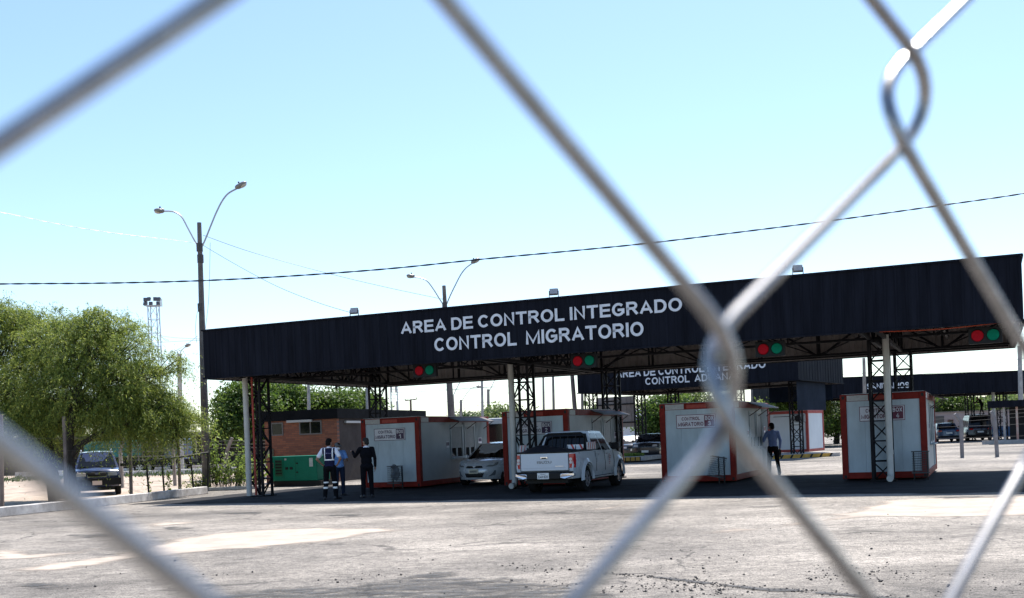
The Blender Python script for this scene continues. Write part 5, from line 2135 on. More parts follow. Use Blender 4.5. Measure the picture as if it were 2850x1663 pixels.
def hand_caps(w_, d, up, out, curl=0.5, s=1.0):
    """palm and five fingers from wrist w_ along d; up = back of hand, out = thumb side"""
    w_, d, up, out = Vector(w_), Vector(d).normalized(), Vector(up).normalized(), Vector(out).normalized()
    caps = [(w_, w_ + d * 0.045 * s, 0.026 * s, 0.03 * s)]
    for off in (-0.024, -0.008, 0.008, 0.024):
        caps.append((w_ + d * 0.04 * s + out * off * s, w_ + d * 0.085 * s + out * off * s, 0.0145 * s, 0.0125 * s))
    for off, L in ((-0.028, 0.055), (-0.0095, 0.068), (0.0095, 0.074), (0.028, 0.066)):
        b = w_ + d * 0.088 * s + out * off * s
        k = b + (d * 0.55 * L - up * 0.15 * L * curl * 2) * s
        e = k + (d * 0.45 * (1 - curl * 0.6) * L - up * 0.5 * L * curl * 1.3) * s
        caps += [(b, k, 0.0088 * s, 0.0082 * s), (k, e, 0.0082 * s, 0.0068 * s)]
    b = w_ + d * 0.025 * s + out * 0.03 * s
    k = b + (d * 0.03 + out * 0.022 - up * 0.012) * s
    caps += [(b, k, 0.0125 * s, 0.0105 * s), (k, k + (d * 0.03 + out * 0.004 - up * 0.01) * s, 0.0100 * s, 0.008 * s)]
    return caps


def person(label, loc, face, H, pose, shirt, trous, shoes, hair, sleeve='short', extras=None, cat='person', group=None, girth=1.0):
    s = H / 1.76
    t = thing('person', label, cat, loc, face - pi / 2, group)

    def V_(p):
        return Vector(p) * s
    J = dict(hipL=(-0.095, 0, 0.92), hipR=(0.095, 0, 0.92), kneeL=(-0.11, 0.02, 0.5), kneeR=(0.11, 0.02, 0.5), ankL=(-0.12, -0.02, 0.09), ankR=(0.12, -0.02, 0.09),
             shL=(-0.185, 0, 1.43), shR=(0.185, 0, 1.43), elL=(-0.25, -0.03, 1.15), elR=(0.25, -0.03, 1.15), wrL=(-0.26, 0.05, 0.90), wrR=(0.26, 0.05, 0.90),
             neck=(0, -0.01, 1.47), head=(0, 0.02, 1.635), chest=(0, 0, 1.28), waist=(0, 0, 1.08), pel=(0, 0, 0.95), look=0.0, toeL=0.25, toeR=-0.25,
             handL=((0, 0.1, -1), (-1, 0, 0), (0, 1, 0)), handR=((0, 0.1, -1), (1, 0, 0), (0, 1, 0)), curl=0.5)
    J.update(pose)
    P = {k: V_(v) for k, v in J.items() if isinstance(v, tuple) and len(v) == 3 and not isinstance(v[0], tuple)}
    hd = P['head']
    look = J['look']
    Rh = Matrix.Rotation(look, 3, 'Z') @ Matrix.Rotation(J.get('nod', 0.0), 3, 'X')

    def h_(x, y, z):
        return hd + Rh @ (Vector((x, y, z)) * s)
    g = girth
    # --- body: one continuous surface
    caps = [(P['neck'], hd + Vector((0, -0.02, -0.06)) * s, 0.062 * s, 0.056 * s)]
    ells = [(hd, (0.078 * s, 0.096 * s, 0.118 * s), Rh), (h_(0, 0.035, -0.06), (0.056 * s, 0.062 * s, 0.062 * s), Rh), (h_(0, 0.102, -0.015), (0.013 * s, 0.02 * s, 0.024 * s), Rh),
            (h_(-0.08, -0.005, -0.01), (0.012 * s, 0.025 * s, 0.034 * s), Rh), (h_(0.08, -0.005, -0.01), (0.012 * s, 0.025 * s, 0.034 * s), Rh),
            (h_(0, 0.092, -0.058), (0.026 * s, 0.012 * s, 0.010 * s), Rh), (h_(0, 0.088, 0.022), (0.05 * s, 0.014 * s, 0.012 * s), Rh)]
    ells += [(P['chest'], (0.155 * s * g, 0.095 * s * g, 0.19 * s)), (P['waist'], (0.13 * s * g, 0.085 * s * g, 0.16 * s)), (P['pel'], (0.15 * s * g, 0.1 * s, 0.13 * s))]
    caps += [(P['shL'], P['shR'], 0.055 * s, 0.055 * s)]
    for q in 'LR':
        caps += [(P['sh' + q], P['el' + q], 0.047 * s, 0.038 * s), (P['el' + q], P['wr' + q], 0.037 * s, 0.025 * s)]
        d, up, out = J['hand' + q]
        caps += hand_caps(P['wr' + q], d, up, out, J['curl'], s)
        caps += [(P['hip' + q], P['knee' + q], 0.075 * s, 0.052 * s), (P['knee' + q], P['ank' + q], 0.05 * s, 0.034 * s)]
        ta = J['toe' + q]
        f = Vector((math.sin(-ta), math.cos(ta), 0))
        caps += [(P['ank' + q] + Vector((0, 0, -0.045)) * s, P['ank' + q] + (f * 0.13 + Vector((0, 0, -0.06))) * s, 0.035 * s, 0.028 * s)]
    blob('body', M_SKIN, t, caps, ells, 0.0085 * s, 2)
    # --- eyes
    e = MB()
    for sx in (-0.031, 0.031):
        e.ell(h_(sx, 0.083, 0.004), (0.013 * s, 0.01 * s, 0.009 * s), 8, 6)
    e.build('eyes', M_BLACK, t, smooth=True)
    # --- hair
    if hair is not None:
        ells = [(h_(0, -0.012, 0.028), (0.086 * s, 0.1 * s, 0.108 * s), Rh), (h_(0, -0.045, -0.02), (0.078 * s, 0.066 * s, 0.085 * s), Rh), (h_(0, 0.03, 0.075), (0.07 * s, 0.07 * s, 0.055 * s), Rh)]
        blob('hair', hair, t, [], ells, 0.012 * s, 2)
    # --- shirt
    smat, zone = (shirt, None) if not isinstance(shirt, tuple) else shirt
    caps = [(P['shL'] + V_((0.01, 0, 0)), P['shR'] + V_((-0.01, 0, 0)), 0.068 * s, 0.068 * s), (P['neck'] + V_((0, 0, -0.03)), P['neck'] + V_((0, -0.005, 0.012)), 0.075 * s, 0.067 * s)]
    ells = [(P['chest'], (0.172 * s * g, 0.113 * s * g, 0.205 * s)), (P['waist'], (0.15 * s * g, 0.105 * s * g, 0.17 * s)), (P['pel'] + V_((0, 0, 0.03 + J.get('hem', 0))), (0.163 * s * g, 0.115 * s * g, 0.11 * s))]
    if J.get('jacket'):
        ells.append((P['pel'] + V_((0, -0.005, -0.04)), (0.18 * s * g, 0.125 * s * g, 0.11 * s)))
        caps.append((P['pel'] + V_((-0.07, 0, -0.06)), P['pel'] + V_((0.07, 0, -0.06)), 0.115 * s, 0.115 * s))
    for q in 'LR':
        if sleeve == 'short':
            mid = P['sh' + q].lerp(P['el' + q], 0.68)
            caps.append((P['sh' + q], mid, 0.066 * s, 0.064 * s))
        else:
            w1 = P['el' + q].lerp(P['wr' + q], 0.93)
            caps += [(P['sh' + q], P['el' + q], 0.066 * s, 0.052 * s), (P['el' + q], w1, 0.051 * s, 0.04 * s)]
    blob('shirt' if not J.get('jacket') else 'jacket', smat, t, caps, ells, 0.0105 * s, 3, (lambda c: zone(c / s)) if zone else None)
    # --- trousers
    tmat, tz = (trous, None) if not isinstance(trous, tuple) else trous
    caps = []
    for q in 'LR':
        caps += [(P['hip' + q], P['knee' + q], 0.097 * s, 0.073 * s), (P['knee' + q], P['ank' + q] + V_((0, 0, -0.02)), 0.072 * s, 0.058 * s)]
    ells = [(P['pel'], (0.16 * s * g, 0.112 * s, 0.125 * s)), (P['pel'] + V_((0, -0.03, -0.04)), (0.15 * s, 0.105 * s, 0.11 * s))]
    blob('trousers', tmat, t, caps, ells, 0.0105 * s, 3, (lambda c: tz(c / s)) if tz else None)
    # --- shoes
    for q in 'LR':
        a = P['ank' + q]
        f = Vector((math.sin(-J['toe' + q]), math.cos(J['toe' + q]), 0)) * s
        z0 = 0.045 * s - a.z
        caps = [(a + f * -0.045 + Vector((0, 0, z0)), a + f * 0.10 + Vector((0, 0, z0 - 0.005 * s)), 0.046 * s, 0.044 * s), (a + f * 0.10 + Vector((0, 0, z0 - 0.005 * s)), a + f * 0.18 + Vector((0, 0, z0 - 0.012 * s)), 0.044 * s, 0.033 * s),
                (a + f * -0.01 + Vector((0, 0, z0 + 0.01)), a + f * -0.01 + Vector((0, 0, z0 + 0.06 * s)), 0.046 * s, 0.045 * s)]
        blob('shoe', shoes, t, caps, [], 0.011 * s, 2)
    if extras:
        extras(t, P, h_, s, Rh)
    return t


def mask_(t, P, h_, s, Rh):
    m_ = MB()
    m_.ell(h_(0, 0.062, -0.045), (0.062 * s, 0.055 * s, 0.05 * s), 14, 10, Rh)
    m_.build('face_mask', M_MASK, t, smooth=True)


def cap_(t, P, h_, s, Rh):
    mask_(t, P, h_, s, Rh)
    m_ = MB()
    m_.ell(h_(0, 0.0, 0.045), (0.09 * s, 0.108 * s, 0.09 * s), 16, 10, Rh)
    m_.ell(h_(0, 0.12, 0.05), (0.07 * s, 0.075 * s, 0.012 * s), 14, 8, Rh)
    m_.build('cap', M_CAP, t, smooth=True)


# security guard
def vest_zone(c):
    x, y, z = c
    ax = abs(x)
    if ax > 0.185 and z > 1.2:
        return 0                                   # white sleeve
    if z > 1.485:
        return 0
    if z > 1.03:
        if 1.125 < z < 1.16:
            return 2
        if 0.098 < ax < 0.128 and z > 1.125:
            return 2
        return 1
    return 1


def knee_zone(c):
    z = c[2]
    return 1 if (0.475 < z < 0.52 or 0.325 < z < 0.37) else 0


def vest_mark(t, P, h_, s, Rh):
    m_ = MB()
    for k, w_ in enumerate((0.03, 0.018, 0.022, 0.02, 0.025)):
        x = -0.07 + k * 0.032
        m_.bx(x * s, (x + w_) * s, -0.128 * s, -0.118 * s, (1.325 - 0.002 * k) * s, (1.34 + 0.01 * (k == 0)) * s)
    m_.build('back_print', mat('pale vest print', (0.16, 0.17, 0.3), 0.7), t)


p = SG(921, 1390)
person('security guard in navy vest with silver bands on vest and trousers, hands on hips', (p.x, p.y, 0), R(84), 1.80,
       dict(elL=(-0.34, -0.09, 1.17), elR=(0.35, -0.09, 1.17), wrL=(-0.22, 0.03, 1.01), wrR=(0.23, 0.02, 1.0), kneeL=(-0.125, 0.02, 0.5), kneeR=(0.125, 0.02, 0.5), ankL=(-0.165, -0.02, 0.09), ankR=(0.165, -0.02, 0.09),
            look=-0.35, handL=((0.7, 0.35, -0.6), (-0.5, 0.2, -0.3), (0.3, 0.9, 0.2)), handR=((-0.7, 0.35, -0.6), (0.5, 0.2, -0.3), (-0.3, 0.9, 0.2)), toeR=-0.6, toeL=0.2, hem=-0.03),
       ([M_CLOTHW, M_VEST, M_REFL], vest_zone), ([M_TROUB, M_REFL], knee_zone), M_SHOE, M_HAIR, 'short', vest_mark, girth=1.05)
p = SG(947, 1379)
person('man in sky blue shirt, jeans, grey cap and face mask behind the guard', (p.x, p.y, 0), R(-62), 1.68,
       dict(head=(0.06, 0.07, 1.62), neck=(0.02, 0.02, 1.47), look=0.45, nod=-0.25, elL=(-0.24, 0.12, 1.16), wrL=(-0.16, 0.33, 1.18), handL=((0.3, 0.9, 0.1), (-0.8, 0.2, 0.5), (0.3, 0, 0.9)), curl=0.6),
       M_CLOTHB, M_JEAN, M_SHOE, M_HAIR, 'short', cap_, girth=1.08)
p = SG(1024, 1384)
person('man in black suit with greying hair pointing with his left arm', (p.x, p.y, 0), R(106), 1.78,
       dict(look=0.55, elL=(-0.32, 0.10, 1.22), wrL=(-0.36, 0.30, 1.37), handL=((-0.25, 0.9, 0.25), (-0.2, -0.2, 0.9), (0.9, 0.2, 0.2)), elR=(0.245, -0.04, 1.14), wrR=(0.255, 0.03, 0.90), jacket=1, hem=-0.06,
            kneeL=(-0.115, 0.02, 0.5), kneeR=(0.12, 0.03, 0.5), ankL=(-0.13, -0.02, 0.09), ankR=(0.13, 0.02, 0.09), curl=0.55),
       ([M_SUIT, M_CLOTHW], lambda c: 1 if (c[2] > 1.475 and abs(c[0]) < 0.085) else 0), M_SUIT, M_SHOE, M_HAIRG, 'long', None, girth=1.12)


def folder_(t, P, h_, s, Rh):
    mask_(t, P, h_, s, Rh)
    w_ = P['wrR']
    m_ = MB()
    m_.box(w_ + Vector((-0.012, 0.02, -0.17)) * s, (0.03, 0.2, 0.26), M=Matrix.Rotation(0.12, 3, 'X'))
    m_.build('held_folder', M_BLACK, t, bevel=0.006)


p = SG(2154, 1322)
person('man in soft blue shirt and black trousers reaching to the office window', (p.x, p.y, 0), R(100), 1.77,
       dict(look=0.35, elL=(-0.30, 0.06, 1.17), wrL=(-0.50, 0.22, 1.13), handL=((-0.9, 0.4, 0.1), (0, 0, 1), (0.3, 0.9, 0)), elR=(0.25, -0.06, 1.15), wrR=(0.25, 0.0, 0.90), kneeL=(-0.10, 0.10, 0.5), kneeR=(0.13, -0.03, 0.5),
            ankL=(-0.11, 0.1, 0.09), ankR=(0.15, -0.12, 0.10), curl=0.8, head=(-0.01, 0.03, 1.635)),
       M_CLOTHS, M_TROUB, M_SHOE, M_HAIR, 'long', folder_)
p = SP(2729, 1152, 86)
person('dark figure bending forward on the roof of the maroon minivan', (p.x, p.y - 0.3, 2.02), R(195), 1.5,
       dict(chest=(0, 0.16, 1.22), waist=(0, 0.06, 1.05), neck=(0, 0.34, 1.37), head=(0, 0.45, 1.47), shL=(-0.18, 0.28, 1.33), shR=(0.18, 0.28, 1.33), elL=(-0.2, 0.45, 1.12), elR=(0.2, 0.45, 1.12), wrL=(-0.15, 0.66, 1.08),
            wrR=(0.15, 0.66, 1.05), kneeL=(-0.1, 0.16, 0.52), ankL=(-0.1, 0.3, 0.09), kneeR=(0.1, -0.08, 0.5), ankR=(0.1, -0.25, 0.09), handL=((0, 1, -0.2), (-1, 0, 0), (0, 0, 1)), handR=((0, 1, -0.2), (1, 0, 0), (0, 0, 1))),
       M_SUIT, M_TROUB, M_SHOE, M_HAIR, 'long', None)

# ================================================================== TREES AND PLANTS
L_MESQ = leaf_mat('feathery leaf', (0.045, 0.095, 0.022), (0.26, 0.31, 0.06), 0.40)
L_BROAD = leaf_mat('broad leaf', (0.03, 0.07, 0.012), (0.085, 0.14, 0.025), 0.4)
L_DARK = leaf_mat('dark leaf', (0.02, 0.05, 0.012), (0.05, 0.09, 0.02), 0.3)
L_WEED = leaf_mat('weed leaf', (0.07, 0.12, 0.02), (0.17, 0.24, 0.05), 0.45)
L_FAR = leaf_mat('far leaf', (0.06, 0.10, 0.03), (0.13, 0.17, 0.06), 0.35)


def quads_mesh(name, ctr, d1, d2, mat_, parent):
    """leaf quads: centre, half length vector, half width vector (n x 3 arrays)"""
    n = len(ctr)
    v = np.empty((n, 4, 3), np.float32)
    v[:, 0] = ctr - d1
    v[:, 1] = ctr + d2 * 0.9 + d1 * 0.1
    v[:, 2] = ctr + d1
    v[:, 3] = ctr - d2 * 0.9 + d1 * 0.1
    me = bpy.data.meshes.new(name)
    me.vertices.add(n * 4)
    me.vertices.foreach_set('co', v.reshape(-1))
    me.loops.add(n * 4)
    me.loops.foreach_set('vertex_index', np.arange(n * 4, dtype=np.int32))
    me.polygons.add(n)
    me.polygons.foreach_set('loop_start', np.arange(0, n * 4, 4, dtype=np.int32))
    me.polygons.foreach_set('loop_total', np.full(n, 4, np.int32))
    me.update(calc_edges=True)
    me.validate()
    me.materials.append(mat_)
    o = bpy.data.objects.new(name, me)
    COL.objects.link(o)
    o.parent = parent
    return o


def unit(a):
    return a / (np.linalg.norm(a, axis=1, keepdims=True) + 1e-9)


def trunk_path(p0, p1, bend, n=6):
    p0, p1 = Vector(p0), Vector(p1)
    return [p0.lerp(p1, i / n) + Vector(bend) * math.sin(pi * i / n) for i in range(n + 1)]


def crown_points(lobes, n, shell=0.55, cut=None):
    """sample points in ellipsoid lobes (cx, cy, cz, rx, ry, rz, weight), denser towards the skin"""
    wts = np.array([l[6] for l in lobes], float)
    k = rng.choice(len(lobes), n, p=wts / wts.sum())
    L = np.array([l[:6] for l in lobes])[k]
    d = unit(rng.normal(size=(n, 3)))
    r = rng.uniform(shell ** 3, 1, (n, 1)) ** (1 / 3)
    return L[:, :3] + d * r * L[:, 3:6], d


def broad_tree(label, base, lobes, nclump, nleaf, size, lm, trunk_h, tr, group=None, name='tree', spread=0.45, cat='tree', limbs=5):
    t = thing(name, label, cat, base, 0, group)
    m_ = MB()
    top = Vector((0, 0, trunk_h))
    m_.tube(trunk_path((0, 0, 0), top, (tr * 0.4, 0, 0)), [tr * (1.25 - 0.5 * i / 6) for i in range(7)], 9)
    for i in range(limbs):
        l = lobes[i % len(lobes)]
        e = Vector((l[0], l[1], l[2] + l[5] * 0.2)) + Vector((random.uniform(-.5, .5) * l[3], random.uniform(-.5, .5) * l[4], random.uniform(-.2, .3) * l[5]))
        m_.tube(trunk_path(top * random.uniform(0.75, 1.0), e, (0, 0, -0.25)), [tr * (0.6 - 0.5 * k / 6) for k in range(7)], 6)
    m_.build('trunk', M_BARK, t, smooth=True)
    c, d = crown_points(lobes, nclump)
    ctr = np.repeat(c, nleaf, 0) + rng.normal(size=(nclump * nleaf, 3)) * spread * np.array([1, 1, 0.6])
    n = len(ctr)
    a = unit(rng.normal(size=(n, 3)) + np.array([0, 0, -0.35]))
    up = unit(rng.normal(size=(n, 3)) * 0.6 + np.array([0, 0, 1.0]))
    b = unit(np.cross(a, up))
    ln = size * rng.uniform(0.6, 1.25, (n, 1))
    quads_mesh('crown', ctr, a * ln * 0.5, b * ln * 0.26, lm, t)
    return t


def feather_tree(label, base, lobes, nclump, lm, trunks, group=None):
    """sprays of fine drooping twigs lined with thin leaflets"""
    t = thing('mesquite_tree', label, 'tree', base, 0, group)
    m_ = MB()
    for pts, rs in trunks:
        m_.tube(pts, rs, 9)
    m_.build('trunk', M_BARK, t, smooth=True)
    cc, cd = crown_points(lobes, nclump, 0.2)
    per = 20
    k = np.repeat(np.arange(nclump), per)
    c = cc[k] + rng.normal(size=(len(k), 3)) * np.array([0.12, 0.12, 0.09])
    d = cd[k]
    ntwig = len(k)
    tw = 16
    dirs = unit(d * np.array([1, 1, 0.7]) * 0.9 + rng.normal(size=c.shape) * 0.5 + np.array([0, 0, 0.35]))
    L = rng.uniform(0.35, 0.9, (ntwig, 1)) * np.where(rng.uniform(size=(ntwig, 1)) < 0.16, 1.7, 1.0)
    u = np.linspace(0.05, 1, tw)[None, :, None]
    pos = c[:, None, :] + dirs[:, None, :] * (u * L[:, None, :]) + np.array([0, 0, -1.0]) * (u ** 2) * L[:, None, :] * 0.75
    tang = dirs[:, None, :] + np.array([0, 0, -1.0]) * u * 1.5
    pos = pos.reshape(-1, 3)
    tang = unit(tang.reshape(-1, 3))
    n = len(pos)
    pos = pos + rng.normal(size=(n, 3)) * 0.025
    side = unit(np.cross(tang, rng.normal(size=(n, 3))))
    a = unit(side + tang * 0.9 + np.array([0, 0, -0.2]))
    b = unit(np.cross(a, rng.normal(size=(n, 3)) * 0.6 + np.array([0, 0, 1.0])))
    ln = rng.uniform(0.065, 0.145, (n, 1))
    quads_mesh('crown', pos, a * ln * 0.5, b * ln * 0.12, lm, t)
    tb = MB()
    for i in range(nclump):
        p0 = Vector(cc[i])
        dv = Vector(cd[i])
        tb.tube([p0 - dv * 0.8 - Vector((0, 0, 0.2)), p0, p0 + dv * 0.4], [0.022, 0.012, 0.004], 3, False)
    tb.build('twigs', M_BARK, t)
    return t


def rel(px, py, Y, base):
    p = DP(px, py, Y)
    return (p.x - base[0], p.y - base[1], p.z - base[2])


def lobe(px, py, Y, base, rx, ry, rz, wgt=1.0):
    p = rel(px, py, Y, base)
    return (p[0], p[1], p[2], rx, ry, rz, wgt)


Yt = 38.0
pb = DP(172, 1226, Yt)
base = (pb.x, pb.y, 0.02)
R_ = lambda px, py, Y=Yt: Vector(rel(px, py, Y, base))
lob = [lobe(250, 870, 38.5, base, 1.9, 1.8, 1.15, 2.2), lobe(335, 920, 38.5, base, 1.45, 1.6, 1.0, 1.8), lobe(160, 860, 39, base, 1.6, 1.7, 1.1, 1.6), lobe(385, 1000, 38.5, base, 1.05, 1.3, 0.9, 1.2), lobe(230, 975, 38, base, 2.1, 1.8, 0.9, 2.0),
       lobe(330, 1005, 38.5, base, 1.45, 1.5, 0.75, 1.3), lobe(110, 960, 38.5, base, 1.5, 1.7, 1.1, 1.2), lobe(432, 1045, 38.5, base, 0.75, 1.1, 0.6, 0.9), lobe(262, 810, 38.5, base, 0.95, 1.1, 0.55, 0.6), lobe(205, 800, 38.5, base, 0.9, 1.1, 0.5, 0.5),
       lobe(120, 1030, 38.5, base, 1.1, 1.4, 0.45, 0.7), lobe(250, 1005, 39, base, 2.0, 1.4, 0.6, 1.6), lobe(340, 1040, 38.8, base, 1.5, 1.3, 0.5, 1.1), lobe(90, 1010, 39, base, 1.4, 1.4, 0.7, 1.0)]
tr = [([R_(176, 1232), R_(170, 1140), R_(170, 1060), R_(185, 980), R_(215, 900)], [0.25, 0.19, 0.16, 0.11, 0.06]),
      ([R_(172, 1125), R_(195, 1095), R_(235, 1070), R_(275, 1050), R_(330, 985)], [0.13, 0.11, 0.085, 0.065, 0.04]),
      ([R_(172, 1060), R_(150, 1000), R_(130, 900)], [0.12, 0.09, 0.05]), ([R_(275, 1050), R_(340, 1035), R_(410, 1030)], [0.06, 0.05, 0.02]),
      ([R_(185, 980), R_(250, 920), R_(320, 880)], [0.08, 0.06, 0.03])]
feather_tree('feathery green mesquite tree with branch stretching right, over the blue wagon', base, lob, 680, L_MESQ, tr)
pb = DP(130, 1226, 38.6)
base = (pb.x, pb.y, 0.02)
R_ = lambda px, py, Y=38.6: Vector(rel(px, py, Y, base))
lob = [lobe(20, 840, 40, base, 2.0, 1.8, 1.2, 2), lobe(-60, 900, 40, base, 2.1, 2.0, 1.5, 2), lobe(60, 950, 39.5, base, 1.6, 1.8, 1.2, 1.5), lobe(20, 1040, 39, base, 1.6, 1.6, 0.7, 1.2), lobe(85, 805, 40, base, 1.0, 1.2, 0.5, 0.6), lobe(15, 775, 40, base, 1.1, 1.2, 0.45, 0.6), lobe(95, 1040, 39, base, 0.9, 1.3, 0.6, 0.8)]
tr = [([R_(138, 1230), R_(124, 1140), R_(112, 1060), R_(80, 960), R_(30, 880)], [0.26, 0.21, 0.17, 0.12, 0.06]),
      ([R_(112, 1060), R_(60, 1000), R_(-30, 930)], [0.13, 0.1, 0.05])]
feather_tree('mesquite tree cut by the left picture edge, behind the thick wire', base, lob, 380, L_MESQ, tr)

# broadleaf trees behind the canopy
Yb = 58.0


def bt(label, px, Y, lobs, nclump, nleaf, size, lm, group=None, tr_=0.22, th_=2.2, spread=0.45, name='tree'):
    pb = DP(px, 1150, Y)
    base = (pb.x, Y, 0)
    return broad_tree(label, base, [lobe(x, y, yy, base, rx, ry, rz, w_) for x, y, yy, rx, ry, rz, w_ in lobs], nclump, nleaf, size, lm, th_, tr_, group, name, spread)


G1 = 'leafy trees behind the brick building'
bt('tall leafy tree right of the lamp post, left of the drainpipe', 590, 58, [(590, 985, 58, 1.15, 1.5, 0.9, 2), (630, 965, 58, 1.1, 1.5, 0.75, 2), (565, 1030, 57, 0.75, 1.4, 0.9, 1.3), (640, 1020, 57, 1.3, 1.5, 1.1, 1.6), (600, 1055, 57, 1.3, 1.6, 0.7, 1.2), (560, 1000, 58, 0.5, 0.9, 0.5, .6)], 640, 26, 0.22, L_BROAD, G1, spread=0.3)
bt('leafy tree rising above the brick building parapet, left part', 690, 60, [(690, 970, 60, 1.0, 1.5, 0.7, 2), (728, 972, 60, 0.6, 1.4, 0.6, 1.2), (665, 1010, 60, 1.1, 1.5, 1.0, 1.6), (725, 1005, 60, 1.2, 1.5, 0.7, 1.6)], 480, 26, 0.22, L_BROAD, G1, spread=0.3)
bt('low leafy tree above the middle of the brick building parapet', 800, 61, [(795, 990, 61, 0.9, 1.4, 0.4, 1.6), (840, 988, 61, 0.8, 1.4, 0.5, 1.6), (820, 1008, 61, 1.6, 1.5, 0.5, 1.4), (768, 1000, 61, 0.5, 1.2, 0.5, 1)], 380, 26, 0.22, L_BROAD, G1, spread=0.28)
bt('low leafy tree behind the rear lattice column by the brick building', 905, 63, [(885, 985, 63, 0.5, 1.2, 0.45, 1.4), (905, 995, 63, 0.8, 1.4, 0.45, 1.4), (870, 1005, 63, 1.0, 1.5, 0.5, 1.2)], 260, 26, 0.22, L_BROAD, G1, spread=0.28)
bt('thin sparse tree with bare twigs above the leafy trees', 835, 66, [(800, 950, 66, 0.6, 1, 0.5, 1), (870, 950, 66, 0.8, 1, 0.6, 1.2), (840, 940, 66, 0.8, 1, 0.6, 1), (820, 975, 66, 0.8, 1, 0.5, 1)], 60, 16, 0.16, L_DARK, None, 0.1, 5.5, 0.25)
G2 = 'small trees beyond the second canopy'
bt('round leafy tree left of the BOX 3 office', 1612, 85, [(1618, 1020, 85, 1.6, 2, 1.4, 2), (1605, 1040, 85, 1.2, 1.6, 1.0, 1.2), (1635, 1000, 85, 1.2, 1.6, 0.9, 1.2), (1640, 1050, 85, 1.2, 1.6, 1.0, 1), (1660, 990, 85, 1.0, 1.5, 0.8, .7)], 420, 24, 0.3, L_BROAD, G2)
bt('pale tree top just above the BOX 3 office roof', 1720, 95, [(1690, 985, 95, 1.5, 2, 0.8, 1), (1725, 985, 95, 1.2, 2, 1.0, 1), (1700, 1005, 95, 3, 2, 0.8, 1)], 160, 24, 0.3, L_FAR, G2)
bt('dark tree crown above the awning of the BOX 3 office', 1975, 90, [(1960, 985, 90, 1.6, 2, 0.9, 1.5), (2000, 1000, 90, 2.2, 2, 0.8, 1.3), (1970, 1005, 90, 2.2, 2, 0.6, 1)], 330, 24, 0.3, L_DARK, G2)
bt('sunlit bush behind the small white office', 1920, 84, [(1905, 1012, 84, 1.8, 2, 0.7, 1), (1950, 1015, 84, 1.8, 2, 0.7, 1), (1980, 1010, 84, 1.5, 2, 0.9, 1), (1930, 1030, 84, 3, 2, 0.8, 1)], 330, 24, 0.28, L_WEED, G2)
bt('leafy tree between the small white office and the BOX 4 office', 2060, 95, [(2055, 1000, 95, 1.4, 2, 1.6, 1), (2065, 1030, 95, 1.6, 2, 1.2, 1), (2045, 1045, 95, 1.6, 2, 1, 1)], 220, 24, 0.3, L_BROAD, G2)
bt('sunlit tree behind the gap between BOX 1 and BOX 2 offices', 1215, 90, [(1212, 1040, 90, 1.2, 2, 0.9, 1), (1225, 1025, 90, 1.3, 2, 0.7, 1), (1250, 1030, 90, 1.5, 2, 0.8, 1)], 200, 24, 0.3, L_FAR, G2)
bt('low tree top behind the BOX 1 office roof', 1150, 120, [(1140, 1028, 120, 1.5, 2, 0.5, 1), (1165, 1028, 120, 1.5, 2, 0.4, 1)], 90, 20, 0.3, L_DARK, G2)
bt('dark tree row end behind the wall of the far canopy', 2310, 105, [(2310, 990, 105, 3.0, 2, 1.2, 1), (2360, 995, 105, 3.0, 2, 1.0, 1), (2275, 1000, 105, 2, 2, 1.0, 1)], 420, 22, 0.3, L_BROAD, G2)

# weeds and creepers by the fence
G3 = 'weeds along the kerb by the lamp post'


def weed(label, px, py, Y, h, wd, n, size, lm, name='weed_clump'):
    pb = DP(px, py, Y)
    t = thing(name, label, 'weed', (pb.x, pb.y, 0.0), 0, G3)
    m_ = MB()
    cs = []
    for i in range(n):
        a = random.uniform(0, 2 * pi)
        r0 = random.uniform(0, wd * 0.5)
        tip = Vector((math.cos(a) * (r0 + random.uniform(0, wd * 0.5)), math.sin(a) * (r0 + random.uniform(0, wd * 0.4)), h * random.uniform(0.45, 1.0)))
        b = Vector((math.cos(a) * r0, math.sin(a) * r0, 0))
        m_.tube([b, b.lerp(tip, 0.5) + Vector((0, 0, h * 0.08)), tip], [0.008, 0.006, 0.003], 4, False)
        for k in range(9):
            q = b.lerp(tip, random.uniform(0.25, 1.02))
            cs.append(q + Vector((random.gauss(0, 0.06), random.gauss(0, 0.06), random.gauss(0, 0.04))))
    m_.build('stems', M_BARK, t)
    c = np.array([tuple(v) for v in cs])
    k = len(c)
    a = unit(rng.normal(size=(k, 3)) + np.array([0, 0, 0.1]))
    b = unit(np.cross(a, unit(rng.normal(size=(k, 3)) * 0.7 + np.array([0, 0, 1.0]))))
    ln = size * rng.uniform(0.6, 1.3, (k, 1))
    quads_mesh('leaves', c, a * ln * 0.5, b * ln * 0.32, lm, t)


def creeper(label, px0, py0, px1, py1, Y, n, size, wd, lm=None):
    p0, p1 = DP(px0, py0, Y), DP(px1, py1, Y)
    t = thing('creeper', label, 'climbing plant', tuple(p0), 0, G3)
    d = p1 - p0
    pts = [d * (i / 12) + Vector((0.05 * math.sin(i * 1.3), 0.04 * math.cos(i * 1.7), 0)) for i in range(13)]
    m_ = MB()
    m_.tube(pts, 0.01, 5)
    m_.build('vine_stem', M_BARK, t)
    u = rng.uniform(0, 1, (n, 1))
    c = np.array(tuple(d)) * u + rng.normal(size=(n, 3)) * wd
    a = unit(rng.normal(size=(n, 3)) + np.array([0, 0, -0.5]))
    b = unit(np.cross(a, rng.normal(size=(n, 3))))
    ln = size * rng.uniform(0.6, 1.3, (n, 1))
    quads_mesh('leaves', c, a * ln * 0.5, b * ln * 0.36, lm or L_WEED, t)


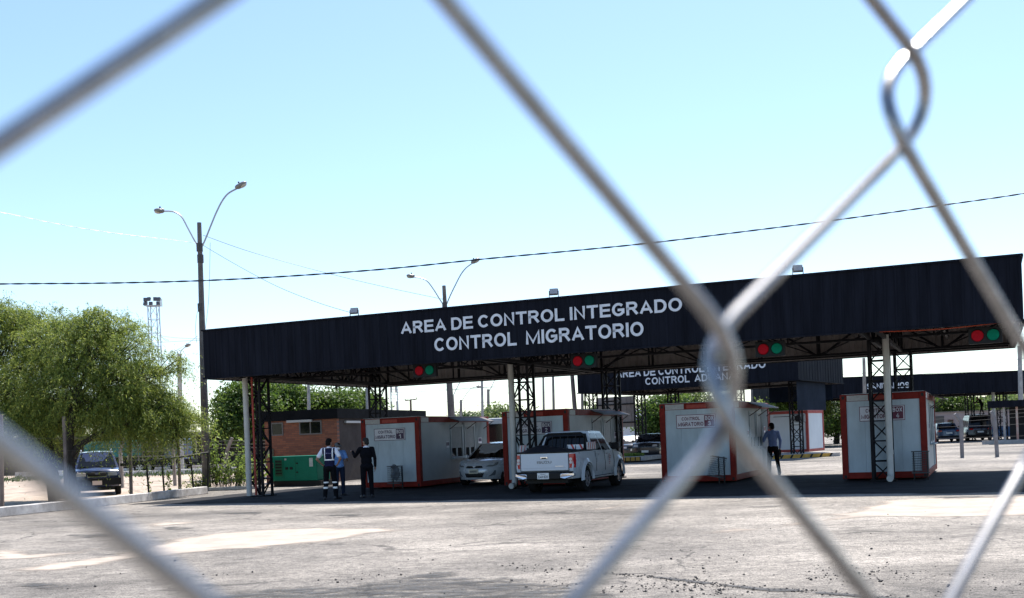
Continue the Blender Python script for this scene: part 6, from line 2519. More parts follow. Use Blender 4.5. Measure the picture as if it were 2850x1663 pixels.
weed('tall leafy weeds at the right foot of the lamp post', 548, 1195, 43.4, 1.7, 1.1, 60, 0.14, L_WEED)
weed('weeds beside the drainpipe foot behind the low kerb', 585, 1197, 43.2, 1.2, 1.0, 55, 0.13, L_WEED)
weed('low weeds at the left foot of the lamp post', 490, 1200, 42.8, 0.75, 0.9, 45, 0.09, L_MESQ)
weed('weeds growing at the foot of the left lattice column', 625, 1190, 44.5, 1.6, 0.9, 40, 0.14, L_WEED)
creeper('leafy creeper climbing just right of the lamp post', 528, 1170, 526, 1040, 43.2, 150, 0.15, 0.10)
creeper('leafy creeper hanging left of the drainpipe', 588, 1160, 592, 1080, 43.4, 110, 0.13, 0.14)
creeper('small creeper on the middle posts of the black railing', 417, 1212, 412, 1160, 40.5, 60, 0.12, 0.05)
creeper('tiny creeper on the left posts of the black railing', 369, 1208, 364, 1130, 40.5, 26, 0.11, 0.04)
gr = []
n = 3000
xs_ = rng.uniform(-36, -13, n)
ys_ = 70 + rng.uniform(0, 14, n)
c = np.stack([xs_, ys_, rng.uniform(0.05, 0.22, n)], 1)
a = unit(rng.normal(size=(n, 3)) * 0.5 + np.array([0, 0, 1.0]))
b = unit(np.cross(a, rng.normal(size=(n, 3))))
o = quads_mesh('grass_strip', c, a * 0.16, b * 0.05, L_DARK, None)
tag(o, 'strip of tall green grass between the far white kerbs', 'grass', kind='stuff')
n = 1500
p0, p1 = SP(1735, 1270, 62.5), SP(1790, 1268, 62.5)
c = np.stack([rng.uniform(p0.x, p1.x, n), rng.uniform(61.8, 65, n), rng.uniform(0.22, 0.4, n)], 1)
a = unit(rng.normal(size=(n, 3)) * 0.5 + np.array([0, 0, 1.0]))
b = unit(np.cross(a, rng.normal(size=(n, 3))))
o = quads_mesh('grass_strip', c, a * 0.10, b * 0.03, L_WEED, None)
tag(o, 'short bright grass on top of the island behind the BOX 2 office', 'grass', kind='stuff')

# ================================================================== POLES, LAMPS, FENCES, WIRES
def arm_pts(pix, Y):
    ps = [DP(x, y, Y) for x, y in pix]
    out_ = []                                       # Catmull-Rom
    for i in range(len(ps) - 1):
        q0, q1, q2, q3 = ps[max(i - 1, 0)], ps[i], ps[i + 1], ps[min(i + 2, len(ps) - 1)]
        for k in range(5):
            u = k / 5
            out_.append(0.5 * ((2 * q1) + (q2 - q0) * u + (2 * q0 - 5 * q1 + 4 * q2 - q3) * u * u + (3 * q1 - q0 - 3 * q2 + q3) * u ** 3))
    out_.append(ps[-1])
    return out_


def lamp_post(name, label, foot, top, Y, arms, heads, r0, r1, mat_, square=True, armr=0.03, hs=1.0, group=None, clamp=None):
    b = DP(foot[0], foot[1], Y)
    b.z = 0
    tp = DP(top[0], top[1], Y)
    t = thing(name, label, 'lamp post', tuple(b), 0, group)
    m_ = MB()
    m_.tube([Vector((0, 0, 0)), (tp - b) * 0.5, tp - b], [r0, (r0 + r1) / 2, r1], 8 if square else 12)
    m_.build('pole', mat_, t, smooth=not square)
    if clamp:
        for cx, cy in clamp:
            c = DP(cx, cy, Y) - b
            m_ = MB()
            m_.tube([c + Vector((0, 0, -0.16)), c + Vector((0, 0, 0.16))], r1 * 1.45, 10)
            m_.build('clamp', mat('dark clamp', (0.07, 0.06, 0.06), 0.6, 0.3), t)
    for a in arms:
        m_ = MB()
        m_.tube([p - b for p in arm_pts(a, Y)], armr, 7)
        m_.build('arm', M_GALV, t, smooth=True)
    for (x0, y0, x1, y1) in heads:
        p0, p1 = DP(x0, y0, Y) - b, DP(x1, y1, Y) - b
        d = (p1 - p0)
        L = d.length
        q = d.to_track_quat('X', 'Z').to_matrix()
        m_ = MB()
        m_.ell((p0 + p1) / 2, (L * 0.52, 0.15 * hs, 0.10 * hs), 14, 9, q)
        m_.ell(p0 + d * 0.22 + q @ Vector((0, 0, 0.02)), (L * 0.26, 0.10 * hs, 0.09 * hs), 10, 7, q)
        ho = m_.build('lamp_head', mat('weathered lamp head', (0.20, 0.19, 0.18), 0.45, 0.2, 0.2, 6), t, smooth=True)
        m_ = MB()
        m_.ell((p0 + p1) / 2 + d * 0.12 + q @ Vector((0, 0, -0.05 * hs)), (L * 0.34, 0.12 * hs, 0.07 * hs), 12, 8, q)
        m_.build('lens', mat('amber grey lamp glass', (0.42, 0.40, 0.34), 0.2), ho, smooth=True)
        m_ = MB()
        m_.tube([p0 + d * 0.45 + q @ Vector((0, 0, 0.08 * hs)), p0 + d * 0.45 + q @ Vector((0, 0, 0.17 * hs))], 0.03 * hs, 7)
        m_.build('photocell', M_BLACK, ho)
    return t


lamp_post('lamp_post', 'tall concrete lamp post with two curved arms, left of the canopy', (509, 1212), (490, 547), 43.0,
          [[(489, 606), (478, 590), (462, 560), (447, 533), (432, 522), (418, 519), (404, 519)], [(497, 606), (506, 586), (520, 551), (533, 520), (547, 493), (562, 475), (583, 463)]],
          [(404, 519, 379, 517), (580, 463, 606, 447)], 0.18, 0.085, M_CONCD, True, 0.032, clamp=[(491, 608), (493, 636), (494, 756)])
lamp_post('lamp_post', 'concrete lamp post with two curved arms rising behind the canopy lettering', (1116, 1120), (1092, 702), 54.0,
          [[(1091, 750), (1082, 736), (1067, 712), (1052, 692), (1038, 684), (1020, 681)], [(1098, 750), (1107, 728), (1120, 701), (1133, 676), (1146, 659), (1162, 647)]],
          [(1020, 680, 1000, 677), (1160, 647, 1179, 635)], 0.2, 0.09, M_CONCD, True, 0.032, clamp=[(1094, 752)])
lamp_post('lamp_post', 'pale round lamp post behind the mesquite tree, with one short curved arm', (446, 1165), (441, 870), 76.0,
          [[(442, 873), (446, 862), (456, 853)], [(440, 873), (436, 864), (428, 857)]], [(456, 853, 469, 845)], 0.2, 0.15, M_CONCL, False, 0.03, 1.0)
G4 = 'distant lamp posts seen under the canopy'
lamp_post('lamp_post', 'distant grey lamp post with single arm, nearest to the BOX 2 office corner', (1202, 1120), (1201, 957), 95.0, [[(1202, 965), (1212, 945), (1222, 922), (1232, 905)]], [(1232, 905, 1246, 899)], 0.16, 0.12, M_CONC, True, 0.03, 1.0, G4)
lamp_post('lamp_post', 'distant grey lamp post with long curved arm, right of the thick pole', (1134, 1120), (1134, 983), 105.0, [[(1134, 990), (1143, 975), (1152, 962), (1161, 954), (1172, 951)]], [(1172, 951, 1184, 950)], 0.16, 0.12, M_CONC, True, 0.03, 1.0, G4)
lamp_post('lamp_post', 'lamp post hugging the right side of the thick pole under the canopy', (1119, 1120), (1112, 972), 80.0, [[(1113, 978), (1120, 962), (1131, 940), (1141, 920)]], [(1141, 920, 1155, 912)], 0.18, 0.13, M_CONC, True, 0.03, 1.0, G4)


def plain_pole(label, foot, top, Y, r, mat_, name='utility_pole', cross=None, group=None):
    b = DP(foot[0], foot[1], Y)
    b.z = 0
    tp = DP(top[0], top[1], Y)
    t = thing(name, label, 'pole', tuple(b), 0, group)
    m_ = MB()
    m_.tube([Vector((0, 0, 0)), tp - b], [r * 1.15, r * 0.85], 10)
    m_.build('pole', mat_, t, smooth=True)
    if cross:
        m_ = MB()
        p0, p1 = DP(*cross[0], Y) - b, DP(*cross[1], Y) - b
        m_.bar(p0, p1, 0.12)
        for q in (p0, p1, (p0 + p1) / 2):
            m_.tube([q, q + Vector((0, 0, 0.22))], 0.05, 6)
        m_.build('crossarm', M_WOOD, t)
    return t


G5 = 'plain poles standing behind the canopy'
plain_pole('white pole behind the leafy trees, left of the middle of the brick building', (759, 1080), (758, 905), 56, 0.085, M_CONCL, group=G5)
plain_pole('white pole left of the rear lattice column by the brick building', (903, 1080), (901, 905), 58, 0.07, M_CONCL, group=G5)
plain_pole('pale grey pole above the right end of the BOX 1 office', (1188, 1120), (1185, 905), 66, 0.085, M_CONCL, group=G5)
plain_pole('thin dark pole right of the middle lattice column', (1339, 1120), (1336, 905), 80, 0.09, M_CONC, group=G5)
plain_pole('grey pole above the middle of the BOX 2 office roof', (1364, 1120), (1360, 905), 66, 0.085, M_CONC, group=G5)
plain_pole('leaning brown pole above the BOX 2 office', (1424, 1120), (1404, 880), 62, 0.13, M_CONCD, group=G5)
plain_pole('pale brown pole right of the leaning pole', (1434, 1120), (1431, 900), 66, 0.09, M_CONC, group=G5)
plain_pole('slender pole behind the CONTROL ADUANA canopy opening', (1853, 1120), (1850, 925), 90, 0.14, M_CONC, group=G5)
plain_pole('dark pole carrying equipment right of the wire knot, in the canopy opening', (1942, 1120), (1940, 930), 90, 0.16, M_CONCD, group=G5)
plain_pole('grey pole rising left of the SANITARIOS lettering', (2130, 1110), (2125, 880), 74, 0.12, M_CONC, group=G5)
plain_pole('tall pale pole beyond the right end of the canopy', (2516, 1150), (2508, 850), 78, 0.16, M_CONCL, group=G5)
plain_pole('distant wooden power pole with a crossarm above the brick building', (1014, 1120), (1010, 983), 140, 0.16, M_WOOD, 'power_pole', ((997, 985), (1025, 981)))


def mast(name, label, cat, px, ptop, pbot, Y, wd, heads, mat_):
    b = DP(px, pbot, Y)
    b.z = 0
    tp = DP(px, ptop, Y)
    H = tp.z
    t = thing(name, label, cat, tuple(b))
    m_ = MB()
    h = wd / 2
    cs = [(-h, -h), (h, -h), (h, h), (-h, h)]
    for x, y in cs:
        m_.bar((x * 1.25, y * 1.25, 0), (x, y, H), 0.075)
    n = int(H / 1.3)
    for i in range(n):
        z0, z1 = H * i / n, H * (i + 1) / n
        for k in range(4):
            a, c = cs[k], cs[(k + 1) % 4]
            m_.bar((a[0], a[1], z0), (c[0], c[1], z1), 0.04)
            m_.bar((a[0], a[1], z1), (c[0], c[1], z1), 0.045)
    m_.build('lattice', mat_, t)
    if heads == 'lamps':
        pf = MB()
        pf.bx(-0.75, 0.75, -0.5, 0.5, H, H + 0.06)
        for x in (-0.72, 0.72):
            pf.bx(x - 0.02, x + 0.02, -0.48, 0.48, H + 0.06, H + 0.75)
        pf.build('platform', M_GALV, t)
        for x, z, r in ((-0.65, 0.62, 0.3), (-0.3, 0.66, -0.3), (0.32, 0.64, 0.25), (0.66, 0.62, -0.3), (-0.66, 0.22, -0.2), (-0.12, 0.2, 0.1), (0.6, 0.2, 0.2)):
            l = MB()
            l.box((x, -0.4, H + z), (0.36, 0.22, 0.36), M=Matrix.Rotation(r, 3, 'Z') @ Matrix.Rotation(-0.4, 3, 'X'))
            l.build('floodlight', mat('dark floodlight', (0.09, 0.09, 0.10), 0.5), t, bevel=0.03)
    elif heads == 'antenna':
        for z, x in ((0, -0.4), (0, 0.4), (-3.2, -0.5), (-3.2, 0.5), (0.9, 0.0)):
            l = MB()
            l.bx(x - 0.15, x + 0.15, -0.6, -0.45, H + z - 1.0, H + z + 0.6)
            l.build('antenna', M_CONCL, t)
    return t


M_PALE = mat('pale mast steel', (0.5, 0.53, 0.58), 0.5, 0.2)
mast('light_mast', 'pale lattice floodlight mast rising behind the mesquite tree', 'light mast', 391, 752, 1100, 108, 0.85, 'lamps', M_PALE)
mast('telecom_mast', 'faint distant telecom mast seen under the canopy', 'mast', 975, 950, 1110, 190, 1.1, 'antenna', M_PALE)

M_FWIRE = mat('dull fence wire', (0.07, 0.07, 0.07), 0.7)
# black railing on the kerb
t = thing('railing', 'low black metal railing leaning over the white kerb, left of the lamp post', 'railing', (DP(365, 1212, 40.0).x, 40.0, 0))
bo = Vector((DP(365, 1212, 40.0).x, 40.0, 0))
tops = [(360, 1134, 40.0), (398, 1129.5, 40.4), (468, 1120, 41.4), (512, 1113, 42.0)]
feet = [(366, 1206, 40.0), (405, 1231, 40.4), (477, 1213, 41.4), (511, 1216, 42.0)]
m_ = MB()
m_.tube([DP(x, y, Y) - bo for x, y, Y in [(352, 1136, 39.9)] + tops], 0.04, 8)
m_.build('top_rail', M_BLACK, t, smooth=True)
for a, b in zip(tops, feet):
    m_ = MB()
    e = DP(*b) - bo
    e.z = 0.05
    m_.bar(DP(*a) - bo - Vector((0, 0, 0.03)), e, 0.055)
    m_.build('post', M_BLACK, t)

# wire fence behind the kerb: posts with cranked tops and barbed wires
t = thing('wire_fence', 'wire fence on brown concrete posts running behind the white kerb', 'fence', (-14, 40, 0))
fo = Vector((-14, 40, 0))
ps = [((5, 1246), (1, 1000), 33.0), ((165, 1230), (158, 1040), 36.5), ((323, 1222), (319, 1040), 39.5), ((443, 1216), (437, 1040), 41.2)]
for f_, tp_, Y in ps:
    m_ = MB()
    b = DP(*f_, Y)
    b.z = 0.02
    e = DP(*tp_, Y)
    m_.bar(b - fo, Vector((e.x, e.y, 2.9)) - fo, 0.105)
    m_.build('post', M_CONCD, t, bevel=0.015)
for k in range(5):
    z = 0.5 + k * 0.42
    m_ = MB()
    m_.tube([Vector((DP(*f_, Y).x, DP(*f_, Y).y, z)) - fo for f_, _, Y in ps] + [Vector((-11.9, 42.8, z)) - fo], 0.0035, 4)
    m_.build('wire', M_FWIRE, t)
t = thing('wire_fence', 'barbed wire fence on a cranked concrete post right of the lamp post', 'fence', (-11, 50, 0))
fo = Vector((-11, 50, 0))
Yf = 50.0
for x0, x1, x2, xt in ((562, 558, 560, 571), (300, 296, 296, 305), (430, 426, 426, 436)):
    m_ = MB()
    b = DP(x0 + 1, 1196, Yf)
    b.z = 0
    k = DP(x1, 1110, Yf)
    tp_ = DP(xt, 1076, Yf)
    m_.bar(b - fo, k - fo, 0.14)
    m_.bar(k - fo - (tp_ - k) * 0.05, tp_ - fo, 0.13)
    m_.build('post', M_CONC, t, bevel=0.015)
for y in (1084, 1092.5, 1101, 1117, 1140, 1160):
    m_ = MB()
    m_.tube([DP(250, y + 9, Yf) - fo, DP(560, y, Yf) - fo, DP(700, y - 2, Yf + 1) - fo], 0.009, 4)
    m_.build('wire', M_FWIRE, t)
m_ = MB()
m_.bar(DP(535, 1180, Yf + 0.3) - fo, DP(554, 1125, Yf + 0.1) - fo, 0.1)
m_.build('brace', M_CONC, t)
# right hand fence
t = thing('wire_fence', 'barbed wire fence on grey cranked concrete posts, right of the BOX 4 office', 'fence', (21, 47, 0))
fo = Vector((21, 47, 0))
pq = [((2367, 1124), (2364, 1037), (2349, 1017)), ((2453, 1121.5), (2447, 1031), (2438, 1011)), ((2541, 1119), (2534, 1024), (2525, 1004)), ((2279, 1127), (2277, 1043), (2264, 1023))]
Ys = [47.3, 46.6, 45.9, 48.0]
for (a, b, c), Y in zip(pq, Ys):
    m_ = MB()
    p0 = DP(*a, Y)
    p0.z = 0
    p1, p2 = DP(*b, Y), DP(*c, Y)
    m_.bar(p0 - fo, p1 - fo, 0.13)
    m_.bar(p1 - fo - (p2 - p1) * 0.05, p2 - fo, 0.12)
    m_.build('post', mat('grey fence post', (0.22, 0.21, 0.22), 0.85, 0, 0.25, 4), t, bevel=0.012)
for k in range(6):
    m_ = MB()
    o_ = (0, 1, 3, 0.4, 0.55, 0.8)
    if k < 3:
        f_ = (0.05, 0.5, 0.95)[k]
        pts = [DP(*c, Y).lerp(DP(*b, Y), f_) for (a, b, c), Y in sorted(zip(pq, Ys), key=lambda q: q[0][0][0])]
    else:
        z = (1.35, 0.85, 0.4)[k - 3]
        pts = [Vector((DP(*a, Y).x, Y, z)) for (a, b, c), Y in sorted(zip(pq, Ys), key=lambda q: q[0][0][0])]
    m_.tube([p - fo for p in pts], 0.005, 4)
    m_.build('wire', M_FWIRE, t)


# cables
def cable(name, label, pts, r, mat_=M_CABLE, twist=False, group=None, n=60):
    ps = arm_raw(pts)
    c0 = ps[0].copy()
    t = thing(name, label, 'cable', tuple(c0), 0, group)
    m_ = MB()
    q = [p - c0 for p in ps]
    if twist:
        for ph in (0, pi):
            w_ = []
            L = 0.0
            dn = []
            for i in range(len(q) - 1):
                for k in range(10):
                    dn.append(q[i].lerp(q[i + 1], k / 10))
            for i, p in enumerate(dn):
                if i:
                    L += (p - dn[i - 1]).length
                w_.append(p + Vector((0, math.cos(L * 7 + ph), math.sin(L * 7 + ph))) * r * 0.7)
            m_.tube(w_, r * 0.75, 5)
    else:
        m_.tube(q, r, 5)
    m_.build('strand', mat_, t)


def arm_raw(pts):
    ps = [DP(x, y, Y) for x, y, Y in pts]
    out_ = []
    for i in range(len(ps) - 1):
        q0, q1, q2, q3 = ps[max(i - 1, 0)], ps[i], ps[i + 1], ps[min(i + 2, len(ps) - 1)]
        for k in range(8):
            u = k / 8
            out_.append(0.5 * ((2 * q1) + (q2 - q0) * u + (2 * q0 - 5 * q1 + 4 * q2 - q3) * u * u + (3 * q1 - q0 - 3 * q2 + q3) * u ** 3))
    out_.append(ps[-1])
    return out_


cable('overhead_cable', 'thick dark twisted cable crossing the whole sky above the canopy',
      [(-420, 706, 30), (0, 698, 30), (250, 696, 30), (490, 690, 30), (720, 678, 30), (960, 660, 30), (1185, 637, 30), (1400, 617, 30), (1600, 597, 30), (1830, 569, 30), (2060, 540, 30), (2290, 508, 30), (2519, 475, 30), (2800, 425, 30)], 0.017, M_CABLE, True)
M_THIN = mat('thin grey wire', (0.16, 0.18, 0.22), 0.5)
G6 = 'thin wires strung from the poles'
cable('thin_wire', 'pale thin wire running left from the tall lamp post', [(-200, 485, 36), (0, 521, 38), (120, 546, 39), (240, 567, 40), (340, 580, 41), (420, 589, 42), (488, 598, 43)], 0.006, mat('pale aluminium wire', (0.6, 0.6, 0.6), 0.4, 0.3), True, G6)
cable('thin_wire', 'thin wire from the tall lamp post to the lamp post behind the lettering', [(500, 578, 43), (620, 620, 46), (800, 670, 48), (950, 706, 51), (1092, 736, 54)], 0.012, M_THIN, False, G6)
cable('thin_wire', 'thin wire sloping from the tall lamp post down to the first fascia floodlight', [(500, 603, 43), (580, 650, 42), (680, 703, 40), (780, 743, 38), (868, 770, 35.5)], 0.009, M_THIN, False, G6)
cable('thin_wire', 'slack wire hanging down beside the tall lamp post', [(517, 596, 42.8), (516, 660, 42.8), (513, 740, 42.8), (505, 810, 42.9)], 0.008, M_THIN, False, G6)
cable('thin_wire', 'slack wire looping left of the tall lamp post', [(492, 752, 42.8), (484, 775, 42.8), (481, 810, 42.8), (484, 842, 42.8)], 0.008, M_THIN, False, G6)
cable('thin_wire', 'thin wire behind the mesquite tree top, just below the canopy top level', [(330, 846, 60), (420, 840, 55), (494, 836, 43)], 0.008, M_THIN, False, G6)
cable('thin_wire', 'thin wire dropping from the lamp post towards the tree', [(486, 826, 43), (450, 852, 48), (410, 872, 55)], 0.008, M_THIN, False, G6)
cable('thin_wire', 'thin wire level with the fascia middle, left of the lamp post', [(330, 815, 60), (420, 829, 55), (494, 833, 43.2)], 0.007, M_THIN, False, G6)
for k, (y0, y1) in enumerate(((957, 950), (966, 945), (980, 990))):
    cable('thin_wire', ('upper distant wire seen under the canopy between the rear columns', 'middle distant wire rising right, under the canopy opening', 'lowest distant wire under the canopy, sagging to the right')[k],
          [(960, y0, 100), (1110, (y0 + y1) / 2 + 3, 100), (1270, y1, 100)], 0.018, M_THIN, False, G6)
for k, (y0, y1) in enumerate(((905, 888), (917, 905), (929, 921))):
    cable('thin_wire', ('topmost wire in the strip of sky over the far canopy', 'middle wire in the strip of sky over the far canopy', 'lowest wire in the strip of sky over the far canopy')[k],
          [(2050, y0 + 18, 95), (2300, y0, 95), (2420, (y0 + y1) / 2 + 1, 95), (2560, y1 - 16, 95)], 0.018, M_THIN, False, G6)

# ================================================================== FAR BUILDINGS, TRUCKS
# white and blue building under the far canopy
c0 = SP(2545, 1235, 97)
t = thing('white_building', 'low building with white upper and blue lower wall under the far canopy', 'building', (c0.x, 97, 0))
zt = SP(2700, 1145, 97).z
zm = SP(2700, 1190, 97).z
Lb = 18.0
m_ = MB()
m_.bx(0, Lb, 0, 6, zm, zt)
m_.build('upper_wall', mat('dusty white plaster', (0.42, 0.36, 0.36), 0.8, 0, 0.15, 0.8), t)
m_ = MB()
m_.bx(0, Lb, -0.02, 6, 0, zm - 0.003)
m_.build('lower_wall', mat('blue wall paint', (0.04, 0.10, 0.22), 0.7, 0, 0.2, 0.8), t)
xw = SP(2600, 1160, 97).x - c0.x
m_ = MB()
m_.bx(xw, xw + 0.85, -0.06, -0.022, 0.1, zt - 0.3)
m_.build('door', mat('grey steel door', (0.10, 0.10, 0.10), 0.5, 0, 0.2, 5), t)
xw = SP(2639, 1160, 97).x - c0.x
m_ = MB()
m_.bx(xw - 0.06, xw + 0.44, -0.05, -0.003, zm + 0.35, zm + 0.80)
wn = m_.build('window', mat('window red frame', (0.2, 0.09, 0.08), 0.6), t)
m_ = MB()
m_.bx(xw, xw + 0.38, -0.06, -0.052, zm + 0.41, zm + 0.74)
m_.build('pane', M_GLASSD, wn)
m_ = MB()
m_.bx(0, Lb, -0.1, 6.1, zt + 0.002, zt + 0.08)
m_.build('roof', M_SHEET, t)
# shelter with dark flat roof
c0 = SP(2752, 1240, 70)
t = thing('shelter', 'dark flat roofed shelter on posts at the right edge', 'shelter', (c0.x, 70, 0), -0.43)
zr = SP(2790, 1133, 70).z
m_ = MB()
m_.bx(0, 9, 0, 5, zr, zr + 0.42)
m_.build('roof', M_NAVY, t)
for x, mm in ((0.95, M_CONCL), (1.7, mat('red and white post', (0.35, 0.14, 0.1), 0.6, 0, 0.6, 3, dirt=(0.5, 0.45, 0.4))), (0.1, M_STEEL), (5, M_CONCL)):
    m_ = MB()
    m_.tube([(x, 0.3, 0), (x, 0.3, zr)], 0.07, 8)
    m_.build('post', mm, t)
m_ = MB()
m_.bx(1.25, 9, 3.0, 3.1, 0, zr)
m_.build('back_wall', mat('black shelter wall', (0.012, 0.012, 0.016), 0.8), t)
m_ = MB()
m_.bx(-0.4, 8, 0.1, 0.4, 0.0, 0.25)
m_.build('step', M_CONCL, t)
# mesh screen above the wall
c0 = SP(2590, 1147, 104)
t = thing('mesh_screen', 'tall wire mesh screen above the white and blue building', 'fence', (c0.x, 104, 0))
m_ = MB()
z1 = SP(2700, 1108, 104).z + 0.6
for k in range(0, 46):
    m_.bar((k * 0.35, 0, 2.0), (k * 0.35, 0, z1), 0.025 if k % 6 else 0.07)
for k in range(12):
    z = 2.2 + (z1 - 2.2) * k / 11
    m_.bar((0, 0.03, z), (15.8, 0.03, z), 0.02)
m_.build('mesh', M_STEEL, t)


# white bus and long white roof far away in the gaps
def bus(label, px, py, Y, L, hd, col):
    c = DP(px, py, Y)
    t = thing('bus', label, 'bus', (c.x, Y, 0), hd)
    m_ = MB()
    m_.bx(-L / 2, L / 2, -1.25, 1.25, 0.4, 3.0)
    m_.build('body', col, t, bevel=0.12)
    for s in (-1, 1):
        for k in range(int(L / 1.5)):
            x = -L / 2 + 0.5 + k * 1.5
            w_ = MB()
            w_.bx(x, x + 1.25, s * 1.25 - 0.01, s * 1.25 + 0.012, 1.55, 2.5)
            w_.build('window', M_GLASSD, t)
    w_ = MB()
    w_.bx(L / 2 - 0.01, L / 2 + 0.012, -1.0, 1.0, 1.4, 2.6)
    w_.build('windscreen', M_GLASSD, t)
    for x in (-L * 0.3, L * 0.32):
        for s in (-1, 1):
            wheel(t, x, s * 1.2, 0.45, 0.3)


bus('white bus between the BOX 1 and BOX 2 offices', 1214, 1095, 78, 7, R(-95), M_WHITEP)
c0 = DP(1520, 1060, 120)
t = thing('warehouse', 'long low white roofed building in the gap beside the BOX 2 office', 'building', (c0.x, 120, 0))
m_ = MB()
m_.bx(0, 16, 0, 8, 0, 2.6)
m_.build('wall', mat('white distant wall', (0.7, 0.68, 0.7), 0.7, 0, 0.1, 0.5), t)
m_ = MB()
m_.add([(-0.5, -0.8, 2.6), (17, -0.8, 2.6), (17, 4, 4.3), (-0.5, 4, 4.3), (17, 8.8, 2.6), (-0.5, 8.8, 2.6), (-0.5, -0.8, 3.4), (17, -0.8, 3.4)], [(0, 1, 7, 6), (6, 7, 2, 3), (3, 2, 4, 5)])
m_.build('roof', mat('blue grey roof', (0.30, 0.33, 0.5), 0.5, 0, 0.1, 0.5), t)
# green lorry and cage trailers behind the left lot
c0 = DP(300, 1125, 88)
t = thing('lorry', 'teal tarpaulin lorry beyond the dirt lot, behind the mesquite trunks', 'lorry', (c0.x, 88, 0))
m_ = MB()
m_.bx(-2.6, 1.2, -1.2, 1.2, 1.3, 2.6)
m_.build('tarpaulin', mat('teal tarpaulin', (0.012, 0.14, 0.13), 0.6, 0, 0.3, 1.2), t, bevel=0.1)
m_ = MB()
m_.bx(-3.5, 3.5, -1.1, 1.1, 0.7, 1.28)
m_.build('flatbed', M_STEEL, t)
m_ = MB()
m_.bx(3.7, 5.4, -1.1, 1.1, 0.6, 2.6)
m_.build('cab', mat('dull blue cab', (0.06, 0.09, 0.2), 0.4), t, bevel=0.15)
for x in (-2.3, -1.2, 4.3):
    wheel(t, x, -1.1, 0.48, 0.3)
    wheel(t, x, 1.1, 0.48, 0.3)
c0 = DP(400, 1120, 82)
t = thing('trailer', 'rusty livestock trailer with slatted sides beyond the black railing', 'trailer', (c0.x, 82, 0))
m_ = MB()
for z in (1.3, 1.65, 2.0, 2.35, 2.7):
    m_.bar((-2.2, -1.1, z), (2.2, -1.1, z), 0.08)
    m_.bar((-2.2, 1.1, z), (2.2, 1.1, z), 0.08)
for x in (-2.2, -1.1, 0, 1.1, 2.2):
    for y in (-1.15, 1.15):
        m_.bar((x, y, 1.0), (x, y, 2.75), 0.08)
m_.build('slatted_sides', mat('rusty grey slats', (0.2, 0.17, 0.15), 0.7, 0.1, 0.3, 3), t)
m_ = MB()
m_.bx(-2.3, 2.3, -1.2, 1.2, 0.75, 1.0)
m_.build('flatbed', M_STEEL, t)
for x in (-1.4, 1.3):
    for y in (-1.05, 1.05):
        wheel(t, x, y, 0.45, 0.25)
c0 = DP(540, 1110, 92)
t = thing('shed', 'long dark open shed beyond the fence, behind the lamp post', 'shed', (c0.x, 96, 0))
m_ = MB()
m_.bx(-26, 14, 0, 6, 3.0, 3.25)
m_.build('roof', mat('rusty shed roof', (0.12, 0.10, 0.10), 0.6, 0.1, 0.3, 0.8), t)
m_ = MB()
m_.bx(-26, 14, 5.6, 5.8, 0, 3.0)
m_.build('back_wall', mat('brown shed wall', (0.07, 0.055, 0.05), 0.8, 0, 0.4, 0.6), t)
for k in range(9):
    m_ = MB()
    m_.bx(-25.5 + k * 4.9, -25.3 + k * 4.9, 0.1, 0.3, 0, 3.0)
    m_.build('post', M_STEEL, t)
# far trees closing the horizon
pts = []
n = 26000
ang = rng.uniform(-0.75, 0.75, n)
dist = rng.uniform(230, 300, n)
hmax = 5.0 + 2.2 * np.sin(ang * 31) + 1.6 * np.sin(ang * 77 + 1) + rng.normal(size=n) * 0.7
c = np.stack([np.sin(ang) * dist, np.cos(ang) * dist, rng.uniform(0, 1, n) * np.maximum(1.5, hmax)], 1)
a = unit(rng.normal(size=(n, 3)))
b = unit(np.cross(a, rng.normal(size=(n, 3))))
o = quads_mesh('far_tree_line', c, a * 0.9, b * 0.7, L_FAR, None)
tag(o, 'far hazy line of trees along the horizon behind everything', 'trees', kind='stuff')

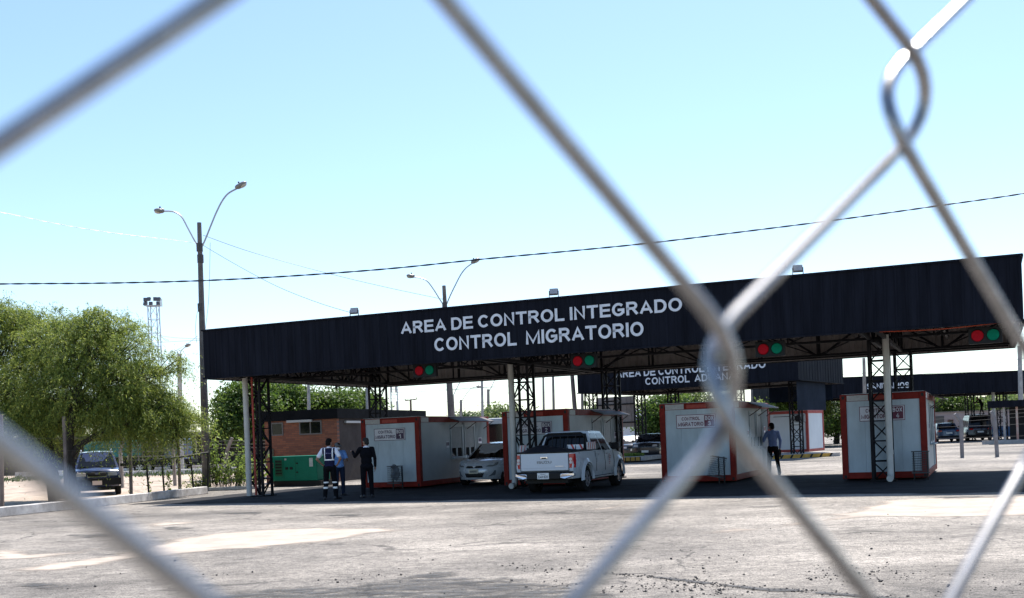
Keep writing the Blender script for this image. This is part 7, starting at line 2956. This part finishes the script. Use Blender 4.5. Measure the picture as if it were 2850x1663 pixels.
# ================================================================== CHAIN LINK FENCE IN FRONT OF THE LENS
def chain_link():
    O = Vector((0.02012, 0.10342, 0.00597))
    w_ = Vector((-0.06495, 0.03864, 0.70847))
    Rm = Matrix.Rotation(w_.length, 3, w_.normalized())
    A, B_, EO = 0.035, 0.03489, 0.2592
    C = Vector((0, 0, CAM_H))
    U, V = Rm @ Vector((1, 0, 0)), Rm @ Vector((0, 0, 1))
    Nn = U.cross(V).normalized()           # away from or towards the lens
    if Nn.y > 0:
        Nn = -Nn                            # points to the viewer
    nudge = NUDGE
    t = thing('chain_link_fence', 'blurred galvanised chain link fence mesh right in front of the lens', 'fence', tuple(C), 0)

    def K(m, n, s):
        d = nudge.get((m, n, s), (0, 0))
        return O + U * ((m + d[0]) * A) + V * ((n + d[1]) * B_)
    r = 0.00079
    for m in range(-3, 6):
        # wire with left bends at column m and right bends at column m + 1
        ctr = []
        for n in range(-7, 8):
            left = ((m + n) % 2 == 0)
            mm = m if left else m + 1
            s = -1 if left else 1
            p = K(mm, n, s) + U * (EO * A * s)
            ctr.append((p, left))
        pts = []
        for i in range(len(ctr)):
            p, left = ctr[i]
            s = -1 if left else 1
            if i == 0 or i == len(ctr) - 1:
                pts.append(p)
                continue
            a, b = ctr[i - 1][0], ctr[i + 1][0]
            # rounded bend of the spiral: front on one flank, back on the other
            ka, kb = 0.2, 0.2
            q0, q1 = p.lerp(a, ka), p.lerp(b, kb)
            for k in range(9):
                u = k / 8
                q = q0 * (1 - u) ** 2 + p * 2 * u * (1 - u) + q1 * u ** 2
                depth = math.cos(pi * u) * 0.0013 * (1 if left else -1)
                pts.append(q + Nn * depth)
        m_ = MB()
        m_.tube(pts, r, 10)
        m_.build('wire', M_WIRE, t, smooth=True)


# slack of the single bends: (column, row, side) -> shift in mesh units
NUDGE = {(-2, 0, -1): (0.138, -0.032), (-1, -1, -1): (0.062, -0.078), (-1, -1, 1): (-0.063, -0.079), (-1, 1, -1): (-0.022, -0.033), (-1, 1, 1): (-0.133, 0.141), (0, 0, -1): (0.075, -0.05), (0, 0, 1): (-0.075, -0.065),
         (0, 2, -1): (-0.1, -0.25), (1, -1, -1): (0.043, -0.055), (1, -1, 1): (-0.086, -0.104), (1, 1, -1): (0.05, -0.085), (1, 1, 1): (0.055, 0.015), (2, 0, 1): (-0.206, -0.069), (2, 2, 1): (-0.01, 0.014)}
M_WIRE = mat('galvanised fence wire', (0.33, 0.325, 0.325), 0.27, 0.9, 0.3, 300)
chain_link()
